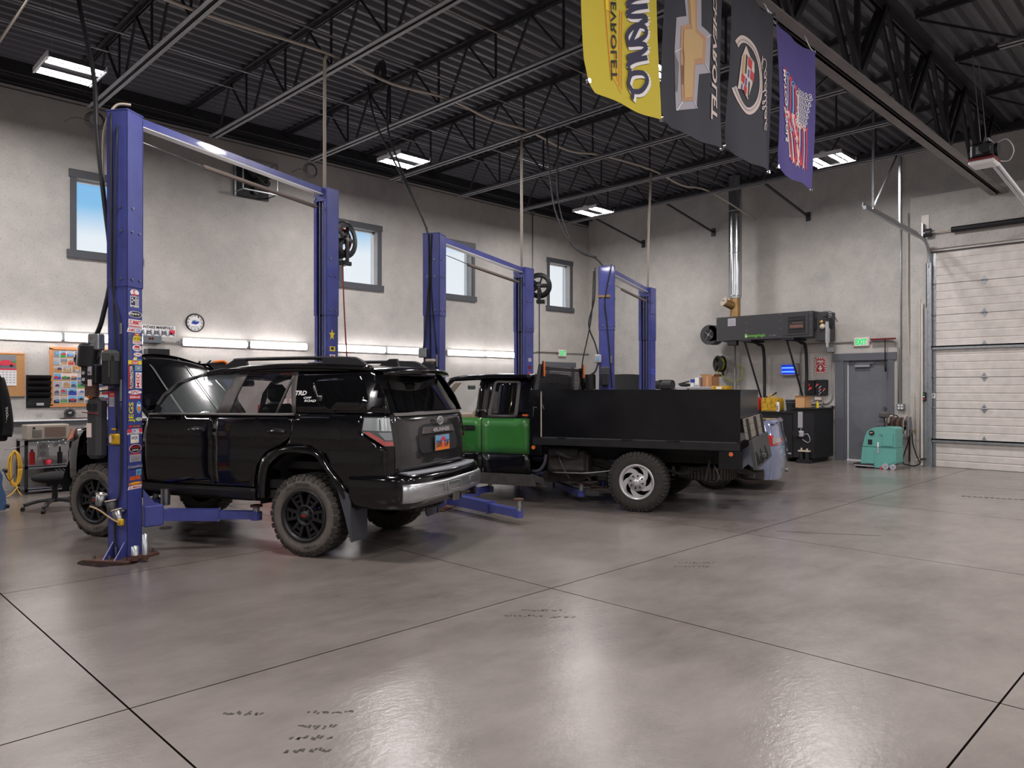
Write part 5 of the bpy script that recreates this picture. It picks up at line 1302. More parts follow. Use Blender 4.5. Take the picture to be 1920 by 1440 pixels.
# bumper
def bump(name, prof, mt, xs, parent=SU, yoff=0.0):
    P = curve_pts([(a_, b_, 0) for a_, b_ in xs], 5); N = len(P); vs = []
    for i, p in enumerate(P):
        d = (P[min(i + 1, N - 1)] - P[max(i - 1, 0)]).normalized(); n_ = Vector((d.y, -d.x, 0))
        for o_, z in prof: vs.append(p + n_ * o_ + Vector((0, 0, z)))
    k = len(prof); m = MB(); m.add(vs, [(i * k + j, (i + 1) * k + j, (i + 1) * k + j + 1, i * k + j + 1) for i in range(N - 1) for j in range(k - 1)], mt, True)
    m.add(vs[:k], [tuple(range(k))], mt); m.add(vs[-k:], [tuple(range(k))], mt)
    return m.build(name, parent)
BX = [(-.865, -.50), (-.862, -.78), (-.835, -.93), (-.74, -1.045), (-.5, -1.11), (0, -1.14), (.5, -1.11), (.74, -1.045), (.835, -.93), (.862, -.78), (.865, -.50)]
bp_ = bump('rear_bumper', [(-.06, .48), (.0, .50), (.018, .60), (.018, .74), (.005, .79), (-.16, .805), (-.2, .70)], 'black_paint', BX)
bump('bumper_step', [(-.02, .79), (-.02, .808), (-.13, .812), (-.13, .79)], 'ink_grey', BX[3:8], bp_)
bump('skid_plate', [(-.02, .535), (.028, .55), (.046, .60), (.046, .695), (.028, .715), (.0, .715)], 'alu', [(-.80, -1.0), (-.72, -1.06), (-.5, -1.105), (0, -1.135), (.5, -1.105), (.72, -1.06), (.80, -1.0)], bp_)
m = MB()
for x0, x1 in ((-.62, -.28), (-.22, .05), (.30, .62)):
    for z in (.60, .68): m.tube([(x0, -1.186 + .10 * (abs(x0) / .8) ** 2.2, z), (x1, -1.186 + .10 * (abs(x1) / .8) ** 2.2, z)], .004, 'ink_grey', 4)
    for x in (x0, x1): m.tube([(x, -1.186 + .10 * (abs(x) / .8) ** 2.2, .60), (x, -1.186 + .10 * (abs(x) / .8) ** 2.2, .68)], .004, 'ink_grey', 4)
m.build('skid_plate_groove', bp_)['kind'] = 'stuff'
# tailgate fittings
m = MB(); skin(m, rounded([(-.42, 1.02), (-.38, 1.20), (-.30, 1.235), (.30, 1.235), (.38, 1.20), (.42, 1.02), (.38, .96), (-.38, .96)], .04), lambda x, z: (x, back(x, z)[1] - .004, z), 'black_plastic', .1, (0, .01, 0)); m.build('plate_recess', tg)
m = MB(); skin(m, [(-.34, 1.145), (-.30, 1.205), (.30, 1.205), (.34, 1.145)], lambda x, z: (x, back(x, z)[1] - .022, z), 'trim_grey', .1, (0, .02, 0)); m.text('4RUNNER', .37, .040, 'ink_silver', TF((0, -1.000, 1.175), (1, 0, 0), (0, 0, 1)), .04); m.build('garnish', tg)
m = MB(); m.box(-.155, .155, -1.012, -1.002, .965, 1.12, 'alu', .004); m.box(-.148, .148, -1.014, -1.011, .972, 1.113, 'ink_lightblue'); m.box(-.148, .148, -1.0155, -1.013, .972, 1.045, 'ink_orange')
m.prism([(-.03, 1.0), (-.045, 1.08), (-.0, 1.105), (.055, 1.09), (.06, 1.0), (.035, 1.0), (.03, 1.06), (.0, 1.075), (-.015, 1.05), (-.01, 1.0)], 'y', -1.0175, -1.015, 'ink_flagred')
m.text('D09', .095, .07, 'ink_navy', TF((-.09, -1.019, 1.035), (1, 0, 0), (0, 0, 1)), .02); m.text('C4F', .095, .07, 'ink_navy', TF((.08, -1.019, 1.035), (1, 0, 0), (0, 0, 1)), .02); m.build('license_plate', tg)
m = MB()
def oval_ring(cx, cz, rx, rz__, y, w_): 
    for i in range(24):
        a_, b_ = 2 * math.pi * i / 24, 2 * math.pi * (i + 1) / 24; m.tube([(cx + rx * math.cos(a_), y, cz + rz__ * math.sin(a_)), (cx + rx * math.cos(b_), y, cz + rz__ * math.sin(b_))], w_, 'ink_silver', 5)
oval_ring(0, 1.262, .058, .040, -.985, .0055); oval_ring(0, 1.262, .020, .036, -.987, .0045); oval_ring(0, 1.278, .042, .014, -.987, .0045); m.build('badge', tg)
# underside
m = MB(); m.box(-.45, -.35, -.95, 3.1, .42, .54, 'underbody'); m.box(.35, .45, -.95, 3.1, .42, .54, 'underbody'); m.box(-.78, .78, .3, 2.2, .52, .60, 'underbody'); m.box(-.7, .7, -.9, .3, .58, .66, 'underbody'); m.cyl((-.75, 0, .37), (.75, 0, .37), .05, 'underbody', 10); m.ball((0, 0, .37), .14, 'underbody'); m.cyl((-.75, 2.68, .37), (.75, 2.68, .37), .04, 'underbody', 10); m.box(-.28, .28, 1.1, 2.0, .38, .5, 'underbody', .03); m.build('chassis', SU)
m = MB(); m.lathe([(.10, -.10), (.36, -.10), (.385, -.06), (.385, .06), (.36, .10), (.10, .10)], (0, -.58, .50), (0, 0, 1), 'rubber_black', 30); m.build('spare_tyre', SU)
m = MB()
for i in range(30): a_ = 2 * math.pi * i / 30; m.X = Matrix.Translation((0, -.58, .5)) @ Matrix.Rotation(a_, 4, 'Z'); m.box(.375, .395, -.025, .025, -.08, .0, 'rubber_black'); m.box(.375, .395, .0, .05, .01, .08, 'rubber_black')
k_ = m.build('spare_tread_blocks', SU); k_['kind'] = 'stuff'
m = MB(); m.box(-.04, .04, -1.16, -.9, .50, .58, 'black_satin'); m.box(-.065, .065, -1.17, -1.14, .48, .60, 'steel', .006); m.box(.09, .13, -1.16, -1.12, .48, .56, 'black_satin'); m.build('hitch_receiver', SU)
m = MB(); m.cyl((.50, -.6, .50), (.56, -1.12, .50), .042, 'black_satin', 14); m.cyl((.56, -1.10, .50), (.563, -1.125, .50), .036, 'rubber_black', 14); m.build('exhaust_pipe', SU)
for s in (-1, 1):
    m = MB(); m.prism([(-.50, .55), (-.40, .62), (-.50, .20), (-.56, .17), (-.66, .19), (-.72, .45), (-.70, .55)] if False else [(s * .60, .56), (s * .60, .20), (s * .64, .17), (s * .86, .18), (s * .885, .24), (s * .885, .56)], 'y', -.52, -.505, 'flap_grey'); m.X = Matrix.Identity(4); m.build('mud_flap', SU)
    m = MB(); m.prism([(-.505, .60), (-.36, .70), (-.46, .40), (-.52, .18), (-.535, .18)], 'x', s * .86, s * .88, 'flap_grey'); m.build('mud_flap_edge', SU)
# wheels
for (x, y, s) in ((-.745, 0, -1), (.745, 0, 1), (-.745, 2.68, -1), (.745, 2.68, 1)):
    wl = thing_ = bpy.data.objects.new('wheel', None); COL.objects.link(wl); wl.parent = SU; wl.location = (x, y, .388)
    tyre(wl, 'tyre', .388, .26, .235, s, (0, 0, 0), wheel_six, side_text=[(100, 'ALL TERRAIN'), (282, 'RADIAL')] if s < 0 else None)
# interior
m = MB(); m.box(-.72, .72, 1.35, 1.95, .95, 1.22, 'black_plastic', .06); m.box(-.7, -.3, 1.42, 1.6, 1.2, 1.30, 'black_plastic', .05); m.build('dashboard', SU)
m = MB(); m.lathe([(.175, 0), (.19, .012), (.175, .024), (.165, .012), (.175, 0)], (-.38, 1.28, 1.24), (0, -.9, .35), 'leather_black', 24); m.bar((-.55, 1.27, 1.24), (-.21, 1.27, 1.24), .03, .04, 'leather_black'); m.cyl((-.38, 1.28, 1.24), (-.38, 1.45, 1.15), .03, 'leather_black'); m.build('steering_wheel', SU)
for (x, y) in ((-.38, .85), (.38, .85), (-.4, -.05), (.38, -.05)):
    m = MB(); m.box(x - .25, x + .25, y - .1, y + .45, .75, .92, 'leather_black', .05); m.box(x - .24, x + .24, y - .22, y - .08, .85, 1.42, 'leather_black', .05); m.box(x - .13, x + .13, y - .2, y - .10, 1.44, 1.62, 'leather_black', .05); m.build('seat', SU)
m = MB(); m.box(-.11, .11, 1.38, 1.42, 1.60, 1.67, 'black_satin', .02); m.cyl((0, 1.42, 1.66), (0, 1.46, 1.74), .01, 'black_satin'); m.build('rear_view_mirror', SU)
m = MB(); m.box(-.8, .8, -.85, 1.9, .62, .70, 'rubber_black'); m.build('cabin_floor', SU)

# ================================================================ FLATBED TRUCK
TR = thing('flatbed_truck', 'old black pickup truck with green cab band and tall black stake bed', 'truck', (8.741, 5.916, 0), 21)
def thw(y, z):
    w_ = interp([(.26, .84), (.40, .93), (.68, .965), (1.0, .975), (1.18, .965), (1.2, .95), (1.67, .80), (1.76, .70)], z)
    if y > 3.9: w_ -= .18 * ((y - 3.9) / 1.0) ** 2
    return w_
def tboth(name, outline, mt, e=0.0, cell=.12, th=.02, parent=None):
    for s in (-1, 1):
        m = MB(); skin(m, outline, lambda y, z: (s * (thw(y, z) + e), y, z), mt, cell, (-s * th, 0, 0)); clean(m.build(name, parent or TR))
tboth('cab_side_panel', [(1.49, .68), (1.49, 1.165), (2.215, 1.165), (2.215, .68)], 'green_paint')
tboth('door', [(2.23, .68), (2.23, 1.165), (3.30, 1.165), (3.34, .68)], 'green_paint')
tboth('lower_cab_panel', [(1.50, .40), (1.50, .675), (2.215, .675), (2.215, .40)], 'bed_black')
tboth('lower_door_panel', [(2.23, .40), (2.23, .675), (3.34, .675), (3.30, .40)], 'bed_black')
tboth('upper_cab_panel', [(1.49, 1.17), (1.49, 1.73), (1.55, 1.75), (2.24, 1.76), (2.24, 1.17)], 'black_paint')
tboth('door_frame', [(2.25, 1.17), (2.25, 1.76), (2.45, 1.755), (2.80, 1.73), (3.30, 1.20), (3.30, 1.17), (3.22, 1.19), (2.76, 1.68), (2.33, 1.70), (2.33, 1.19)], 'black_paint')
tboth('cab_rear_window', rounded([(1.68, 1.18), (1.69, 1.68), (2.10, 1.69), (2.14, 1.18)], .05), 'trim_grey', .006, .2, .01)
tboth('cab_rear_pane', rounded([(1.73, 1.215), (1.735, 1.655), (2.06, 1.66), (2.09, 1.215)], .03), 'glass_dark', .010, .2, .002)
tboth('door_window', [(2.33, 1.19), (2.33, 1.70), (2.76, 1.68), (3.22, 1.19)], 'glass_clear', -.01, .3, 0)
m = MB(); skin(m, [(-.76, 1.5), (-.78, 2.4), (-.72, 2.85), (.72, 2.85), (.78, 2.4), (.76, 1.5)], lambda x, y: (x, y, 1.80 - .04 * (x / .78) ** 2 - .05 * max(0, (y - 2.2) / .6) ** 2), 'black_paint', .2, (0, 0, -.03)); clean(m.build('roof', TR))
for s in (-1, 1): m = MB(); m.tube([(s * .79, 1.5, 1.74), (s * .80, 2.1, 1.75), (s * .78, 2.6, 1.735), (s * .74, 2.85, 1.70)], .03, 'black_paint', 8, 4); m.build('roof_edge', TR)
m = MB(); skin(m, [(-.85, 1.2), (-.72, 1.72), (.72, 1.72), (.85, 1.2)], lambda x, z: (x, 3.42 - 1.08 * (z - 1.2), z), 'glass_clear', .3); m.build('windshield', TR)
m = MB(); m.box(-.93, .93, 1.49, 1.53, .4, 1.2, 'black_paint'); m.box(-.80, .80, 1.49, 1.53, 1.2, 1.76, 'black_paint'); m.build('cab_back', TR)
tboth('front_fender', [(3.36, .45), (3.34, 1.12), (4.9, 1.05), (4.92, .7), (4.35, .66), (4.25, .88), (4.05, .97), (3.75, .97), (3.55, .85), (3.45, .6)], 'bed_black')
m = MB(); skin(m, [(-.8, 3.35), (-.76, 4.85), (.76, 4.85), (.8, 3.35)], lambda x, y: (x, y, 1.17 - .04 * (x / .8) ** 2 - .05 * (y - 3.35)), 'bed_black', .3, (0, 0, -.03)); m.build('hood', TR)
m = MB(); m.box(-.8, .8, 4.84, 4.9, .6, 1.06, 'trim_grey', .02); m.box(-.85, .85, 4.9, 5.0, .42, .62, 'chrome', .03); m.build('front_bumper', TR)
m = MB(); m.box(-.8, .8, 3.0, 3.4, .95, 1.17, 'tan', .05); m.box(-.8, .8, 1.6, 3.4, .5, .56, 'rubber_black'); m.build('dashboard', TR)
m = MB(); m.box(-.75, .75, 2.35, 2.50, .7, 1.28, 'tan', .05); m.box(-.75, .75, 2.45, 2.95, .6, .8, 'tan', .05); m.build('bench_seat', TR)
m = MB(); m.box(-.12, .12, 2.86, 2.89, 1.56, 1.63, 'black_satin', .015); m.build('rear_view_mirror', TR)
m = MB(); skin(m, [(3.20, 1.19), (2.74, 1.66), (2.66, 1.66), (3.08, 1.19)], lambda y, z: (.75, y, z), 'tan', .3, (.04, 0, 0)); skin(m, [(3.20, 1.19), (2.74, 1.66), (2.66, 1.66), (3.08, 1.19)], lambda y, z: (-.78, y, z), 'tan', .3, (.04, 0, 0)); m.build('pillar_trim', TR)
m = MB(); m.box(-.987, -.975, 2.32, 2.62, .99, 1.06, 'black_satin', .004); m.box(-.99, -.985, 2.36, 2.5, 1.01, 1.04, 'rubber_black'); m.build('door_handle', TR)
m = MB(); m.box(-.97, -.955, 1.52, 1.6, 1.2, 1.225, 'amber_lens'); m.build('side_marker', TR)
m = MB(); m.prism([(1.42, .24), (3.3, .24), (3.3, .41), (1.46, .41)], 'x', -.93, -.90, 'mud'); m.prism([(1.42, .24), (3.3, .24), (3.3, .41), (1.46, .41)], 'x', .90, .93, 'mud'); m.prism([(.42, .52), (.9, .30), (1.45, .24), (1.5, .36), (1.2, .60), (.6, .62)], 'x', -.5, -.45, 'mud'); m.build('rocker', TR)
# bed
m = MB(); m.box(-1.03, -1.0, -1.27, 1.30, .93, 1.56, 'bed_black', .003); s1 = m.build('bed_side_panel', TR)
m = MB(); m.box(1.0, 1.03, -1.27, 1.30, .93, 1.56, 'bed_black', .003); m.build('bed_side_panel', TR)
m = MB(); m.box(-1.036, -.99, -1.28, 1.36, 1.535, 1.56, 'bed_black'); m.box(-1.034, -1.03, -1.275, -1.235, .92, 1.56, 'bed_black'); m.box(-1.036, -1.03, 1.29, 1.305, .93, 1.55, 'beige')
m.build('bed_side_trim', s1)
for (y, w_) in ((.05, .14), (-.55, .16), (.95, .12)):
    m = MB(); m.box(-1.045, -1.03, y, y + w_, .915, .935, 'bed_edge', .003); m.build('side_hinge', s1)
m = MB(); m.tube([(-1.04, 1.36, 1.32), (-1.05, 1.40, 1.33), (-1.05, 1.41, 1.20)], .006, 'steel', 5); m.tube([(-1.04, 1.28, 1.36), (-1.05, 1.25, 1.30)], .006, 'steel', 5); m.build('latch', s1)
m = MB(); m.box(-1.035, 1.035, -1.27, 1.42, .82, .915, 'bed_edge', .004); m.box(-1.03, 1.03, -1.26, 1.40, .915, .93, 'wood_dark'); m.build('bed_deck', TR)
m = MB(); m.box(-1.03, -.96, 1.30, 1.47, .68, 1.56, 'bed_black', .003); m.box(.96, 1.03, 1.30, 1.47, .90, 1.56, 'bed_black', .003); m.box(-1.0, 1.0, 1.32, 1.36, .9, 1.55, 'bed_black'); m.build('bulkhead', TR)
m = MB(); m.box(-1.03, 1.03, -1.275, -1.255, 1.10, 1.56, 'bed_black', .003); m.build('rear_panel', TR)
m = MB(); sl = lambda z: -1.29 - .10 * (1.22 - z) / .6
tg2 = bpy.data.objects.new('tailgate', None); COL.objects.link(tg2); tg2.parent = TR
for k in range(3):
    m = MB(); z0 = .96 + k * .085; m.add([(x, sl(z) - d, z) for x in (-.99, 1.0) for z in (z0, z0 + .08) for d in (0, .025)], [(0, 1, 3, 2), (4, 6, 7, 5), (0, 4, 5, 1), (2, 3, 7, 6), (1, 5, 7, 3), (0, 2, 6, 4)], 'wood_grey'); m.build('plank', tg2)
for x in (-.86, .0, .82):
    m = MB(); m.bar((x, sl(.92) - .04, .93), (x, sl(1.2) - .04, 1.21), .075, .03, 'wood_dark'); m.build('stake', tg2)
m = MB(); m.add([(x, sl(z) - d - .03, z) for x in (-1.0, 1.03) for z in (.60, .95) for d in (0, .04)], [(0, 1, 3, 2), (4, 6, 7, 5), (0, 4, 5, 1), (2, 3, 7, 6), (1, 5, 7, 3), (0, 2, 6, 4)], 'wood_dark'); lb = m.build('lower_board', tg2)
m = MB()
for i, x in enumerate((-.8, -.62, -.5, -.3, -.12, .1, .3, .5)): m.bar((x, sl(.66) - .078, .64), (x + .02, sl(.84) - .078, .80 - .04 * (i % 3)), .09, .012, 'bed_black')
m.box(-.3, -.2, sl(.7) - .12, sl(.7) - .07, .70, .74, 'steel'); m.build('lower_board_slots', lb)
for s in (-1, 1): m = MB(); m.box(s * 1.035, s * .985, -1.30, -1.02, .60, .82, 'bed_black', .004); m.build('corner_bracket', TR)
for (y, z) in ((-1.17, .785), (1.40, .785)):
    m = MB(); m.cyl((-1.03, y, z), (-1.055, y, z), .032, 'black_satin', 16); m.cyl((-1.05, y, z), (-1.065, y, z), .026, 'amber_lens' if y < 0 else 'orange', 16); m.build('marker_lamp', TR)
m = MB(); m.box(-1.02, -1.0, -1.27, -1.05, .59, .63, 'rubber_black'); m.box(-.9, .9, -1.26, -1.24, .58, .82, 'bed_black'); m.build('rear_sill', TR)
# headache rack with expanded mesh
HR = bpy.data.objects.new('headache_rack', None); COL.objects.link(HR); HR.parent = TR
m = MB(); yk = 1.38
m.bar((-.98, yk, 1.55), (-.84, yk, 1.90), .05, .06, 'black_satin'); m.bar((.98, yk, 1.55), (.84, yk, 1.90), .05, .06, 'black_satin'); m.bar((-.86, yk, 1.86), (.86, yk, 1.86), .03, .035, 'black_satin'); m.bar((-.98, yk + .10, 1.40), (-.86, yk, 1.80), .03, .03, 'black_satin'); m.build('frame', HR)
m = MB(); n = 40
for i in range(-14, n):
    for s in (-1, 1):
        x0 = -.92 + i * .052; pts = []
        for z, t in ((1.55, 0), (1.85, 1)):
            pts.append((x0 + (.30 * t) * .9, z))
        (xa, za), (xb, zb) = pts
        if s < 0: xa, xb = -xa, -xb
        def lim(z): return .93 - .13 * (z - 1.55) / .3
        ts = [j / 12 for j in range(13) if abs(xa + (xb - xa) * j / 12) <= lim(za + (zb - za) * j / 12)]
        if len(ts) > 1:
            a_, b_ = ts[0], ts[-1]; m.bar((xa + (xb - xa) * a_, yk, za + (zb - za) * a_), (xa + (xb - xa) * b_, yk, za + (zb - za) * b_), .006, .006, 'black_satin')
k_ = m.build('expanded_mesh', HR); k_['kind'] = 'stuff'
for s in (-1, 1):
    m = MB(); m.box(s * .85 - .02, s * .85 + .02, yk - .05, yk - .02, 1.72, 1.96, 'black_satin', .015); m.box(s * .85 - .015, s * .85 + .015, yk - .065, yk - .045, 1.74, 1.94, 'orange', .006); m.build('light_bar', HR)
# chassis, axle, hitch
m = MB()
for s in (-1, 1): m.box(s * .40, s * .47, -1.25, 3.9, .60, .76, 'underbody'); m.tube([(s * .52, .75, .56), (s * .52, 0, .40), (s * .52, -.80, .56)], .028, 'underbody', 6, 5)
m.box(-.6, .6, -1.0, 1.3, .72, .82, 'rubber_black')
m.cyl((-.85, 0, .385), (.85, 0, .385), .05, 'underbody', 10); m.ball((0, 0, .385), .17, 'underbody'); m.cyl((0, 0, .40), (0, 2.4, .5), .04, 'underbody', 10); m.build('chassis', TR)
m = MB(); m.box(-.75, -.48, .75, 1.35, .42, .72, 'mud', .05); m.box(-.86, -.66, .85, 1.28, .66, .78, 'underbody', .02); m.tube([(-.8, 1.22, .76), (-.84, 1.1, .70), (-.8, .95, .66), (-.7, .8, .72)], .035, 'mud', 8, 5); m.tube([(-.9, 1.28, .68), (-.92, 1.3, .55), (-.9, 1.38, .46), (-.85, 1.5, .44)], .022, 'flap_grey', 8, 5)
m.tube([(-.86, 1.2, .44), (-.86, .8, .445), (-.84, .55, .47), (-.8, .35, .50)], .012, 'steel', 6, 4); m.tube([(-.86, .95, .44), (-.86, .6, .43), (-.8, .3, .40)], .010, 'underbody', 6, 4); m.tube([(-.8, 1.14, .66), (-.84, 1.05, .5), (-.8, .98, .36)], .012, 'flap_grey', 6, 4)
m.tube([(-.8, .72, .68), (-.82, .72, .45), (-.8, .68, .34)], .022, 'underbody', 8, 4); m.box(-.7, -.4, .48, .62, .33, .44, 'underbody', .02); m.build('underbody_hardware', TR)
m = MB(); m.tube([(-.62, -.30, .52), (-.62, -.5, .47), (-.6, -.62, .52)], .02, 'underbody', 6, 3); m.cyl((-.60, -.38, .44), (-.60, -.38, .56), .022, 'mud', 8); m.cyl((-.62, -.85, .66), (-.64, -.80, .40), .016, 'mud', 8); m.tube([(-.66, -.9, .62), (-.7, -.98, .45), (-.62, -.86, .37)], .006, 'steel', 5, 4); m.tube([(-.6, -.45, .49), (-.6, -.78, .56)], .007, 'mud', 5); m.build('shackle_and_chain', TR)
m = MB(); m.lathe([(.12, -.09), (.34, -.10), (.37, -.07), (.375, 0), (.37, .07), (.34, .10), (.12, .09)], (0, -.72, .46), (0, 0, 1), 'rubber', 30); sp_ = m.build('spare_tyre', TR)
m = MB()
for i in range(48): m.X = Matrix.Translation((0, -.72, .46)) @ Matrix.Rotation(2 * math.pi * i / 48, 4, 'Z'); m.box(.368, .382, -.016, .006, -.08, .08, 'rubber_dusty')
k_ = m.build('spare_tread_blocks', sp_); k_['kind'] = 'stuff'
m = MB(); m.bar((-.42, -1.0, .62), (-.12, -1.34, .44), .05, .06, 'mud'); m.bar((.42, -1.0, .62), (.12, -1.34, .44), .05, .06, 'mud')
for a_ in ((-.07, -.05, .37, .50), (.05, .07, .37, .50)): m.box(a_[0], a_[1], -1.45, -1.2, a_[2], a_[3], 'mud')
m.box(-.07, .07, -1.45, -1.2, .37, .39, 'mud'); m.box(-.07, .07, -1.45, -1.2, .48, .50, 'mud'); m.box(-.3, .3, -1.35, -1.28, .42, .46, 'mud'); m.cyl((.12, -1.40, .46), (.34, -1.40, .46), .02, 'mud', 8); m.build('hitch_receiver', TR)
for (x, y, s) in ((-.89, 0, -1), (.89, 0, 1), (-.86, 3.92, -1), (.86, 3.92, 1)):
    wl = bpy.data.objects.new('wheel', None); COL.objects.link(wl); wl.parent = TR; wl.location = (x, y, .385)
    tyre(wl, 'tyre', .385, .25, .215, s, (0, 0, 0), wheel_swirl, 'rubber', 'rubber', 46)

# ================================================================ SILVER SEDAN (tail in view)
SD = thing('sedan', 'silver sedan mostly hidden behind the flatbed truck, rear corner showing', 'car', (11.24, 6.297, 0), 21)
def shw(y, z):
    w_ = interp([(.15, .78), (.3, .87), (.5, .905), (.7, .91), (.85, .90), (1.0, .86), (1.08, .80), (1.3, .66), (1.45, .55)], z)
    if y > 3.1: w_ -= .3 * ((y - 3.1) / .7) ** 2
    return w_
def sboth(name, outline, mt, e=0.0, cell=.1):
    for s in (-1, 1):
        m = MB(); skin(m, outline, lambda y, z: (s * (shw(y, z) + e), y, z), mt, cell, (-s * .02, 0, 0)); clean(m.build(name, SD))
sboth('body_side', [(-.515, .30), (-.515, .95), (-.51, 1.05), (-.3, 1.06), (1.0, 1.0), (2.6, .95), (3.5, .82), (3.55, .4), (3.05, .35), (3.0, .6), (2.7, .72), (2.4, .6), (2.35, .28), (.35, .28), (.32, .55), (.0, .70), (-.32, .55), (-.36, .30)], 'silver_paint')
def swrap(e=0.0):
    D = [(.17, .46), (.35, .51), (.6, .54), (.70, .51), (.86, .45), (1.0, .47), (1.08, .42)]
    def f(p, z):       # p in degrees from straight back, -90 left side .. 90 right side
        a_ = R(p); n_ = 2 / 3.4; w_ = shw(-.5, z) + e; d = interp(D, z) + e
        return (math.copysign(abs(math.sin(a_)) ** n_ * w_, p), -.52 - d * abs(math.cos(a_)) ** n_, z)
    return f
m = MB(); skin(m, [(-89.9, .17), (-89.9, .70), (89.9, .70), (89.9, .17)], swrap(), 'silver_paint', 6); clean(m.build('rear_bumper', SD))
m = MB(); skin(m, [(-89.9, .705), (-89.9, 1.06), (89.9, 1.06), (89.9, .705)], swrap(-.003), 'silver_paint', 6)
skin(m, [(-.74, -.93), (-.78, -.45), (-.74, .1), (.74, .1), (.78, -.45), (.74, -.93)], lambda x, y: (x, y, 1.085 - .02 * (x / .75) ** 2 - .10 * max(0, (-y - .82)) ), 'silver_paint', .1, (0, 0, -.03)); skin(m, [(-50, 1.055), (-50, 1.085), (50, 1.085), (50, 1.055)], swrap(.012), 'silver_paint', 6); clean(m.build('trunk_lid', SD))
m = MB(); skin(m, [(-30, .30), (-30, .305), (30, .305), (30, .30)], swrap(.003), 'ink_grey', 6); m.build('bumper_seam', SD)
for s in (-1, 1):
    m = MB(); skin(m, rounded([(s * 10, .79), (s * 20, .835), (s * 45, .865), (s * 84, .865), (s * 84, .74), (s * 60, .70), (s * 25, .74)], 2), swrap(.010), 'red_lens', 5); skin(m, [(s * 24, .765), (s * 26, .815), (s * 52, .83), (s * 56, .725)], swrap(.016), 'chrome', 6); m.build('tail_lamp', SD)
sboth('rear_quarter_panel', [(-.52, .25), (-.52, 1.05), (-.1, 1.07), (-.1, .68), (-.3, .55), (-.36, .28)], 'silver_paint', .001)
m = MB(); skin(m, [(-.66, -.3), (-.55, .4), (.55, .4), (.66, -.3)], lambda x, y: (x, y, 1.07 + .48 * (y + .3)), 'glass_dark', .3); skin(m, [(-.6, 1.6), (-.72, 2.4), (.72, 2.4), (.6, 1.6)], lambda x, y: (x, y, 1.41 - .5 * (y - 1.6)), 'glass_dark', .3); m.build('windshield', SD)
m = MB(); skin(m, [(-.56, .38), (-.6, 1.6), (.6, 1.6), (.56, .38)], lambda x, y: (x, y, 1.44 - .03 * (x / .6) ** 2 - .02 * abs(y - 1)), 'silver_paint', .3, (0, 0, -.03)); m.build('roof', SD)
sboth('side_window', [(-.1, 1.06), (.5, 1.38), (1.5, 1.40), (2.2, 1.02)], 'glass_dark', .002, .2)
m = MB(); skin(m, [(-.74, 2.35), (-.62, 3.55), (.62, 3.55), (.74, 2.35)], lambda x, y: (x, y, .98 - .10 * (y - 2.35) - .04 * (x / .7) ** 2), 'silver_paint', .3, (0, 0, -.03)); skin(m, [(-.7, .25), (-.66, .86), (.66, .86), (.7, .25)], lambda x, z: (x, 3.66 - .25 * (abs(x) / .7) ** 2, z), 'silver_paint', .2, (0, -.03, 0)); m.build('hood', SD)
m = MB(); m.box(-.7, .7, -.7, 3.4, .17, .28, 'underbody'); m.cyl((.55, -.9, .2), (.55, -1.02, .2), .03, 'steel'); m.build('chassis', SD)
for (x, y, s) in ((-.79, 0, -1), (.79, 0, 1), (-.79, 2.7, -1), (.79, 2.7, 1)):
    wl = bpy.data.objects.new('wheel', None); COL.objects.link(wl); wl.parent = SD; wl.location = (x, y, .32)
    tyre(wl, 'tyre', .32, .2, .2, s, (0, 0, 0), wheel_plain, 'rubber', 'rubber', 36)
# dark car with raised hood far behind
DK = thing('dark_car', 'dark car whose open rounded hood shows behind the farthest lift', 'car', (12.9, 9.95, 0), -5)
m = MB(); m.box(-.85, .85, -.9, 3.0, .25, .95, 'black_paint', .15); m.box(-.7, .7, -.6, 1.4, .95, 1.38, 'glass_dark', .12); m.build('body', DK)
m = MB(); skin(m, rounded([(-.78, 0), (-.7, 1.0), (.7, 1.0), (.78, 0)], .25), lambda x, q: (x, -.95 + .35 * q, .95 + .88 * q + .05 * (1 - (x / .8) ** 2)), 'black_satin', .12, (0, .02, -.02)); m.build('hood', DK)
for (x, y, s) in ((-.75, -.2, -1), (.75, -.2, 1), (-.75, 2.4, -1), (.75, 2.4, 1)):
    wl = bpy.data.objects.new('wheel', None); COL.objects.link(wl); wl.parent = DK; wl.location = (x, y, .32)
    tyre(wl, 'tyre', .32, .2, .2, s, (0, 0, 0), wheel_plain, 'rubber', 'rubber', 24)

# ================================================================ SMALL THINGS
def one(name, label, cat, fn, group=None):
    b = MB(); fn(b); return tag(b.build(name), label, cat, group)
def circ(cx, cz, r, n=24): return [(cx + r * math.cos(2 * math.pi * i / n), cz + r * math.sin(2 * math.pi * i / n)) for i in range(n)]
WN = YL   # left wall face
def wtext(m, tx, x, z, w_, h_, mt, y, bold=.02, shear=0): m.text(tx, w_, h_, mt, TF((x, y, z), (1, 0, 0), (0, 0, 1)), bold, shear)
def btext(m, tx, y, z, w_, h_, mt, x, bold=.02, shear=0): m.text(tx, w_, h_, mt, TF((x, y, z), (0, -1, 0), (0, 0, 1)), bold, shear)

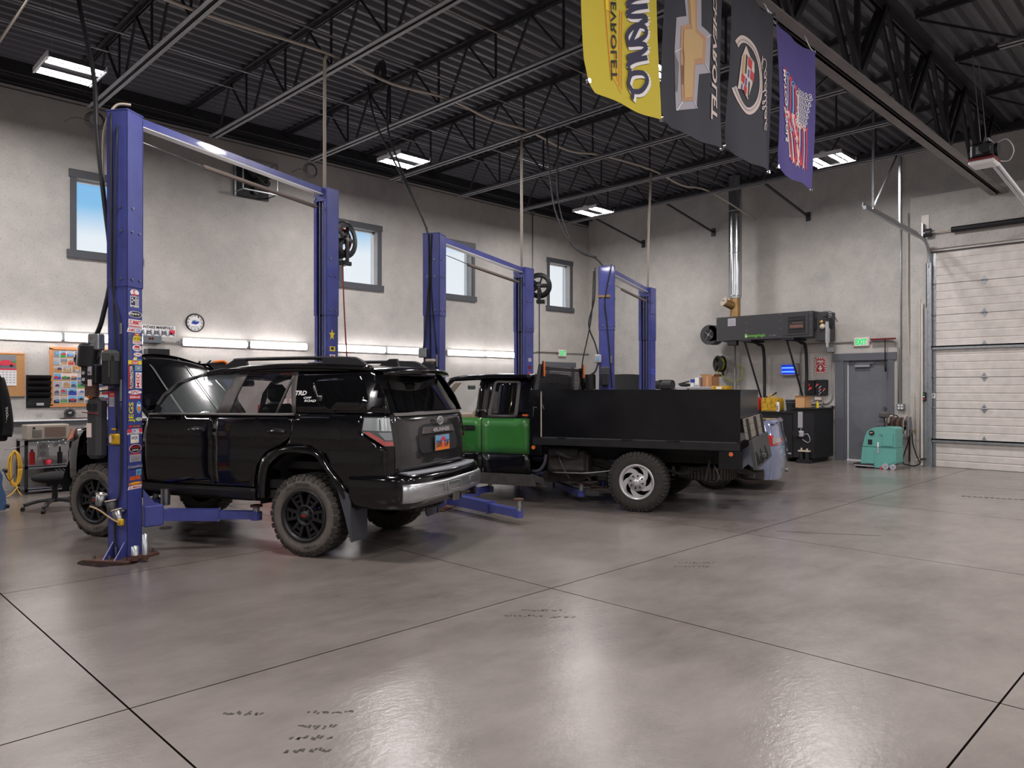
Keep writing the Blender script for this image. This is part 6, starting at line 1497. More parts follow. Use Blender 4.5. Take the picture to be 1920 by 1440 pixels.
# --- left wall
def P(root): return MM(root)
t = thing('cork_board', 'tan cork notice board behind the hanging calendar', 'notice board', (2.45, WN, 1.45))
m = P(t); m.box(2.10, 2.79, WN - .02, WN, 1.45, 2.12, 'cork'); m.build('cork_panel', t)
m = P(t); m.box(2.08, 2.80, WN - .025, WN - .0, 2.105, 2.125, 'wood_frame'); m.box(2.08, 2.80, WN - .025, WN, 1.44, 1.455, 'win_trim'); m.box(2.785, 2.80, WN - .025, WN, 1.45, 2.11, 'wood_frame'); m.build('frame', t)
t = thing('wall_calendar', 'wall calendar with a red car picture on the cork board', 'calendar', (2.55, WN - .03, 1.62))
m = P(t); m.box(2.34, 2.685, WN - .028, WN - .021, 1.885, 2.09, 'ink_green'); m.box(2.34, 2.685, WN - .030, WN - .028, 2.0, 2.09, 'ink_grey'); m.box(2.34, 2.685, WN - .030, WN - .028, 1.885, 1.93, 'joist_light')
m.prism([(2.40, 1.93), (2.40, 1.965), (2.47, 1.98), (2.51, 2.015), (2.59, 2.015), (2.63, 1.98), (2.675, 1.965), (2.675, 1.93)], 'y', WN - .033, WN - .03, 'ink_flagred'); m.prism(circ(2.46, 1.93, .02, 12), 'y', WN - .035, WN - .03, 'ink_black'); m.prism(circ(2.62, 1.93, .02, 12), 'y', WN - .035, WN - .03, 'ink_black'); m.build('picture', t)
m = P(t); m.box(2.34, 2.69, WN - .028, WN - .021, 1.62, 1.885, 'ink_white'); m.box(2.34, 2.69, WN - .030, WN - .028, 1.86, 1.885, 'ink_flagred')
for i in range(5):
    for j in range(7): m.box(2.355 + j * .048, 2.385 + j * .048, WN - .0295, WN - .028, 1.66 + i * .04, 1.675 + i * .04, 'ink_silver')
m.build('date_sheet', t)
t = thing('paper_rack', 'black plastic wall file rack between the two cork boards', 'rack', (2.99, WN, 1.27))
m = P(t); m.box(2.82, 3.16, WN - .02, WN, 1.27, 1.79, 'black_satin', .005); m.build('back_plate', t)
for i in range(5):
    z = 1.31 + i * .09; m = P(t); m.add([(x, y, zz) for x in (2.83, 3.15) for (y, zz) in ((WN - .02, z), (WN - .10, z + .11), (WN - .09, z + .115), (WN - .02, z + .02))], [(0, 1, 2, 3), (7, 6, 5, 4), (0, 4, 5, 1), (1, 5, 6, 2), (2, 6, 7, 3)], 'black_satin'); m.build('pocket', t)
for z in (1.76, 1.70, 1.63, 1.57, 1.50):
    m = P(t); m.cyl((2.865, WN - .02, z), (2.865, WN - .035, z), .009, 'white', 8); m.build('rivet', t)
m = P(t); m.box(2.94, 3.04, WN - .11, WN - .10, 1.31, 1.35, 'ink_silver'); m.build('name_plate', t)
t = thing('photo_board', 'cork board crowded with snapshots above the grey wall ledge', 'notice board', (3.6, WN, 1.3))
m = P(t); m.box(3.16, 4.10, WN - .02, WN, 1.30, 2.23, 'cork'); m.build('cork_panel', t)
m = P(t); m.box(3.14, 4.12, WN - .03, WN, 2.20, 2.24, 'wood_frame'); m.box(3.14, 4.12, WN - .03, WN, 1.28, 1.32, 'wood_frame'); m.box(3.14, 3.18, WN - .03, WN, 1.3, 2.22, 'wood_frame'); m.box(4.08, 4.12, WN - .03, WN, 1.3, 2.22, 'wood_frame'); m.build('frame', t)
rnd = random.Random(4)
pal = ['ink_blue', 'ink_lightblue', 'ink_grey', 'ink_green', 'ink_red', 'ink_silver', 'ink_navy', 'wood_grey', 'joist_light', 'red_dark', 'tan', 'denim', 'trim_grey', 'beige', 'ink_black', 'cork', 'ink_navy']
for r_ in range(7):
    x = 3.19
    while x < 4.02:
        w_ = rnd.choice((.09, .11, .13)); 
        if x + w_ > 4.075: break
        z = 2.185 - r_ * .122 + rnd.uniform(-.006, .006); h_ = rnd.choice((.10, .11, .115)); m = P(t); d = WN - .0215 - .0015 * rnd.random()
        m.box(x, x + w_, d - .001, d, z - h_, z, 'ink_white'); a_, b_, c_ = rnd.sample(pal, 3)
        hz = z - h_ * rnd.uniform(.3, .6)
        m.box(x + .004, x + w_ - .004, d - .002, d - .001, hz, z - .004, rnd.choice(['ink_lightblue', 'ink_silver', 'ink_silver', 'ink_cream', 'ink_grey', a_])); m.box(x + .004, x + w_ - .004, d - .002, d - .001, z - h_ + .004, hz, b_)
        cx = x + w_ * rnd.uniform(.35, .65); m.prism([(cx - .03, hz - .025), (cx - .025, hz), (cx - .01, hz + .012), (cx + .014, hz + .012), (cx + .03, hz - .002), (cx + .032, hz - .025)], 'y', d - .003, d - .002, c_)
        m.build('snapshot', t); x += w_ + .002
struct(one('trim_3', None, None, lambda b: (b.box(1.0, 4.6, WN - .10, WN, 1.06, 1.085, 'white_lamp', .004), b.box(1.0, 4.6, WN - .08, WN, 1.02, 1.06, 'win_trim'))))
t = thing('desk_emblem', 'small round black and chrome ornament on the wall ledge', 'ornament', (3.41, WN - .06, 1.085))
m = P(t); m.cyl((3.41, WN - .05, 1.175), (3.41, WN - .085, 1.175), .085, 'chrome', 24)
for i in range(10): a_ = 2 * math.pi * i / 10; m.ball((3.41 + .082 * math.cos(a_), WN - .07, 1.175 + .082 * math.sin(a_)), .016, 'chrome', 8, 5)
m.build('bezel', t)
m = P(t); m.cyl((3.41, WN - .085, 1.175), (3.41, WN - .09, 1.175), .06, 'ink_black', 24); wtext(m, 'GT', 3.41, 1.185, .05, .028, 'ink_white', WN - .092); m.build('face', t)
m = P(t); m.box(3.28, 3.75, WN - .10, WN - .02, 1.085, 1.10, 'rust'); m.build('stand', t)
# wall clock
t = thing('wall_clock', 'round white wall clock with black rim above the tube lights', 'clock', (5.43, WN, 2.6))
m = P(t); m.lathe([(.0, 0), (.165, 0), (.17, -.01), (.165, -.035), (.148, -.035), (.148, -.012), (0, -.012)], (5.43, WN, 2.765), (0, 1, 0), 'ink_black', 36); m.build('rim', t)
m = P(t); m.prism(circ(5.43, 2.765, .148, 32), 'y', WN - .016, WN - .012, 'ink_white')
for i in range(12): a_ = R(90 - 30 * (i + 1)); wtext(m, str(i + 1), 5.43 + .122 * math.cos(a_), 2.765 + .122 * math.sin(a_), .022 if i < 9 else .03, .028, 'ink_black', WN - .0175)
m.prism(circ(5.43, 2.79, .028, 16), 'y', WN - .018, WN - .016, 'ink_lightblue'); m.prism([(5.36, 2.75), (5.41, 2.80), (5.44, 2.78), (5.49, 2.80), (5.50, 2.765), (5.45, 2.735), (5.40, 2.74)], 'y', WN - .019, WN - .016, 'ink_blue'); m.box(5.37, 5.49, WN - .018, WN - .016, 2.69, 2.697, 'ink_grey'); m.build('face', t)
m = P(t); m.bar((5.43, WN - .022, 2.765), (5.53, WN - .022, 2.79), .006, .006, 'ink_blue'); m.bar((5.43, WN - .022, 2.765), (5.38, WN - .022, 2.80), .006, .01, 'ink_black'); m.build('hands', t)
t = thing('intake_banner', 'white printed parts banner reading INTAKE MANIFOLD left of the clock', 'banner', (4.75, WN, 2.48))
m = P(t); m.box(4.40, 5.09, WN - .004, WN - .001, 2.48, 2.68, 'ink_white'); m.build('sheet', t)
m = P(t); wtext(m, 'INTAKE MANIFOLD', 4.80, 2.645, .52, .05, 'ink_black', WN - .006, .03, .2); m.box(4.45, 4.51, WN - .007, WN - .004, 2.62, 2.67, 'ink_red')
for i in range(5):
    x = 4.46 + i * .125; m.prism([(x, 2.49), (x + .02, 2.60), (x + .06, 2.58), (x + .10, 2.605), (x + .12, 2.49), (x + .06, 2.53)], 'y', WN - .007, WN - .004, 'ink_grey'); m.box(x + .03, x + .08, WN - .008, WN - .004, 2.53, 2.57, 'ink_black'); m.box(x + .04, x + .07, WN - .009, WN - .004, 2.54, 2.56, 'ink_silver')
m.box(4.99, 5.08, WN - .009, WN - .004, 2.54, 2.61, 'ink_flagred'); m.build('print', t)
t = thing('router_box', 'small grey-blue box with M emblem under the parts banner', 'box', (4.6, WN, 2.36))
m = P(t); m.box(4.50, 4.82, WN - .12, WN, 2.36, 2.49, 'bucket_grey', .01); m.build('body', t)
m = P(t); wtext(m, 'M', 4.64, 2.44, .08, .045, 'red_dark', WN - .122); m.build('emblem', t)
one('notice_sheet', 'white paper sheet beside the grey box with emblem', 'paper', lambda b: (b.box(4.40, 4.49, WN - .13, WN - .126, 2.30, 2.50, 'ink_white'), b.box(4.42, 4.47, WN - .132, WN - .13, 2.44, 2.46, 'ink_silver')))
t = thing('speaker', 'black wedge loudspeaker below the small grey box', 'speaker', (4.75, WN - .1, 2.12))
m = P(t); m.prism([(4.56, 2.26), (4.92, 2.26), (4.92, 2.04), (4.86, 2.02), (4.60, 2.02), (4.56, 2.04)], 'y', WN - .2, WN, 'black_satin'); m.build('cabinet', t)
m = P(t); m.cyl((4.66, WN - .2, 2.14), (4.66, WN - .215, 2.14), .06, 'rubber_black', 16); m.cyl((4.82, WN - .2, 2.14), (4.82, WN - .215, 2.14), .06, 'rubber_black', 16); m.build('driver', t)
# exhaust fan cage
t = thing('wall_fan', 'black exhaust fan inside a steel guard cage high on the left wall', 'fan', (6.55, WN, 5.2))
m = P(t); m.box(6.15, 6.85, WN - .015, WN, 5.22, 5.88, 'ink_black'); m.box(6.15, 6.18, WN - .06, WN, 5.2, 5.9, 'galvanised'); m.box(6.18, 6.82, WN - .02, WN, 5.2, 5.22, 'joist_black'); m.build('housing', t)
m = P(t); F0 = WN - .34
for (x, z) in ((6.18, 5.28), (6.18, 5.86), (6.86, 5.28), (6.86, 5.86)): m.bar((x, WN, z), (x, F0, z), .02, .02, 'galvanised')
m.bar((6.18, F0, 5.28), (6.86, F0, 5.28), .02, .02, 'galvanised'); m.bar((6.18, F0, 5.86), (6.86, F0, 5.86), .02, .02, 'galvanised'); m.bar((6.18, F0, 5.28), (6.18, F0, 5.86), .02, .02, 'galvanised'); m.bar((6.86, F0, 5.28), (6.86, F0, 5.86), .02, .02, 'galvanised'); m.build('guard_cage', t)
m = P(t); m.cyl((6.6, WN - .02, 5.55), (6.6, WN - .25, 5.55), .075, 'ink_black', 14); m.cyl((6.6, WN - .05, 5.55), (6.72, WN - .28, 5.48), .05, 'joist_black', 12)
for i in range(3): a_ = R(120 * i + 20); m.bar((6.6, WN - .08, 5.55), (6.6 + .26 * math.cos(a_), WN - .08, 5.55 + .26 * math.sin(a_)), .09, .02, 'joist_black')
m.bar((6.3, WN - .3, 5.7), (6.75, WN - .3, 5.36), .02, .02, 'joist_black'); m.build('motor_and_blades', t)
# exit signs
def exit_sign(label, loc, rz):
    t = thing('exit_sign', label, 'exit sign', loc, rz, 'exit signs')
    b = MB(); b.box(-.165, .165, -.05, 0, -.10, .10, 'ink_cream', .012); b.build('housing', t)
    b = MB(); b.box(-.125, .125, -.053, -.05, -.08, .08, 'white')
    b.text('EXIT', .235, .125, 'green_letters', TF((0, -.055, 0), (1, 0, 0), (0, 0, 1)), .045); b.build('lettered_face', t)
    b = MB(); 
    for s in (-1, 1): b.cyl((s * .165, -.02, .0), (s * .20, -.02, .0), .03, 'galvanised', 12)
    b.build('side_lugs', t); return t
exit_sign('green lettered EXIT sign above the grey man door', (XB, 5.98, 2.58), -90)
exit_sign('green lettered EXIT sign on the left wall near the corner', (15.5, WN, 2.55), 0)
def pipe(label, pts, r=.013, mt='conduit_grey', cv=0, cat='conduit', name='conduit'): return line(name, label, cat, pts, r, mt, 8, cv)
pipe('thin conduit drop on left wall near the second lift', [(14.32, WN - .02, 6.2), (14.32, WN - .02, 2.53)])
pipe('grey conduit running level from drop to EXIT sign, left wall', [(14.33, WN - .02, 2.53), (14.5, WN - .02, 2.56), (15.29, WN - .02, 2.56)], .016, 'conduit_grey')
pipe('grey conduit running from left wall EXIT sign to corner', [(15.71, WN - .02, 2.56), (16.66, WN - .02, 2.56)], .016)
one('junction_box', 'small grey junction box atop the left wall conduit', 'junction box', lambda b: b.box(14.27, 14.37, WN - .06, WN, 6.18, 6.30, 'ink_grey', .005))
# --- bench corner at far left
t = thing('steel_shelf', 'low steel shelving bench below the wall ledge at far left', 'shelving', (3.0, 13.1, 0))
for z, m_ in ((.80, 'galvanised'), (.42, 'joist_light'), (.08, 'joist_light')):
    m = P(t); m.box(2.66, 3.95, 12.85, 13.40, z - .02, z, m_, .003); m.box(2.66, 3.95, 12.85, 12.86, z - .07 if z > .7 else z - .04, z, m_); m.build('shelf', t)
for x in (2.66, 3.91):
    for y in (12.85, 13.36): m = P(t); m.box(x, x + .04, y, y + .04, 0, .80, 'ink_black'); m.build('upright', t)
t = thing('shop_heater', 'beige shop heater with reddish grille on the steel bench', 'heater', (2.93, 13.0, .80))
m = P(t); m.box(2.69, 3.25, 12.88, 13.2, .81, 1.03, 'heater_case', .01); m.build('case', t)
m = P(t); m.box(2.92, 3.20, 12.868, 12.88, .845, .995, 'copper_brown')
for i in range(9): m.bar((2.92, 12.865, .85 + i * .017), (3.20, 12.865, .85 + i * .017), .004, .004, 'heater_case')
m.build('grille', t)
m = P(t); m.box(2.76, 2.88, 12.87, 12.88, .85, .95, 'trim_grey'); m.cyl((2.78, 12.88, .985), (2.78, 12.86, .985), .016, 'ink_black', 12)
for i in range(7): m.bar((2.765, 12.866, .86 + i * .013), (2.875, 12.866, .86 + i * .013), .003, .004, 'heater_case')
m.build('control_panel', t)
def tray(label, x, z, w_, h_, rot):
    t = thing('magnetic_tray', label, 'tray', (x, 12.835, z))
    t.rotation_euler = (0, R(rot), 0)
    b = MB(); b.box(-w_, w_, 0, .014, -h_, h_, 'alu', .014); b.build('tray', t)
    b = MB()
    for s in (-1, 1): b.cyl((0 if w_ < h_ else s * w_ * .5, -.002, s * h_ * .45 if w_ < h_ else 0), (0 if w_ < h_ else s * w_ * .5, -.012, s * h_ * .45 if w_ < h_ else 0), min(w_, h_) * .55, 'steel', 16)
    b.build('magnet', t)
    b = MB(); P_ = [(-w_, 0, -h_), (-w_, 0, h_), (w_, 0, h_), (w_, 0, -h_), (-w_, 0, -h_)]; b.tube([(p[0] * .97, -.006, p[2] * .97) for p in P_], .007, 'chrome', 6); b.build('rolled_rim', t)
tray('large silver magnetic parts tray stuck on bench edge', 2.89, .66, .075, .125, 0)
tray('small silver magnetic parts tray stuck on bench edge', 3.10, .745, .085, .035, -12)
one('spray_bottle', 'red bottle on the lower shelf of the bench', 'bottle', lambda b: (b.cyl((2.78, 13.0, .43), (2.78, 13.0, .62), .04, 'red', 12), b.cyl((2.78, 13.0, .62), (2.78, 13.0, .66), .018, 'red_dark', 8)))
one('black_bottle', 'black bottle on the lower shelf of the bench', 'bottle', lambda b: (b.cyl((3.15, 13.0, .43), (3.15, 13.0, .60), .035, 'ink_black', 12), b.cyl((3.15, 13.0, .6), (3.15, 13.0, .68), .014, 'ink_black', 8)))
one('red_tub', 'small red tub between bottles on the bench shelf', 'tub', lambda b: b.lathe([(.05, 0), (.06, .07), (.05, .07), (.0, .05)], (2.98, 12.98, .425), (0, 0, 1), 'ink_flagred', 14))
one('milk_crate', 'black wire crate on the bottom shelf of the bench', 'crate', lambda b: [b.bar((3.0 + .05 * i, 12.84, .10), (3.25 + .05 * i, 12.84, .36), .006, .006, 'ink_grey') for i in range(7)] + [b.bar((3.3 + .05 * i, 12.84, .10), (3.05 + .05 * i, 12.84, .36), .006, .006, 'ink_grey') for i in range(7)] + [b.box(3.0, 3.6, 12.9, 13.3, .09, .36, 'ink_black', .01)])
t = thing('extension_cord', 'yellow extension cord coil hanging from the bench end', 'cord', (2.62, 12.8, .7))
m = P(t)
for k in range(9):
    a_ = .05 + .010 * (k % 5); z0 = .14 + .03 * (k % 4); x = 2.52 + .012 * (k % 3); y = 12.80 + .012 * k
    m.tube([(x + a_ * math.cos(q * math.pi / 6), y, .40 + (.30 - z0 * .3) * math.sin(q * math.pi / 6)) for q in range(13)], .009, 'cord_yellow', 6, 3)
m.tube([(2.52, 12.79, .2), (2.56, 12.78, .08), (2.60, 12.75, .012)], .008, 'cord_yellow', 6, 4); m.tube([(2.56, 12.8, .14), (2.48, 12.75, .05), (2.40, 12.7, .012)], .008, 'cord_yellow', 6, 4); m.build('coil', t)
m = P(t); m.tube([(2.40, 12.82, .69), (2.5, 12.82, .70), (2.68, 12.86, .73)], .006, 'steel', 5); m.build('hook', t)
# office chair
t = thing('office_chair', 'black wheeled office chair left of the suv front tyre', 'chair', (2.62, 11.05, 0))
m = P(t); m.ball((2.62, 11.05, .42), 1, 'cloth_black', 18, 10, (.27, .26, .075)); m.build('seat', t)
m = P(t); m.bar((2.80, 11.0, .42), (2.98, 10.95, .68), .40, .07, 'cloth_black'); m.bar((2.74, 11.02, .36), (2.86, 11.0, .46), .08, .04, 'black_satin'); m.build('backrest', t)
m = P(t); m.cyl((2.62, 11.05, .10), (2.62, 11.05, .36), .035, 'black_satin', 12); m.box(2.5, 2.74, 10.95, 11.15, .33, .37, 'black_satin', .01); m.build('gas_lift', t)
for k in range(5):
    a_ = R(72 * k + 20); c, s_ = math.cos(a_), math.sin(a_); m = P(t); m.tube([(2.62, 11.05, .13), (2.62 + .18 * c, 11.05 + .18 * s_, .12), (2.62 + .34 * c, 11.05 + .34 * s_, .075)], .022, 'heater_grey', 8, 3); lg = m.build('base_leg', t)
    m = P(t); m.cyl((2.62 + .35 * c - .02 * s_, 11.05 + .35 * s_ + .02 * c, .028), (2.62 + .35 * c + .02 * s_, 11.05 + .35 * s_ - .02 * c, .028), .028, 'black_satin', 12); m.build('caster', lg)
# jacket and creeper at far left
t = thing('work_jacket', 'black work jacket with white lettering hanging at the left frame edge', 'jacket', (2.0, 11.15, .9))
m = P(t); prof = [(2.09, .92), (2.12, 1.12), (2.115, 1.30), (2.07, 1.55), (2.03, 1.72), (1.98, 1.84), (1.7, 1.86), (1.55, 1.7), (1.5, .92)]
m.prism(rounded(prof, .03), 'y', 11.02, 11.18, 'cloth_black'); m.build('body', t)
m = P(t); m.tube([(2.02, 11.08, 1.70), (2.07, 11.03, 1.45), (2.10, 11.0, 1.15), (2.08, 10.98, .98)], .055, 'cloth_black', 10, 4); sl_ = m.build('sleeve', t)
m = P(t); T = TF((2.075, 10.955, 1.25), (.08, 0, -1), (1, 0, .08)); m.text('TOOLS )', .20, .035, 'ink_white', T, .03); m.build('sleeve_lettering', sl_)
m = P(t); m.tube([(1.8, 11.1, 1.86), (1.8, 11.1, 1.98), (1.8, 11.13, 2.0)], .006, 'steel', 5); m.cyl((1.8, 11.15, 0), (1.8, 11.15, 2.0), .018, 'ink_black', 8); m.cyl((1.8, 11.15, 0), (1.8, 11.15, .03), .2, 'ink_black', 16); m.build('coat_stand', t)
t = thing('mechanics_creeper', 'blue wheeled creeper board standing on end at the left frame edge', 'creeper', (2.05, 11.25, 0))
m = P(t); m.prism(rounded([(1.70, .02), (2.14, .02), (2.13, .22), (2.09, .34), (2.10, .46), (2.07, .52), (2.06, .86), (1.72, .86)], .03), 'y', 11.30, 11.35, 'denim'); m.prism(rounded([(1.78, .12), (2.02, .12), (2.0, .5), (1.8, .5)], .04), 'y', 11.28, 11.31, 'ink_lightblue'); m.build('board', t)
for (x, z) in ((2.12, .05), (2.10, .50), (1.75, .05)):
    m = P(t); m.cyl((x, 11.22, z + .03), (x + .03, 11.22, z + .03), .028, 'ink_black', 12); m.bar((x, 11.3, z + .03), (x + .015, 11.22, z + .03), .03, .02, 'chrome'); m.build('caster', t)
line('floor_cable', 'thin dark cable drooping beside the yellow cord coil', 'cable', [(2.10, 11.3, .55), (2.2, 11.6, .40), (2.35, 12.2, .30), (2.5, 12.75, .32)], .006, 'ink_black', 5, 5)
# cabinets seen past the suv
t = thing('tool_chest', 'red tool chest glimpsed through the suv rear windows', 'tool chest', (6.8, 12.7, 0))
m = P(t); m.box(6.35, 7.1, 12.3, 13.0, 0, 1.28, 'red', .02); m.build('cabinet', t)
for i in range(4):
    m = P(t); m.box(6.38, 7.07, 12.285, 12.30, .3 + i * .24, .52 + i * .24, 'red'); d = m.build('drawer', t); m = P(t); m.bar((6.45, 12.27, .49 + i * .24), (7.0, 12.27, .49 + i * .24), .02, .02, 'chrome'); m.build('pull', d)
for i, x in enumerate((6.46, 6.62, 6.78)):
    one('white_can', '%s white can on the red tool chest, seen through suv window' % ('left', 'middle', 'right')[i], 'can', lambda b: (b.cyl((x, 12.5, 1.281), (x, 12.5, 1.40), .05, 'ink_white', 12), b.cyl((x, 12.5, 1.40), (x, 12.5, 1.41), .045, 'steel', 12)), 'white cans on the tool chest')
t = thing('tall_cabinet', 'tall dark tool cabinet behind the suv roof front', 'cabinet', (5.4, 12.9, 0))
m = P(t); m.box(5.0, 5.8, 12.6, 13.2, 0, 1.86, 'ink_navy', .01); m.build('carcass', t); m = P(t); m.box(5.02, 5.39, 12.585, 12.6, .05, 1.84, 'blue_dark'); m.build('door', t); m = P(t); m.box(5.41, 5.78, 12.585, 12.6, .05, 1.84, 'blue_dark'); m.build('door', t)
t = thing('tool_bag', 'black and orange tool bag on the tall cabinet, above the suv roof', 'bag', (5.4, 12.8, 1.861))
m = P(t); m.add([(5.12, 12.7, 1.862), (5.66, 12.7, 1.862), (5.66, 12.7, 2.0), (5.55, 12.7, 2.05), (5.25, 12.7, 2.0), (5.12, 12.95, 1.862), (5.66, 12.95, 1.862), (5.66, 12.95, 2.0), (5.55, 12.95, 2.05), (5.25, 12.95, 2.0)], [(0, 1, 2, 3, 4), (9, 8, 7, 6, 5), (0, 5, 6, 1), (1, 6, 7, 2), (2, 7, 8, 3), (3, 8, 9, 4), (4, 9, 5, 0)], 'ink_black'); m.build('body', t)
m = P(t); m.tube([(5.40, 12.69, 2.03), (5.58, 12.69, 2.05), (5.66, 12.69, 1.98), (5.68, 12.69, 1.88)], .022, 'ink_orange', 8, 4); m.build('piping', t)
m = P(t); m.bar((5.10, 12.75, 1.9), (5.2, 12.75, 2.04), .03, .03, 'ink_black'); m.bar((5.26, 12.75, 1.95), (5.38, 12.75, 2.06), .03, .03, 'ink_black'); m.build('handle', t)

# --- waste oil heater on the back wall
t = thing('waste_oil_heater', 'long charcoal shop heater box high on the back wall', 'heater', (15.85, 7.8, 2.68))
m = P(t); m.box(15.85, 16.40, 6.70, 9.0, 2.69, 3.25, 'heater_grey', .006); cs = m.build('case', t)
m = P(t); m.box(15.95, 16.35, 6.42, 6.70, 2.60, 3.22, 'heater_grey', .006); m.build('burner_box', t)
for (y, z) in [(y, z) for y in (8.96, 8.23, 7.42, 6.74) for z in (2.72, 2.90, 3.08, 3.22)]:
    m = P(t); m.cyl((15.85, y, z), (15.842, y, z), .01, 'steel', 6); m.build('screw', cs)
m = P(t); m.box(15.835, 15.85, 6.80, 7.30, 2.75, 3.19, 'heater_grey'); m.box(15.828, 15.838, 6.86, 7.24, 2.79, 3.15, 'ink_black'); m.build('louver_frame', t)
for z in (2.88, 2.98, 3.07):
    m = P(t); m.box(15.815, 15.84, 6.88, 7.24, z, z + .012, 'heater_grey'); m.build('louver', t)
m = P(t); m.box(15.820, 15.83, 6.9, 7.2, 2.90, 2.97, 'copper_brown'); m.box(15.820, 15.83, 6.9, 7.15, 3.0, 3.02, 'copper_brown'); m.build('heat_tube', t)
m = P(t); btext(m, 'energylogic', 7.98, 2.775, .42, .085, 'lime', 15.846, .01, .2); m.prism([(8.27, 2.78), (8.24, 2.83), (8.25, 2.78), (8.21, 2.79), (8.24, 2.75)], 'x', 15.844, 15.849, 'ink_white'); m.prism([(8.29 - .045 + .045 * math.cos(R(a_)), 2.785 + .045 * math.sin(R(a_))) for a_ in range(40, 330, 20)] + [(8.29 - .045 + .03 * math.cos(R(a_)), 2.785 + .03 * math.sin(R(a_))) for a_ in range(320, 39, -20)], 'x', 15.844, 15.849, 'lime'); btext(m, 'EL 200H', 7.6, 2.765, .16, .025, 'ink_grey', 15.847); m.build('lettering', cs)
m = P(t); m.box(15.843, 15.85, 8.50, 8.70, 3.03, 3.21, 'ink_silver')
for i in range(4): m.box(15.841, 15.843, 8.53, 8.67, 3.06 + i * .03, 3.065 + i * .03, 'ink_grey')
m.build('data_plate', cs)
m = P(t); m.cyl((16.0, 9.28, 2.87), (16.30, 9.28, 2.87), .24, 'heater_grey', 32); m.cyl((15.98, 9.28, 2.87), (16.0, 9.28, 2.87), .13, 'ink_black', 24); m.box(16.0, 16.3, 8.98, 9.28, 2.72, 3.08, 'heater_grey')
for i in range(4): a_ = R(90 * i + 35); m.bar((15.978, 9.28, 2.87), (15.978, 9.28 + .13 * math.cos(a_), 2.87 + .13 * math.sin(a_)), .008, .012, 'ink_grey')
m.cyl((15.96, 9.28, 2.87), (15.98, 9.28, 2.87), .03, 'steel', 12); m.build('blower', t)
m = P(t); m.box(15.86, 16.0, 8.50, 8.72, 2.58, 2.69, 'ink_black', .01); m.build('control_box', t)
m = P(t); m.box(15.98, 16.12, 6.40, 6.56, 3.08, 3.24, 'galvanised', .01); m.cyl((15.93, 6.42, 3.0), (15.93, 6.42, 2.55), .05, 'alu', 12); m.cyl((15.93, 6.42, 2.55), (15.93, 6.42, 2.45), .03, 'alu', 10); m.ball((15.92, 6.52, 2.9), .06, 'beige', 10, 6); m.ball((15.92, 6.54, 3.0), .05, 'brass', 10, 6); m.box(15.9, 16.1, 6.34, 6.44, 2.85, 3.08, 'ink_black', .03)
m.tube([(15.9, 6.5, 3.1), (15.9, 6.36, 3.12), (15.9, 6.28, 3.0), (15.92, 6.34, 2.9)], .012, 'ink_black', 6, 4); m.tube([(15.9, 6.45, 3.15), (15.9, 6.3, 3.15), (15.9, 6.2, 2.98)], .008, 'ink_black', 6, 4); m.box(15.92, 15.96, 6.66, 6.72, 2.85, 3.10, 'ink_black'); m.build('burner', t)
for y in (8.10, 7.10):
    m = P(t); m.tube([(15.92, y + .18, 2.665), (15.95, y + .1, 2.66), (16.2, y + .02, 2.60), (16.45, y, 2.3), (16.45, y, .02)], .035, 'ink_black', 10, 5); m.box(15.85, 16.5, y + .02, y + .3, 2.65, 2.69, 'ink_black'); m.build('stand_leg', t)
    m = P(t); m.bar((15.9, y + .2, 2.65), (16.44, y + .02, 1.2), .03, .03, 'ink_black'); m.build('diagonal_brace', t)
t = thing('flue_pipe', 'shiny galvanised flue pipe rising from the shop heater to the roof', 'flue', (16.12, 8.66, 3.26))
for k, (a_, b_) in enumerate(((3.75, 4.75), (4.75, 5.75), (5.75, 6.58))):
    m = P(t); m.cyl((16.12, 8.66, a_), (16.12, 8.66, b_), .152, 'galv_bright', 28); m.lathe([(.152, -.01), (.158, 0), (.152, .01)], (16.12, 8.66, a_ + .01), (0, 0, 1), 'alu', 28); m.build('pipe_section', t)
m = P(t); m.cyl((16.12, 8.66, 3.25), (16.12, 8.66, 3.76), .12, 'brass', 24); m.cyl((16.12, 8.66, 3.70), (16.12, 8.66, 3.76), .14, 'alu', 24); m.build('lower_pipe', t)
m = P(t); m.cyl((16.05, 8.68, 3.52), (15.85, 8.80, 3.62), .10, 'brass', 20); m.cyl((15.84, 8.805, 3.625), (15.86, 8.795, 3.615), .11, 'beige', 24); m.bar((15.83, 8.84, 3.64), (15.83, 8.78, 3.64), .012, .012, 'ink_black'); m.build('draft_regulator', t)
line('heater_pipe', 'thin light pipe dropping from heater control box beside the green hose', 'pipe', [(16.5, 8.87, 2.62), (16.5, 8.87, .3)], .022, 'conduit_grey', 8)
pipe('grey conduit loop left of the fire sign, bending to the EXIT sign', [(16.65, 7.33, 1.15), (16.65, 7.33, 2.35), (16.65, 7.29, 2.50), (16.65, 7.16, 2.585), (16.65, 6.9, 2.59), (16.65, 6.2, 2.59)], .016)
pipe('conduit from the door EXIT sign turning down to the outlets', [(16.65, 5.77, 2.59), (16.65, 5.42, 2.59), (16.65, 5.30, 2.55), (16.65, 5.24, 2.42), (16.65, 5.24, 1.25)], .016, 'conduit_grey')
pipe('long vertical conduit from roof down to the outlet box', [(16.65, 5.19, 6.5), (16.65, 5.19, 1.25)], .012, 'galvanised')
pipe('grey conduit bending below the black tool case to the left', [(16.65, 6.60, 2.40), (16.65, 6.60, 1.42), (16.65, 6.63, 1.30), (16.65, 6.72, 1.24), (16.65, 7.1, 1.22)], .016, 'conduit_grey')
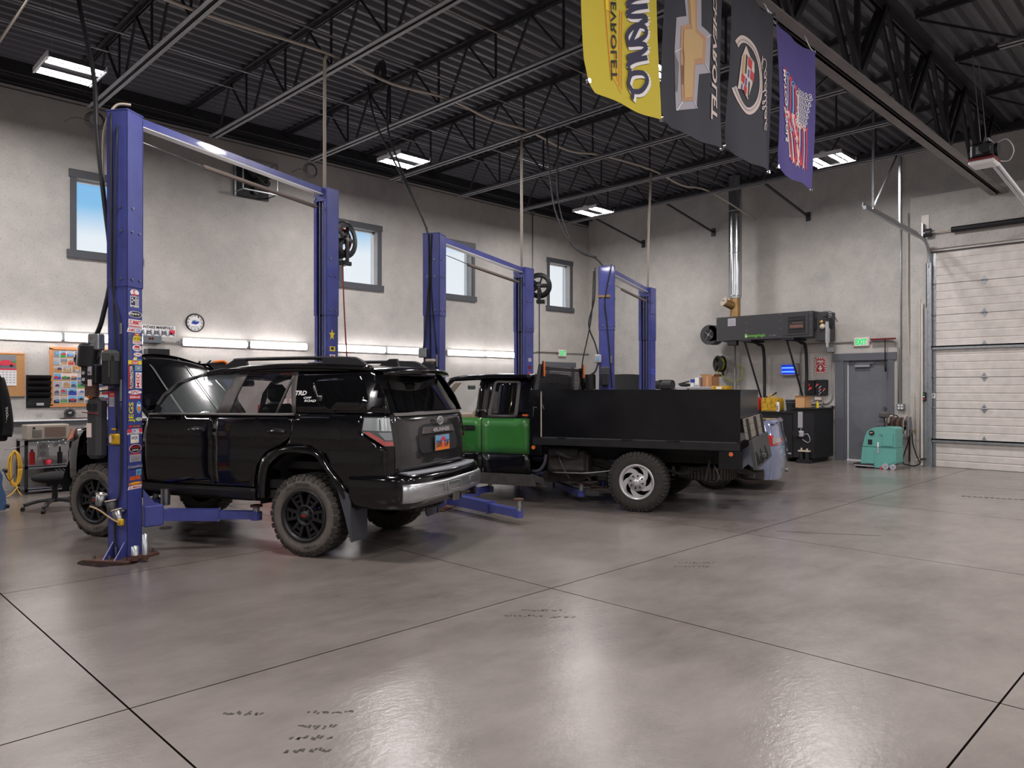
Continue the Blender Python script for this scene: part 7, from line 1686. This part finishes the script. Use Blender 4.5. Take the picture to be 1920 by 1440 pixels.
pipe('vertical white pipe beside the brown hose reel', [(16.62, 5.05, 5.2), (16.60, 5.05, 3.6), (16.58, 5.02, 2.4), (16.55, 4.93, 1.7), (16.495, 4.90, 1.32), (16.49, 4.87, .65)], .014, 'pvc_beige', 0, 'pipe', 'water_pipe')
pipe('thin vertical white conduit next to the garage door track', [(16.51, 4.79, 3.4), (16.51, 4.79, .1)], .012, 'pvc_beige')
one('junction_box', 'small grey junction box left of the door frame top', 'junction box', lambda b: b.box(16.60, XB, 6.55, 6.70, 2.38, 2.50, 'galvanised', .008))
t = thing('outlet_box', 'silver four-socket outlet box right of the man door', 'outlet', (16.65, 5.18, 1.14))
m = P(t); m.box(16.62, XB, 5.12, 5.27, 1.13, 1.26, 'galvanised', .005); m.build('box', t)
for (y, z) in ((5.165, 1.165), (5.225, 1.165), (5.165, 1.225), (5.225, 1.225)): m = P(t); m.cyl((16.62, y, z), (16.614, y, z), .02, 'white', 10); m.build('socket', t)
t = thing('door_button', 'small black push-button box on the garage door jamb', 'control box', (16.5, 4.70, 1.44))
m = P(t); m.box(16.45, 16.51, 4.66, 4.74, 1.32, 1.50, 'ink_black', .006); m.build('box', t)
for z, c in ((1.46, 'ink_green'), (1.41, 'ink_white'), (1.36, 'ink_red')): m = P(t); m.cyl((16.45, 4.70, z), (16.44, 4.70, z), .014, c, 10); m.build('button', t)
one('warning_tag', 'small white tag on the garage door edge', 'label', lambda b: (b.box(16.585, 16.59, 4.53, 4.59, 1.38, 1.48, 'ink_white'), b.box(16.583, 16.585, 4.55, 4.57, 1.41, 1.46, 'ink_grey')))
t = thing('red_light_bar', 'long red bar lamp with black rod above the man door', 'lamp', (16.6, 5.5, 2.6))
m = P(t); m.box(16.52, 16.60, 5.27, 5.76, 2.60, 2.635, 'red_dark', .008); m.build('bar', t); m = P(t); m.tube([(16.55, 5.47, 2.60), (16.55, 5.47, 2.15)], .012, 'ink_black', 6); m.tube([(16.55, 5.47, 2.15), (16.55, 5.455, 1.93)], .022, 'ink_black', 8); m.build('pull_rod', t)
# signs and small wall things
t = thing('fire_sign', 'red and white striped FIRE sign with a down arrow', 'sign', (XB, 6.87, 1.92))
m = P(t); m.box(XB - .008, XB, 6.75, 7.0, 1.91, 2.27, 'ink_white'); 
for i in range(22):
    u = i * .058; 
    def edge(s): 
        s = s % 1.22
        if s < .25: return (7.0 - s, 2.27)
        if s < .61: return (6.75, 2.27 - (s - .25))
        if s < .86: return (6.75 + (s - .61), 1.91)
        return (7.0, 1.91 + (s - .86))
    (a1, b1), (a2, b2) = edge(u), edge(u + .028); cy_, cz_ = 6.875, 2.09
    q = lambda a_, b_: (cy_ + (a_ - cy_) * .78 + .006, cz_ + (b_ - cz_) * .84 - .006)
    m.prism([(a1, b1), (a2, b2), q(a2, b2), q(a1, b1)], 'x', XB - .010, XB - .008, 'ink_red')
m.box(XB - .0115, XB - .010, 6.785, 6.965, 1.95, 2.235, 'red'); btext(m, 'FIRE', 6.875, 2.18, .14, .055, 'ink_white', XB - .0125, .04)
m.prism([(6.875 + .085 * math.cos(R(a_)), 2.05 + .085 * math.sin(R(a_))) for a_ in range(0, 181, 15)] + [(6.875 + .075 * math.cos(R(a_)), 2.05 + .075 * math.sin(R(a_))) for a_ in range(180, -1, -15)], 'x', XB - .013, XB - .012, 'ink_white')
m.prism([(6.895, 2.09), (6.895, 2.04), (6.93, 2.04), (6.875, 1.965), (6.82, 2.04), (6.855, 2.04), (6.855, 2.09)], 'x', XB - .013, XB - .012, 'ink_white'); m.build('plate', t)
t = thing('insect_lamp', 'glowing blue insect lamp hanging on the back wall', 'lamp', (16.6, 7.55, 1.88))
m = P(t); m.box(16.52, XB, 7.37, 7.75, 1.88, 1.90, 'ink_silver'); m.box(16.52, XB, 7.37, 7.75, 2.12, 2.15, 'ink_silver', .01); m.box(16.52, XB, 7.73, 7.75, 1.88, 2.15, 'ink_silver'); m.box(16.52, XB, 7.37, 7.39, 1.88, 2.15, 'ink_silver'); m.box(16.62, XB - .005, 7.39, 7.73, 1.9, 2.12, 'uv_dark'); m.build('housing', t)
for z in (1.96, 2.05): m = P(t); m.cyl((16.57, 7.40, z), (16.57, 7.72, z), .016, 'zap_blue', 10); m.build('uv_tube', t)
t = thing('tool_case', 'open black tool case with red tools on the back wall', 'tool case', (16.6, 6.95, 1.42))
m = P(t); m.box(16.58, XB - .002, 6.98, 7.20, 1.43, 1.76, 'ink_black', .01); m.build('lid', t); m = P(t); m.box(16.58, XB, 6.70, 6.96, 1.43, 1.77, 'ink_black', .01); m.build('tray', t)
for i, (y, z, r_) in enumerate(((7.10, 1.66, .03), (7.06, 1.58, .035), (6.90, 1.66, .025), (6.83, 1.62, .02), (6.83, 1.55, .02), (6.74, 1.56, .022), (6.83, 1.48, .018))): 
    m = P(t); m.cyl((16.58, y, z), (16.56, y, z), r_, 'ink_red' if i not in (3, 6) else 'ink_grey', 10); m.bar((16.565, y, z), (16.565, y + .04, z - .05), .012, .012, 'ink_silver'); m.build('tool', t)
one('wall_clamp_box', 'small cream box above the fire extinguisher', 'box', lambda b: b.box(16.60, XB, 6.84, 6.98, 1.31, 1.38, 'ink_cream', .01))
t = thing('fire_extinguisher', 'red fire extinguisher hanging right of the black tank', 'fire extinguisher', (16.58, 6.84, .7))
m = P(t); m.lathe([(.0, .0), (.06, .0), (.068, .03), (.068, .36), (.05, .42), (.03, .44)], (16.58, 6.84, .68), (0, 0, 1), 'red', 20); m.build('cylinder', t)
m = P(t); m.cyl((16.58, 6.84, 1.12), (16.58, 6.84, 1.19), .028, 'ink_silver', 10); m.bar((16.58, 6.80, 1.20), (16.58, 6.92, 1.24), .02, .012, 'ink_black'); m.tube([(16.58, 6.80, 1.18), (16.56, 6.76, 1.1), (16.55, 6.77, .9)], .01, 'ink_black', 6, 4); m.build('valve', t)
m = P(t); m.box(16.505, 16.512, 6.81, 6.87, .85, .98, 'ink_white'); m.build('label', t)
t = thing('snow_brush', 'red and black snow brush hanging beside the door frame', 'brush', (16.64, 6.58, .6))
m = P(t); m.bar((16.64, 6.60, 1.20), (16.64, 6.59, .98), .02, .03, 'ink_black'); m.box(16.61, 16.66, 6.54, 6.66, 1.19, 1.215, 'ink_silver', .006); m.box(16.625, 16.655, 6.575, 6.615, 1.0, 1.12, 'ink_red', .008); m.tube([(16.64, 6.59, 1.0), (16.64, 6.585, .85), (16.64, 6.62, .72), (16.64, 6.63, .58)], .012, 'ink_black', 6, 3); m.build('handle', t)
m = P(t); m.prism([(6.60, .55), (6.69, .57), (6.68, .78), (6.63, .78)], 'x', 16.62, 16.65, 'ink_red'); m.build('bristles', t)
# green hose reel
hr = hose_reel('hose_reel', 'black reel with yellow-green hose on the back wall', (16.45, 9.18, 2.17), 62, None, 0, 'hose_green', .20)
line('green_hose', 'yellow-green hose hanging in a loop under its reel', 'hose', [(16.3, 9.25, 2.0), (16.4, 9.1, 1.85), (16.5, 8.98, 1.75), (16.55, 8.86, 1.74), (16.6, 8.75, 1.85), (16.62, 8.73, 2.05), (16.6, 8.80, 2.12), (16.55, 8.88, 2.10)], .012, 'hose_green', 6, 6)
line('thin_hose', 'thin beige line rising left of the green hose reel', 'hose', [(16.5, 9.37, 1.75), (16.5, 9.40, 2.2), (16.5, 9.35, 2.35)], .008, 'beige', 5, 4)
# shelf behind the truck bed with boxes
t = thing('work_bench', 'grey-topped workbench beyond the truck bed', 'workbench', (16.2, 9.7, 0))
m = P(t); m.box(15.9, 16.6, 9.12, 10.25, 1.57, 1.62, 'ink_silver', .005); m.build('top', t)
for y in (9.15, 10.2):
    for x in (15.95, 16.55): m = P(t); m.box(x - .02, x + .02, y - .02, y + .02, 0, 1.57, 'ink_grey'); m.build('leg', t)
def obox(name, label, x0, x1, y0, y1, z0, z1, flap=.06, mt='cardboard'):
    t = thing(name, label, 'cardboard box', ((x0 + x1) / 2, (y0 + y1) / 2, z0)); m = P(t); th = .006
    m.box(x0, x0 + th, y0, y1, z0, z1, mt); m.box(x1 - th, x1, y0, y1, z0, z1, mt); m.box(x0, x1, y0, y0 + th, z0, z1, mt); m.box(x0, x1, y1 - th, y1, z0, z1, mt); m.box(x0, x1, y0, y1, z0, z0 + th, mt); m.box(x0 - .001, x0, (y0 + y1) / 2 - .03, (y0 + y1) / 2 + .03, z0, z1, 'cardboard_light'); m.build('carton', t)
    for s in (-1, 1):
        m = P(t); yy = y0 if s < 0 else y1; m.bar((x0, yy + s * flap * .1, z1), (x0, yy + s * flap, z1 + flap * .8), .004, .006, mt); m.add([(x0, yy, z1), (x1, yy, z1), (x1, yy + s * flap, z1 + flap), (x0, yy + s * flap, z1 + flap)], [(0, 1, 2, 3)], mt); m.build('flap', t)
    m = P(t); m.add([(x0, y0, z1), (x0, y1, z1), (x0 - .02, y1, z1 + flap), (x0 - .02, y0, z1 + flap)], [(0, 1, 2, 3)], 'cardboard_light'); m.build('flap', t)
obox('cardboard_box', 'open brown cardboard box on the bench beyond the truck', 15.92, 16.25, 9.15, 9.42, 1.621, 1.86)
one('white_carton', 'white and blue carton left of the open cardboard box', 'carton', lambda b: (b.box(15.93, 16.1, 9.52, 9.63, 1.621, 1.84, 'ink_white', .004), b.box(15.925, 15.93, 9.53, 9.62, 1.64, 1.66, 'ink_grey')))
one('blue_tub', 'small blue and white tub on the bench beyond the truck', 'tub', lambda b: (b.cyl((15.98, 9.72, 1.621), (15.98, 9.72, 1.72), .05, 'ink_white', 14), b.cyl((15.98, 9.72, 1.72), (15.98, 9.72, 1.80), .055, 'ink_blue', 14)))
one('black_tarp', 'crumpled black strap pile on the bench by the lift', 'strap', lambda b: (b.ball((16.0, 9.95, 1.66), 1, 'ink_black', 12, 6, (.12, .15, .045)), b.bar((15.95, 10.1, 1.68), (15.95, 9.8, 1.75), .03, .03, 'ink_black')))
t = thing('gearbox', 'dark ribbed gearbox resting right of the farthest lift', 'gearbox', (15.2, 9.95, 1.5))
m = P(t); m.box(14.9, 15.6, 9.5, 10.5, 1.50, 1.545, 'galvanised', .005); 
for q in ((14.95, 9.55), (15.55, 9.55), (14.95, 10.45), (15.55, 10.45)): m.box(q[0] - .02, q[0] + .02, q[1] - .02, q[1] + .02, 0, 1.5, 'ink_grey')
m.build('table', t)
m = P(t); m.cyl((15.1, 9.98, 1.66), (15.1, 10.22, 1.66), .115, 'rubber_black', 18, .10)
for i in range(6): m.lathe([(.105, -.01), (.125, 0), (.105, .01)], (15.1, 9.76 + i * .04, 1.66), (0, 1, 0), 'ink_black', 16)
m.cyl((15.1, 9.72, 1.66), (15.1, 10.0, 1.66), .115, 'heater_grey', 18); m.box(15.0, 15.1, 9.98, 10.05, 1.56, 1.78, 'ink_black', .01); m.build('housing', t)
one('yellow_case', 'orange-yellow tool case lying near the green hose', 'case', lambda b: (b.box(15.7, 16.0, 8.66, 9.06, 1.54, 1.635, 'can_yellow', .02), b.box(15.695, 15.70, 8.78, 8.92, 1.565, 1.61, 'ink_white'), b.box(15.6, 16.1, 8.64, 9.08, 1.50, 1.54, 'ink_grey'), b.box(15.65, 15.7, 8.66, 8.7, 0, 1.5, 'ink_grey'), b.box(16.0, 16.05, 9.0, 9.05, 0, 1.5, 'ink_grey')))
# waste oil tank with cans
t = thing('storage_tank', 'large black steel storage tank against the back wall', 'tank', (16.0, 7.7, 0))
m = P(t); m.box(15.5, 16.45, 6.98, 8.6, .08, 1.06, 'black_satin', .01); m.box(15.48, 16.45, 6.96, 8.62, 1.04, 1.075, 'black_satin', .005); m.build('tank_body', t)
m = P(t); m.box(15.48, 16.5, 6.52, 6.97, .10, 1.13, 'ink_black', .005); m.box(15.45, 16.5, 6.5, 6.99, 1.13, 1.16, 'black_satin', .004); m.build('pump_cabinet', t)
m = P(t); m.box(15.6, 16.4, 7.1, 8.5, 0, .08, 'ink_black'); m.box(15.6, 16.4, 6.6, 6.9, 0, .1, 'ink_black'); m.build('skid', t)
m = P(t); btext(m, 'STORAGE TANK', 7.22, .18, .42, .035, 'ink_white', 15.496, .01); m.build('lettering', t)
m = P(t); m.box(15.474, 15.48, 6.76, 6.86, .74, 1.08, 'ink_silver')
for i in range(9): m.box(15.472, 15.474, 6.775, 6.845, .78 + i * .03, .785 + i * .03, 'ink_grey')
m.build('instruction_sheet', t)
m = P(t); m.cyl((15.48, 6.86, .62), (15.36, 6.86, .62), .07, 'ink_black', 16); m.box(15.38, 15.48, 6.72, 6.82, .55, .68, 'ink_silver', .02); m.cyl((15.42, 6.77, .68), (15.42, 6.77, .76), .015, 'alu', 8); m.tube([(15.42, 6.7, .6), (15.36, 6.6, .62), (15.36, 6.55, .5), (15.4, 6.62, .44), (15.42, 6.74, .5)], .008, 'ink_silver', 6, 4); m.build('pump', t)
m = P(t); m.cyl((15.42, 6.64, .08), (15.42, 6.64, .24), .045, 'ink_black', 14); m.cyl((15.42, 6.76, .08), (15.42, 6.76, .22), .045, 'ink_black', 14); m.box(15.37, 15.47, 6.58, 6.82, .24, .27, 'beige', .004); m.cyl((15.42, 6.64, .27), (15.42, 6.64, .31), .02, 'beige', 8); m.cyl((15.42, 6.76, .27), (15.42, 6.76, .32), .02, 'beige', 8); m.box(15.36, 15.48, 6.56, 6.84, 0, .08, 'ink_black'); m.build('filters', t)
def jerry(label, y0, y1, mt):
    t = thing('fuel_can', label, 'fuel can', (15.85, (y0 + y1) / 2, 1.076), 0, 'fuel cans on the storage tank')
    m = P(t); m.prism(rounded([(y0, 1.077), (y0, 1.33), (y0 + .05, 1.375), (y1 - .04, 1.375), (y1, 1.34), (y1, 1.077)], .025), 'x', 15.70, 15.98, mt); m.build('body', t)
    m = P(t); c = (y0 + y1) / 2 + .02; m.tube([(15.84, c - .09, 1.37), (15.84, c - .06, 1.43), (15.84, c + .03, 1.43), (15.84, c + .07, 1.37)], .016, mt, 8, 4); m.build('handle', t)
    m = P(t); m.bar((15.84, c - .01, 1.42), (15.84, c - .11, 1.48), .03, .03, 'ink_black'); m.cyl((15.84, y1 - .05, 1.36), (15.84, y1 - .05, 1.40), .03, 'ink_black', 10); m.build('spout', t)
jerry('red fuel can on the tank, partly hidden by the truck bed', 7.86, 8.22, 'red'); jerry('stained yellow fuel can in the middle of the tank top', 7.40, 7.80, 'can_yellow')
one('aerosol_can', 'white aerosol can right of the yellow fuel can', 'aerosol can', lambda b: (b.cyl((15.6, 7.36, 1.076), (15.6, 7.36, 1.26), .033, 'ink_white', 14), b.cyl((15.6, 7.36, 1.26), (15.6, 7.36, 1.285), .025, 'ink_white', 12, .015), b.cyl((15.6, 7.36, 1.285), (15.6, 7.36, 1.31), .012, 'ink_black', 8), b.box(15.565, 15.57, 7.345, 7.375, 1.1, 1.2, 'ink_grey')))
one('grey_bucket', 'grey plastic bucket between aerosol can and cardboard box', 'bucket', lambda b: (b.lathe([(0, 0), (.10, 0), (.125, .24), (.135, .24), (.135, .26), (.12, .26), (.095, .02)], (15.85, 7.17, 1.076), (0, 0, 1), 'bucket_grey', 24), b.lathe([(.125, .19), (.13, .195), (.125, .20)], (15.85, 7.17, 1.076), (0, 0, 1), 'bucket_grey', 24)))
obox('cardboard_box', 'light brown cardboard box at the right end of the tank', 15.56, 15.86, 6.74, 6.96, 1.161, 1.39, .03, 'cardboard_light')
one('yellow_bottle', 'small yellow bottle behind the light cardboard box', 'bottle', lambda b: (b.cyl((15.9, 6.62, 1.161), (15.9, 6.62, 1.27), .03, 'ink_yellow', 12), b.cyl((15.9, 6.62, 1.27), (15.9, 6.62, 1.31), .012, 'ink_yellow', 8)))
one('wire_bundle', 'tangled grey wires above the tank pump cabinet', 'wire', lambda b: (b.tube([(16.3, 6.95, 1.18), (16.3, 6.9, 1.28), (16.35, 6.75, 1.24), (16.45, 6.68, 1.17)], .008, 'ink_silver', 5, 4), b.tube([(16.3, 7.0, 1.2), (16.3, 6.85, 1.3), (16.4, 6.7, 1.28), (16.5, 6.75, 1.17)], .006, 'ink_black', 5, 4)))
# teal carpet extractor
t = thing('floor_machine', 'teal upright floor cleaning machine in front of the grey door', 'floor machine', (15.5, 5.2, 0))
YC = 15.35
prof = [(5.53, .08), (5.50, .40), (5.45, .62), (5.40, .74), (5.30, .80), (5.18, .825), (4.93, .825), (4.885, .80), (4.885, .45), (4.87, .44), (4.88, .12), (5.05, .02), (5.28, .02), (5.30, .08)]
m = P(t); m.prism(rounded(prof, .025), 'x', YC, YC + .42, 'teal'); m.build('body', t)
m = P(t); m.box(YC - .004, YC + .424, 4.87, 5.52, .425, .435, 'teal_dark'); m.build('seam', t)
m = P(t); m.prism(rounded([(5.18, .70), (5.11, .66), (5.10, .48), (5.15, .46), (4.93, .46), (4.92, .72), (5.05, .71)], .02), 'x', YC - .016, YC, 'teal'); m.prism(rounded([(5.44, .10), (5.42, .38), (5.33, .42), (5.29, .40), (5.27, .10)], .02), 'x', YC - .012, YC, 'teal'); m.build('moulded_panel', t)
m = P(t); m.prism(rounded([(5.12, .10), (5.12, .18), (5.05, .24), (4.92, .23), (4.90, .16), (4.95, .12)], .02), 'x', YC - .014, YC, 'teal'); m.build('wheel_cover', t)
m = P(t); m.cyl((YC, 5.32, .70), (YC - .012, 5.32, .70), .05, 'ink_black', 20); m.bar((YC - .014, 5.30, .71), (YC - .014, 5.35, .70), .008, .02, 'beige'); m.build('gauge', t)
m = P(t); m.box(YC - .006, YC, 5.31, 5.39, .47, .57, 'ink_black', .01); m.build('socket_recess', t)
m = P(t); m.box(YC - .02, YC, 5.185, 5.215, .42, .52, 'ink_white', .008); m.box(YC - .014, YC, 5.185, 5.215, .30, .42, 'ink_silver', .006); m.build('sight_tube', t)
m = P(t); m.box(YC - .04, YC + .45, 5.28, 5.66, .03, .09, 'black_satin', .01); m.bar((YC - .05, 5.27, .05), (YC - .05, 5.64, .05), .012, .02, 'ink_silver'); m.cyl((YC + .0, 5.6, .03), (YC + .4, 5.6, .03), .03, 'ink_black', 10); m.build('brush_head', t)
for (y, r_) in ((5.06, .06), (4.925, .055)):
    m = P(t); m.cyl((YC - .035, y, r_), (YC + .0, y, r_), r_, 'ink_silver', 22); m.cyl((YC - .04, y, r_), (YC - .035, y, r_), .015, 'ink_grey', 10); m.build('wheel', t)
m = P(t); m.cyl((YC - .03, 5.145, .022), (YC, 5.145, .022), .022, 'ink_flagred', 12); m.build('small_wheel', t)
m = P(t); m.tube([(15.6, 5.16, .82), (15.62, 5.17, .92), (15.64, 5.19, 1.0)], .016, 'ink_black', 8, 3); m.box(15.58, 15.70, 5.10, 5.27, 1.0, 1.10, 'trim_grey', .015); m.box(15.56, 15.60, 5.12, 5.24, .99, 1.01, 'ink_black'); m.cyl((15.55, 5.20, .82), (15.55, 5.20, .86), .006, 'steel', 6); m.cyl((15.55, 5.12, .82), (15.55, 5.12, .86), .006, 'steel', 6); m.build('handle', t)
m = P(t); m.prism(rounded([(5.12, .828), (5.30, .828), (5.26, .835), (5.14, .835)], .004), 'x', YC + .12, YC + .28, 'ink_black'); m.build('top_cap', t)
# brown hose reel on wall
t = thing('wall_hose_reel', 'large reel of brown hose on the wall between doors', 'hose reel', (16.35, 5.05, .6))
m = P(t); m.cyl((16.35, 4.98, .82), (16.35, 5.32, .82), .10, 'ink_black', 16); m.box(16.35, XB, 4.95, 5.0, .6, 1.0, 'ink_grey', .01); m.box(16.35, XB, 5.30, 5.34, .75, .9, 'ink_grey', .01); m.build('axle', t)
m = P(t)
for k in range(9): m.lathe([(.15, -.018), (.17 - .006 * (k % 2), 0), (.15, .018)], (16.35, 5.03 + k * .034, .82), (0, 1, 0), ('hose_brown', 'rubber_black', 'rust')[k % 3], 24)
m.build('coiled_hose', t)
for y in (4.985, 5.335):
    m = P(t); m.lathe([(.20, 0), (.215, .006), (.20, .012), (.185, .006), (.20, 0)], (16.35, y, .82), (0, 1, 0), 'beige', 28)
    for i in range(6): a_ = R(60 * i); m.bar((16.35, y + .004, .82), (16.35 + .2 * math.cos(a_), y + .004, .82 + .2 * math.sin(a_)), .03, .006, 'ink_silver')
    m.build('side_plate', t)
m = P(t); m.tube([(16.15, 5.0, .72), (16.12, 5.02, .62), (16.12, 5.04, .55)], .012, 'ink_black', 6, 3); m.cyl((16.12, 5.04, .56), (16.12, 5.045, .50), .014, 'ink_silver', 8); m.tube([(16.2, 5.30, .98), (16.15, 5.25, 1.04), (16.15, 5.12, 1.03), (16.15, 5.08, .98)], .012, 'ink_black', 6, 4); m.tube([(16.18, 5.28, .86), (16.12, 5.24, 1.0), (16.12, 5.18, 1.02)], .02, 'beige', 6, 3); m.build('hose_end', t)
line('black_hose', 'black water hose hanging in a floor-length loop by the garage door', 'hose', [(16.40, 4.90, .66), (16.38, 4.88, .45), (16.36, 4.80, .20), (16.34, 4.74, .08), (16.33, 4.82, .02), (16.33, 4.95, .02), (16.34, 5.06, .06), (16.36, 5.05, .2), (16.38, 4.97, .5), (16.38, 4.95, .75)], .013, 'rubber_black', 7, 6)
t = thing('hose_tap', 'brass tap where the white pipe meets the black hose', 'tap', (16.42, 4.9, .65))
m = P(t); m.cyl((16.5, 4.88, .70), (16.38, 4.88, .70), .015, 'brass', 8); m.bar((16.40, 4.83, .73), (16.40, 4.94, .73), .012, .012, 'brass'); m.cyl((16.40, 4.9, .64), (16.40, 4.9, .70), .014, 'brass', 8); m.build('valve', t)
one('hose_nozzle', 'cream nozzle clipped near the floor by the door track', 'nozzle', lambda b: (b.bar((16.42, 4.84, .13), (16.42, 4.74, .15), .02, .03, 'ink_cream'), b.bar((16.42, 4.76, .15), (16.42, 4.66, .155), .025, .03, 'ink_black')))
one('brown_wall_strip', 'brown strip low on the wall beside the hose', 'board', lambda b: b.box(16.66, XB, 4.985, 5.05, .06, .60, 'rust', .002))  # plain brown strip set low against the wall
# --- things at the foot of the near column and floor marks
for i, (x, y, h_, r_, lb) in enumerate(((2.335, 7.165, .13, .032, 'short steel lift adapter tube standing at the sticker column foot'), (2.41, 7.13, .235, .027, 'tall steel lift adapter tube standing at the sticker column foot'))):
    one('adapter_tube', lb, 'adapter', lambda b: (b.lathe([(r_, 0), (r_, h_), (r_ * .72, h_), (r_ * .72, h_ - .03)], (x, y, .019), (0, 0, 1), 'galvanised', 20), b.lathe([(r_ * 1.04, 0), (r_ * 1.06, .02), (r_ * 1.04, .05)], (x, y, .019), (0, 0, 1), 'rust', 20)), 'lift adapters at the column foot')
t = thing('lift_adapters', 'bundle of steel lift adapters strapped on the near column', 'adapter', (2.2, 7.35, .42))
for k, (y, z, tl_) in enumerate(((.23, .56, .5), (.12, .50, -.5), (.05, .42, -.9))):
    m = MM(t, M1a); c = Vector((-.06, y, z)); d = Vector((0, -.35 * tl_, 1)).normalized() * .055
    m.lathe([(.036, 0), (.044, .11), (.038, .11), (.03, .02)], c - d, d, 'steel' if k != 1 else 'heater_grey', 18); m.lathe([(.045, .1), (.05, .105), (.045, .112)], c - d, d, 'beige', 18); m.build('adapter', t)
m = MM(t, M1a); m.tube([(-.11, .30, .50), (-.115, .2, .47), (-.115, .08, .40), (-.11, .0, .36)], .008, 'tan', 5, 4); m.box(-.1, -.06, -.02, .03, .33, .39, 'can_yellow', .008); m.bar((-.04, .02, .46), (0, .02, .46), .04, .02, 'steel'); m.build('strap', t)
one('floor_stain', 'dark oily stain around the sticker column foot', 'stain', lambda b: b.prism([(2.22 + .26 * math.cos(R(a_)) * (1 + .12 * math.sin(3 * R(a_))), 7.40 + .27 * math.sin(R(a_)) * (1 + .1 * math.cos(5 * R(a_)))) for a_ in range(0, 360, 12)], 'z', .0005, .002, 'oil'))
one('floor_anchor', 'small steel ring set in the floor under the suv', 'anchor', lambda b: b.lathe([(.055, 0), (.062, .004), (.07, 0)], (3.16, 8.70, .001), (0, 0, 1), 'steel', 24))
def skid(label, x, y, n, dx, dy, k=0):
    rn = random.Random(k)
    def fn(b):
        for i in range(n):
            cx, cy = x + dx * i + rn.uniform(-.01, .01), y + dy * i + rn.uniform(-.012, .012); a_ = rn.uniform(.2, .9); L_ = rn.uniform(.012, .03)
            b.prism([(cx, cy), (cx + L_ * math.cos(a_), cy + L_ * math.sin(a_)), (cx + L_ * math.cos(a_) - .008, cy + L_ * math.sin(a_) + .01), (cx - .006, cy + .01)], 'z', .0005, .0015, 'skid')
    o = one('tyre_mark', label, 'tyre mark', fn, 'tyre marks on the floor'); return o
sk = [(1.55, 3.52, 12, .012, -.012, 'broken tyre mark nearest the lower left floor joint'), (1.86, 3.24, 12, .013, -.013, 'topmost of the tyre marks at lower left centre'), (1.74, 3.14, 11, .011, -.012, 'second of the tyre marks at lower left centre'), (1.66, 3.06, 11, .012, -.012, 'third of the tyre marks at lower left centre'), (1.58, 2.97, 13, .012, -.011, 'lowest of the tyre marks at lower left centre'),
      (3.78, 3.66, 14, .014, -.014, 'tyre mark just below the central joint crossing, upper'), (3.60, 3.66, 14, .014, -.014, 'tyre mark just below the central joint crossing, lower'), (3.80, 3.42, 10, .013, -.012, 'faint tyre mark right of the pair below the joint crossing'), (5.82, 3.66, 14, .016, -.016, 'dense tyre mark in the middle floor right of the crossing'), (5.66, 3.62, 14, .016, -.016, 'second dense tyre mark in the middle floor')]
for i, (x, y, n, dx, dy, lb) in enumerate(sk): skid(lb, x, y, n, dx, dy, i)
one('tyre_mark', 'long thin dark scrape in front of the silver sedan', 'tyre mark', lambda b: b.prism([(7.85, 3.72), (8.40, 2.82), (8.41, 2.83), (7.87, 3.73)], 'z', .0005, .0015, 'skid'), 'tyre marks on the floor')
one('tyre_mark', 'dotted black tyre print near the garage door', 'tyre mark', lambda b: [b.prism([(12.30 + .02 * i, 3.0 - .068 * i), (12.33 + .02 * i, 2.97 - .068 * i), (12.38 + .02 * i, 3.0 - .068 * i), (12.35 + .02 * i, 3.03 - .068 * i)], 'z', .0005, .0015, 'ink_black') for i in range(14)], 'tyre marks on the floor')
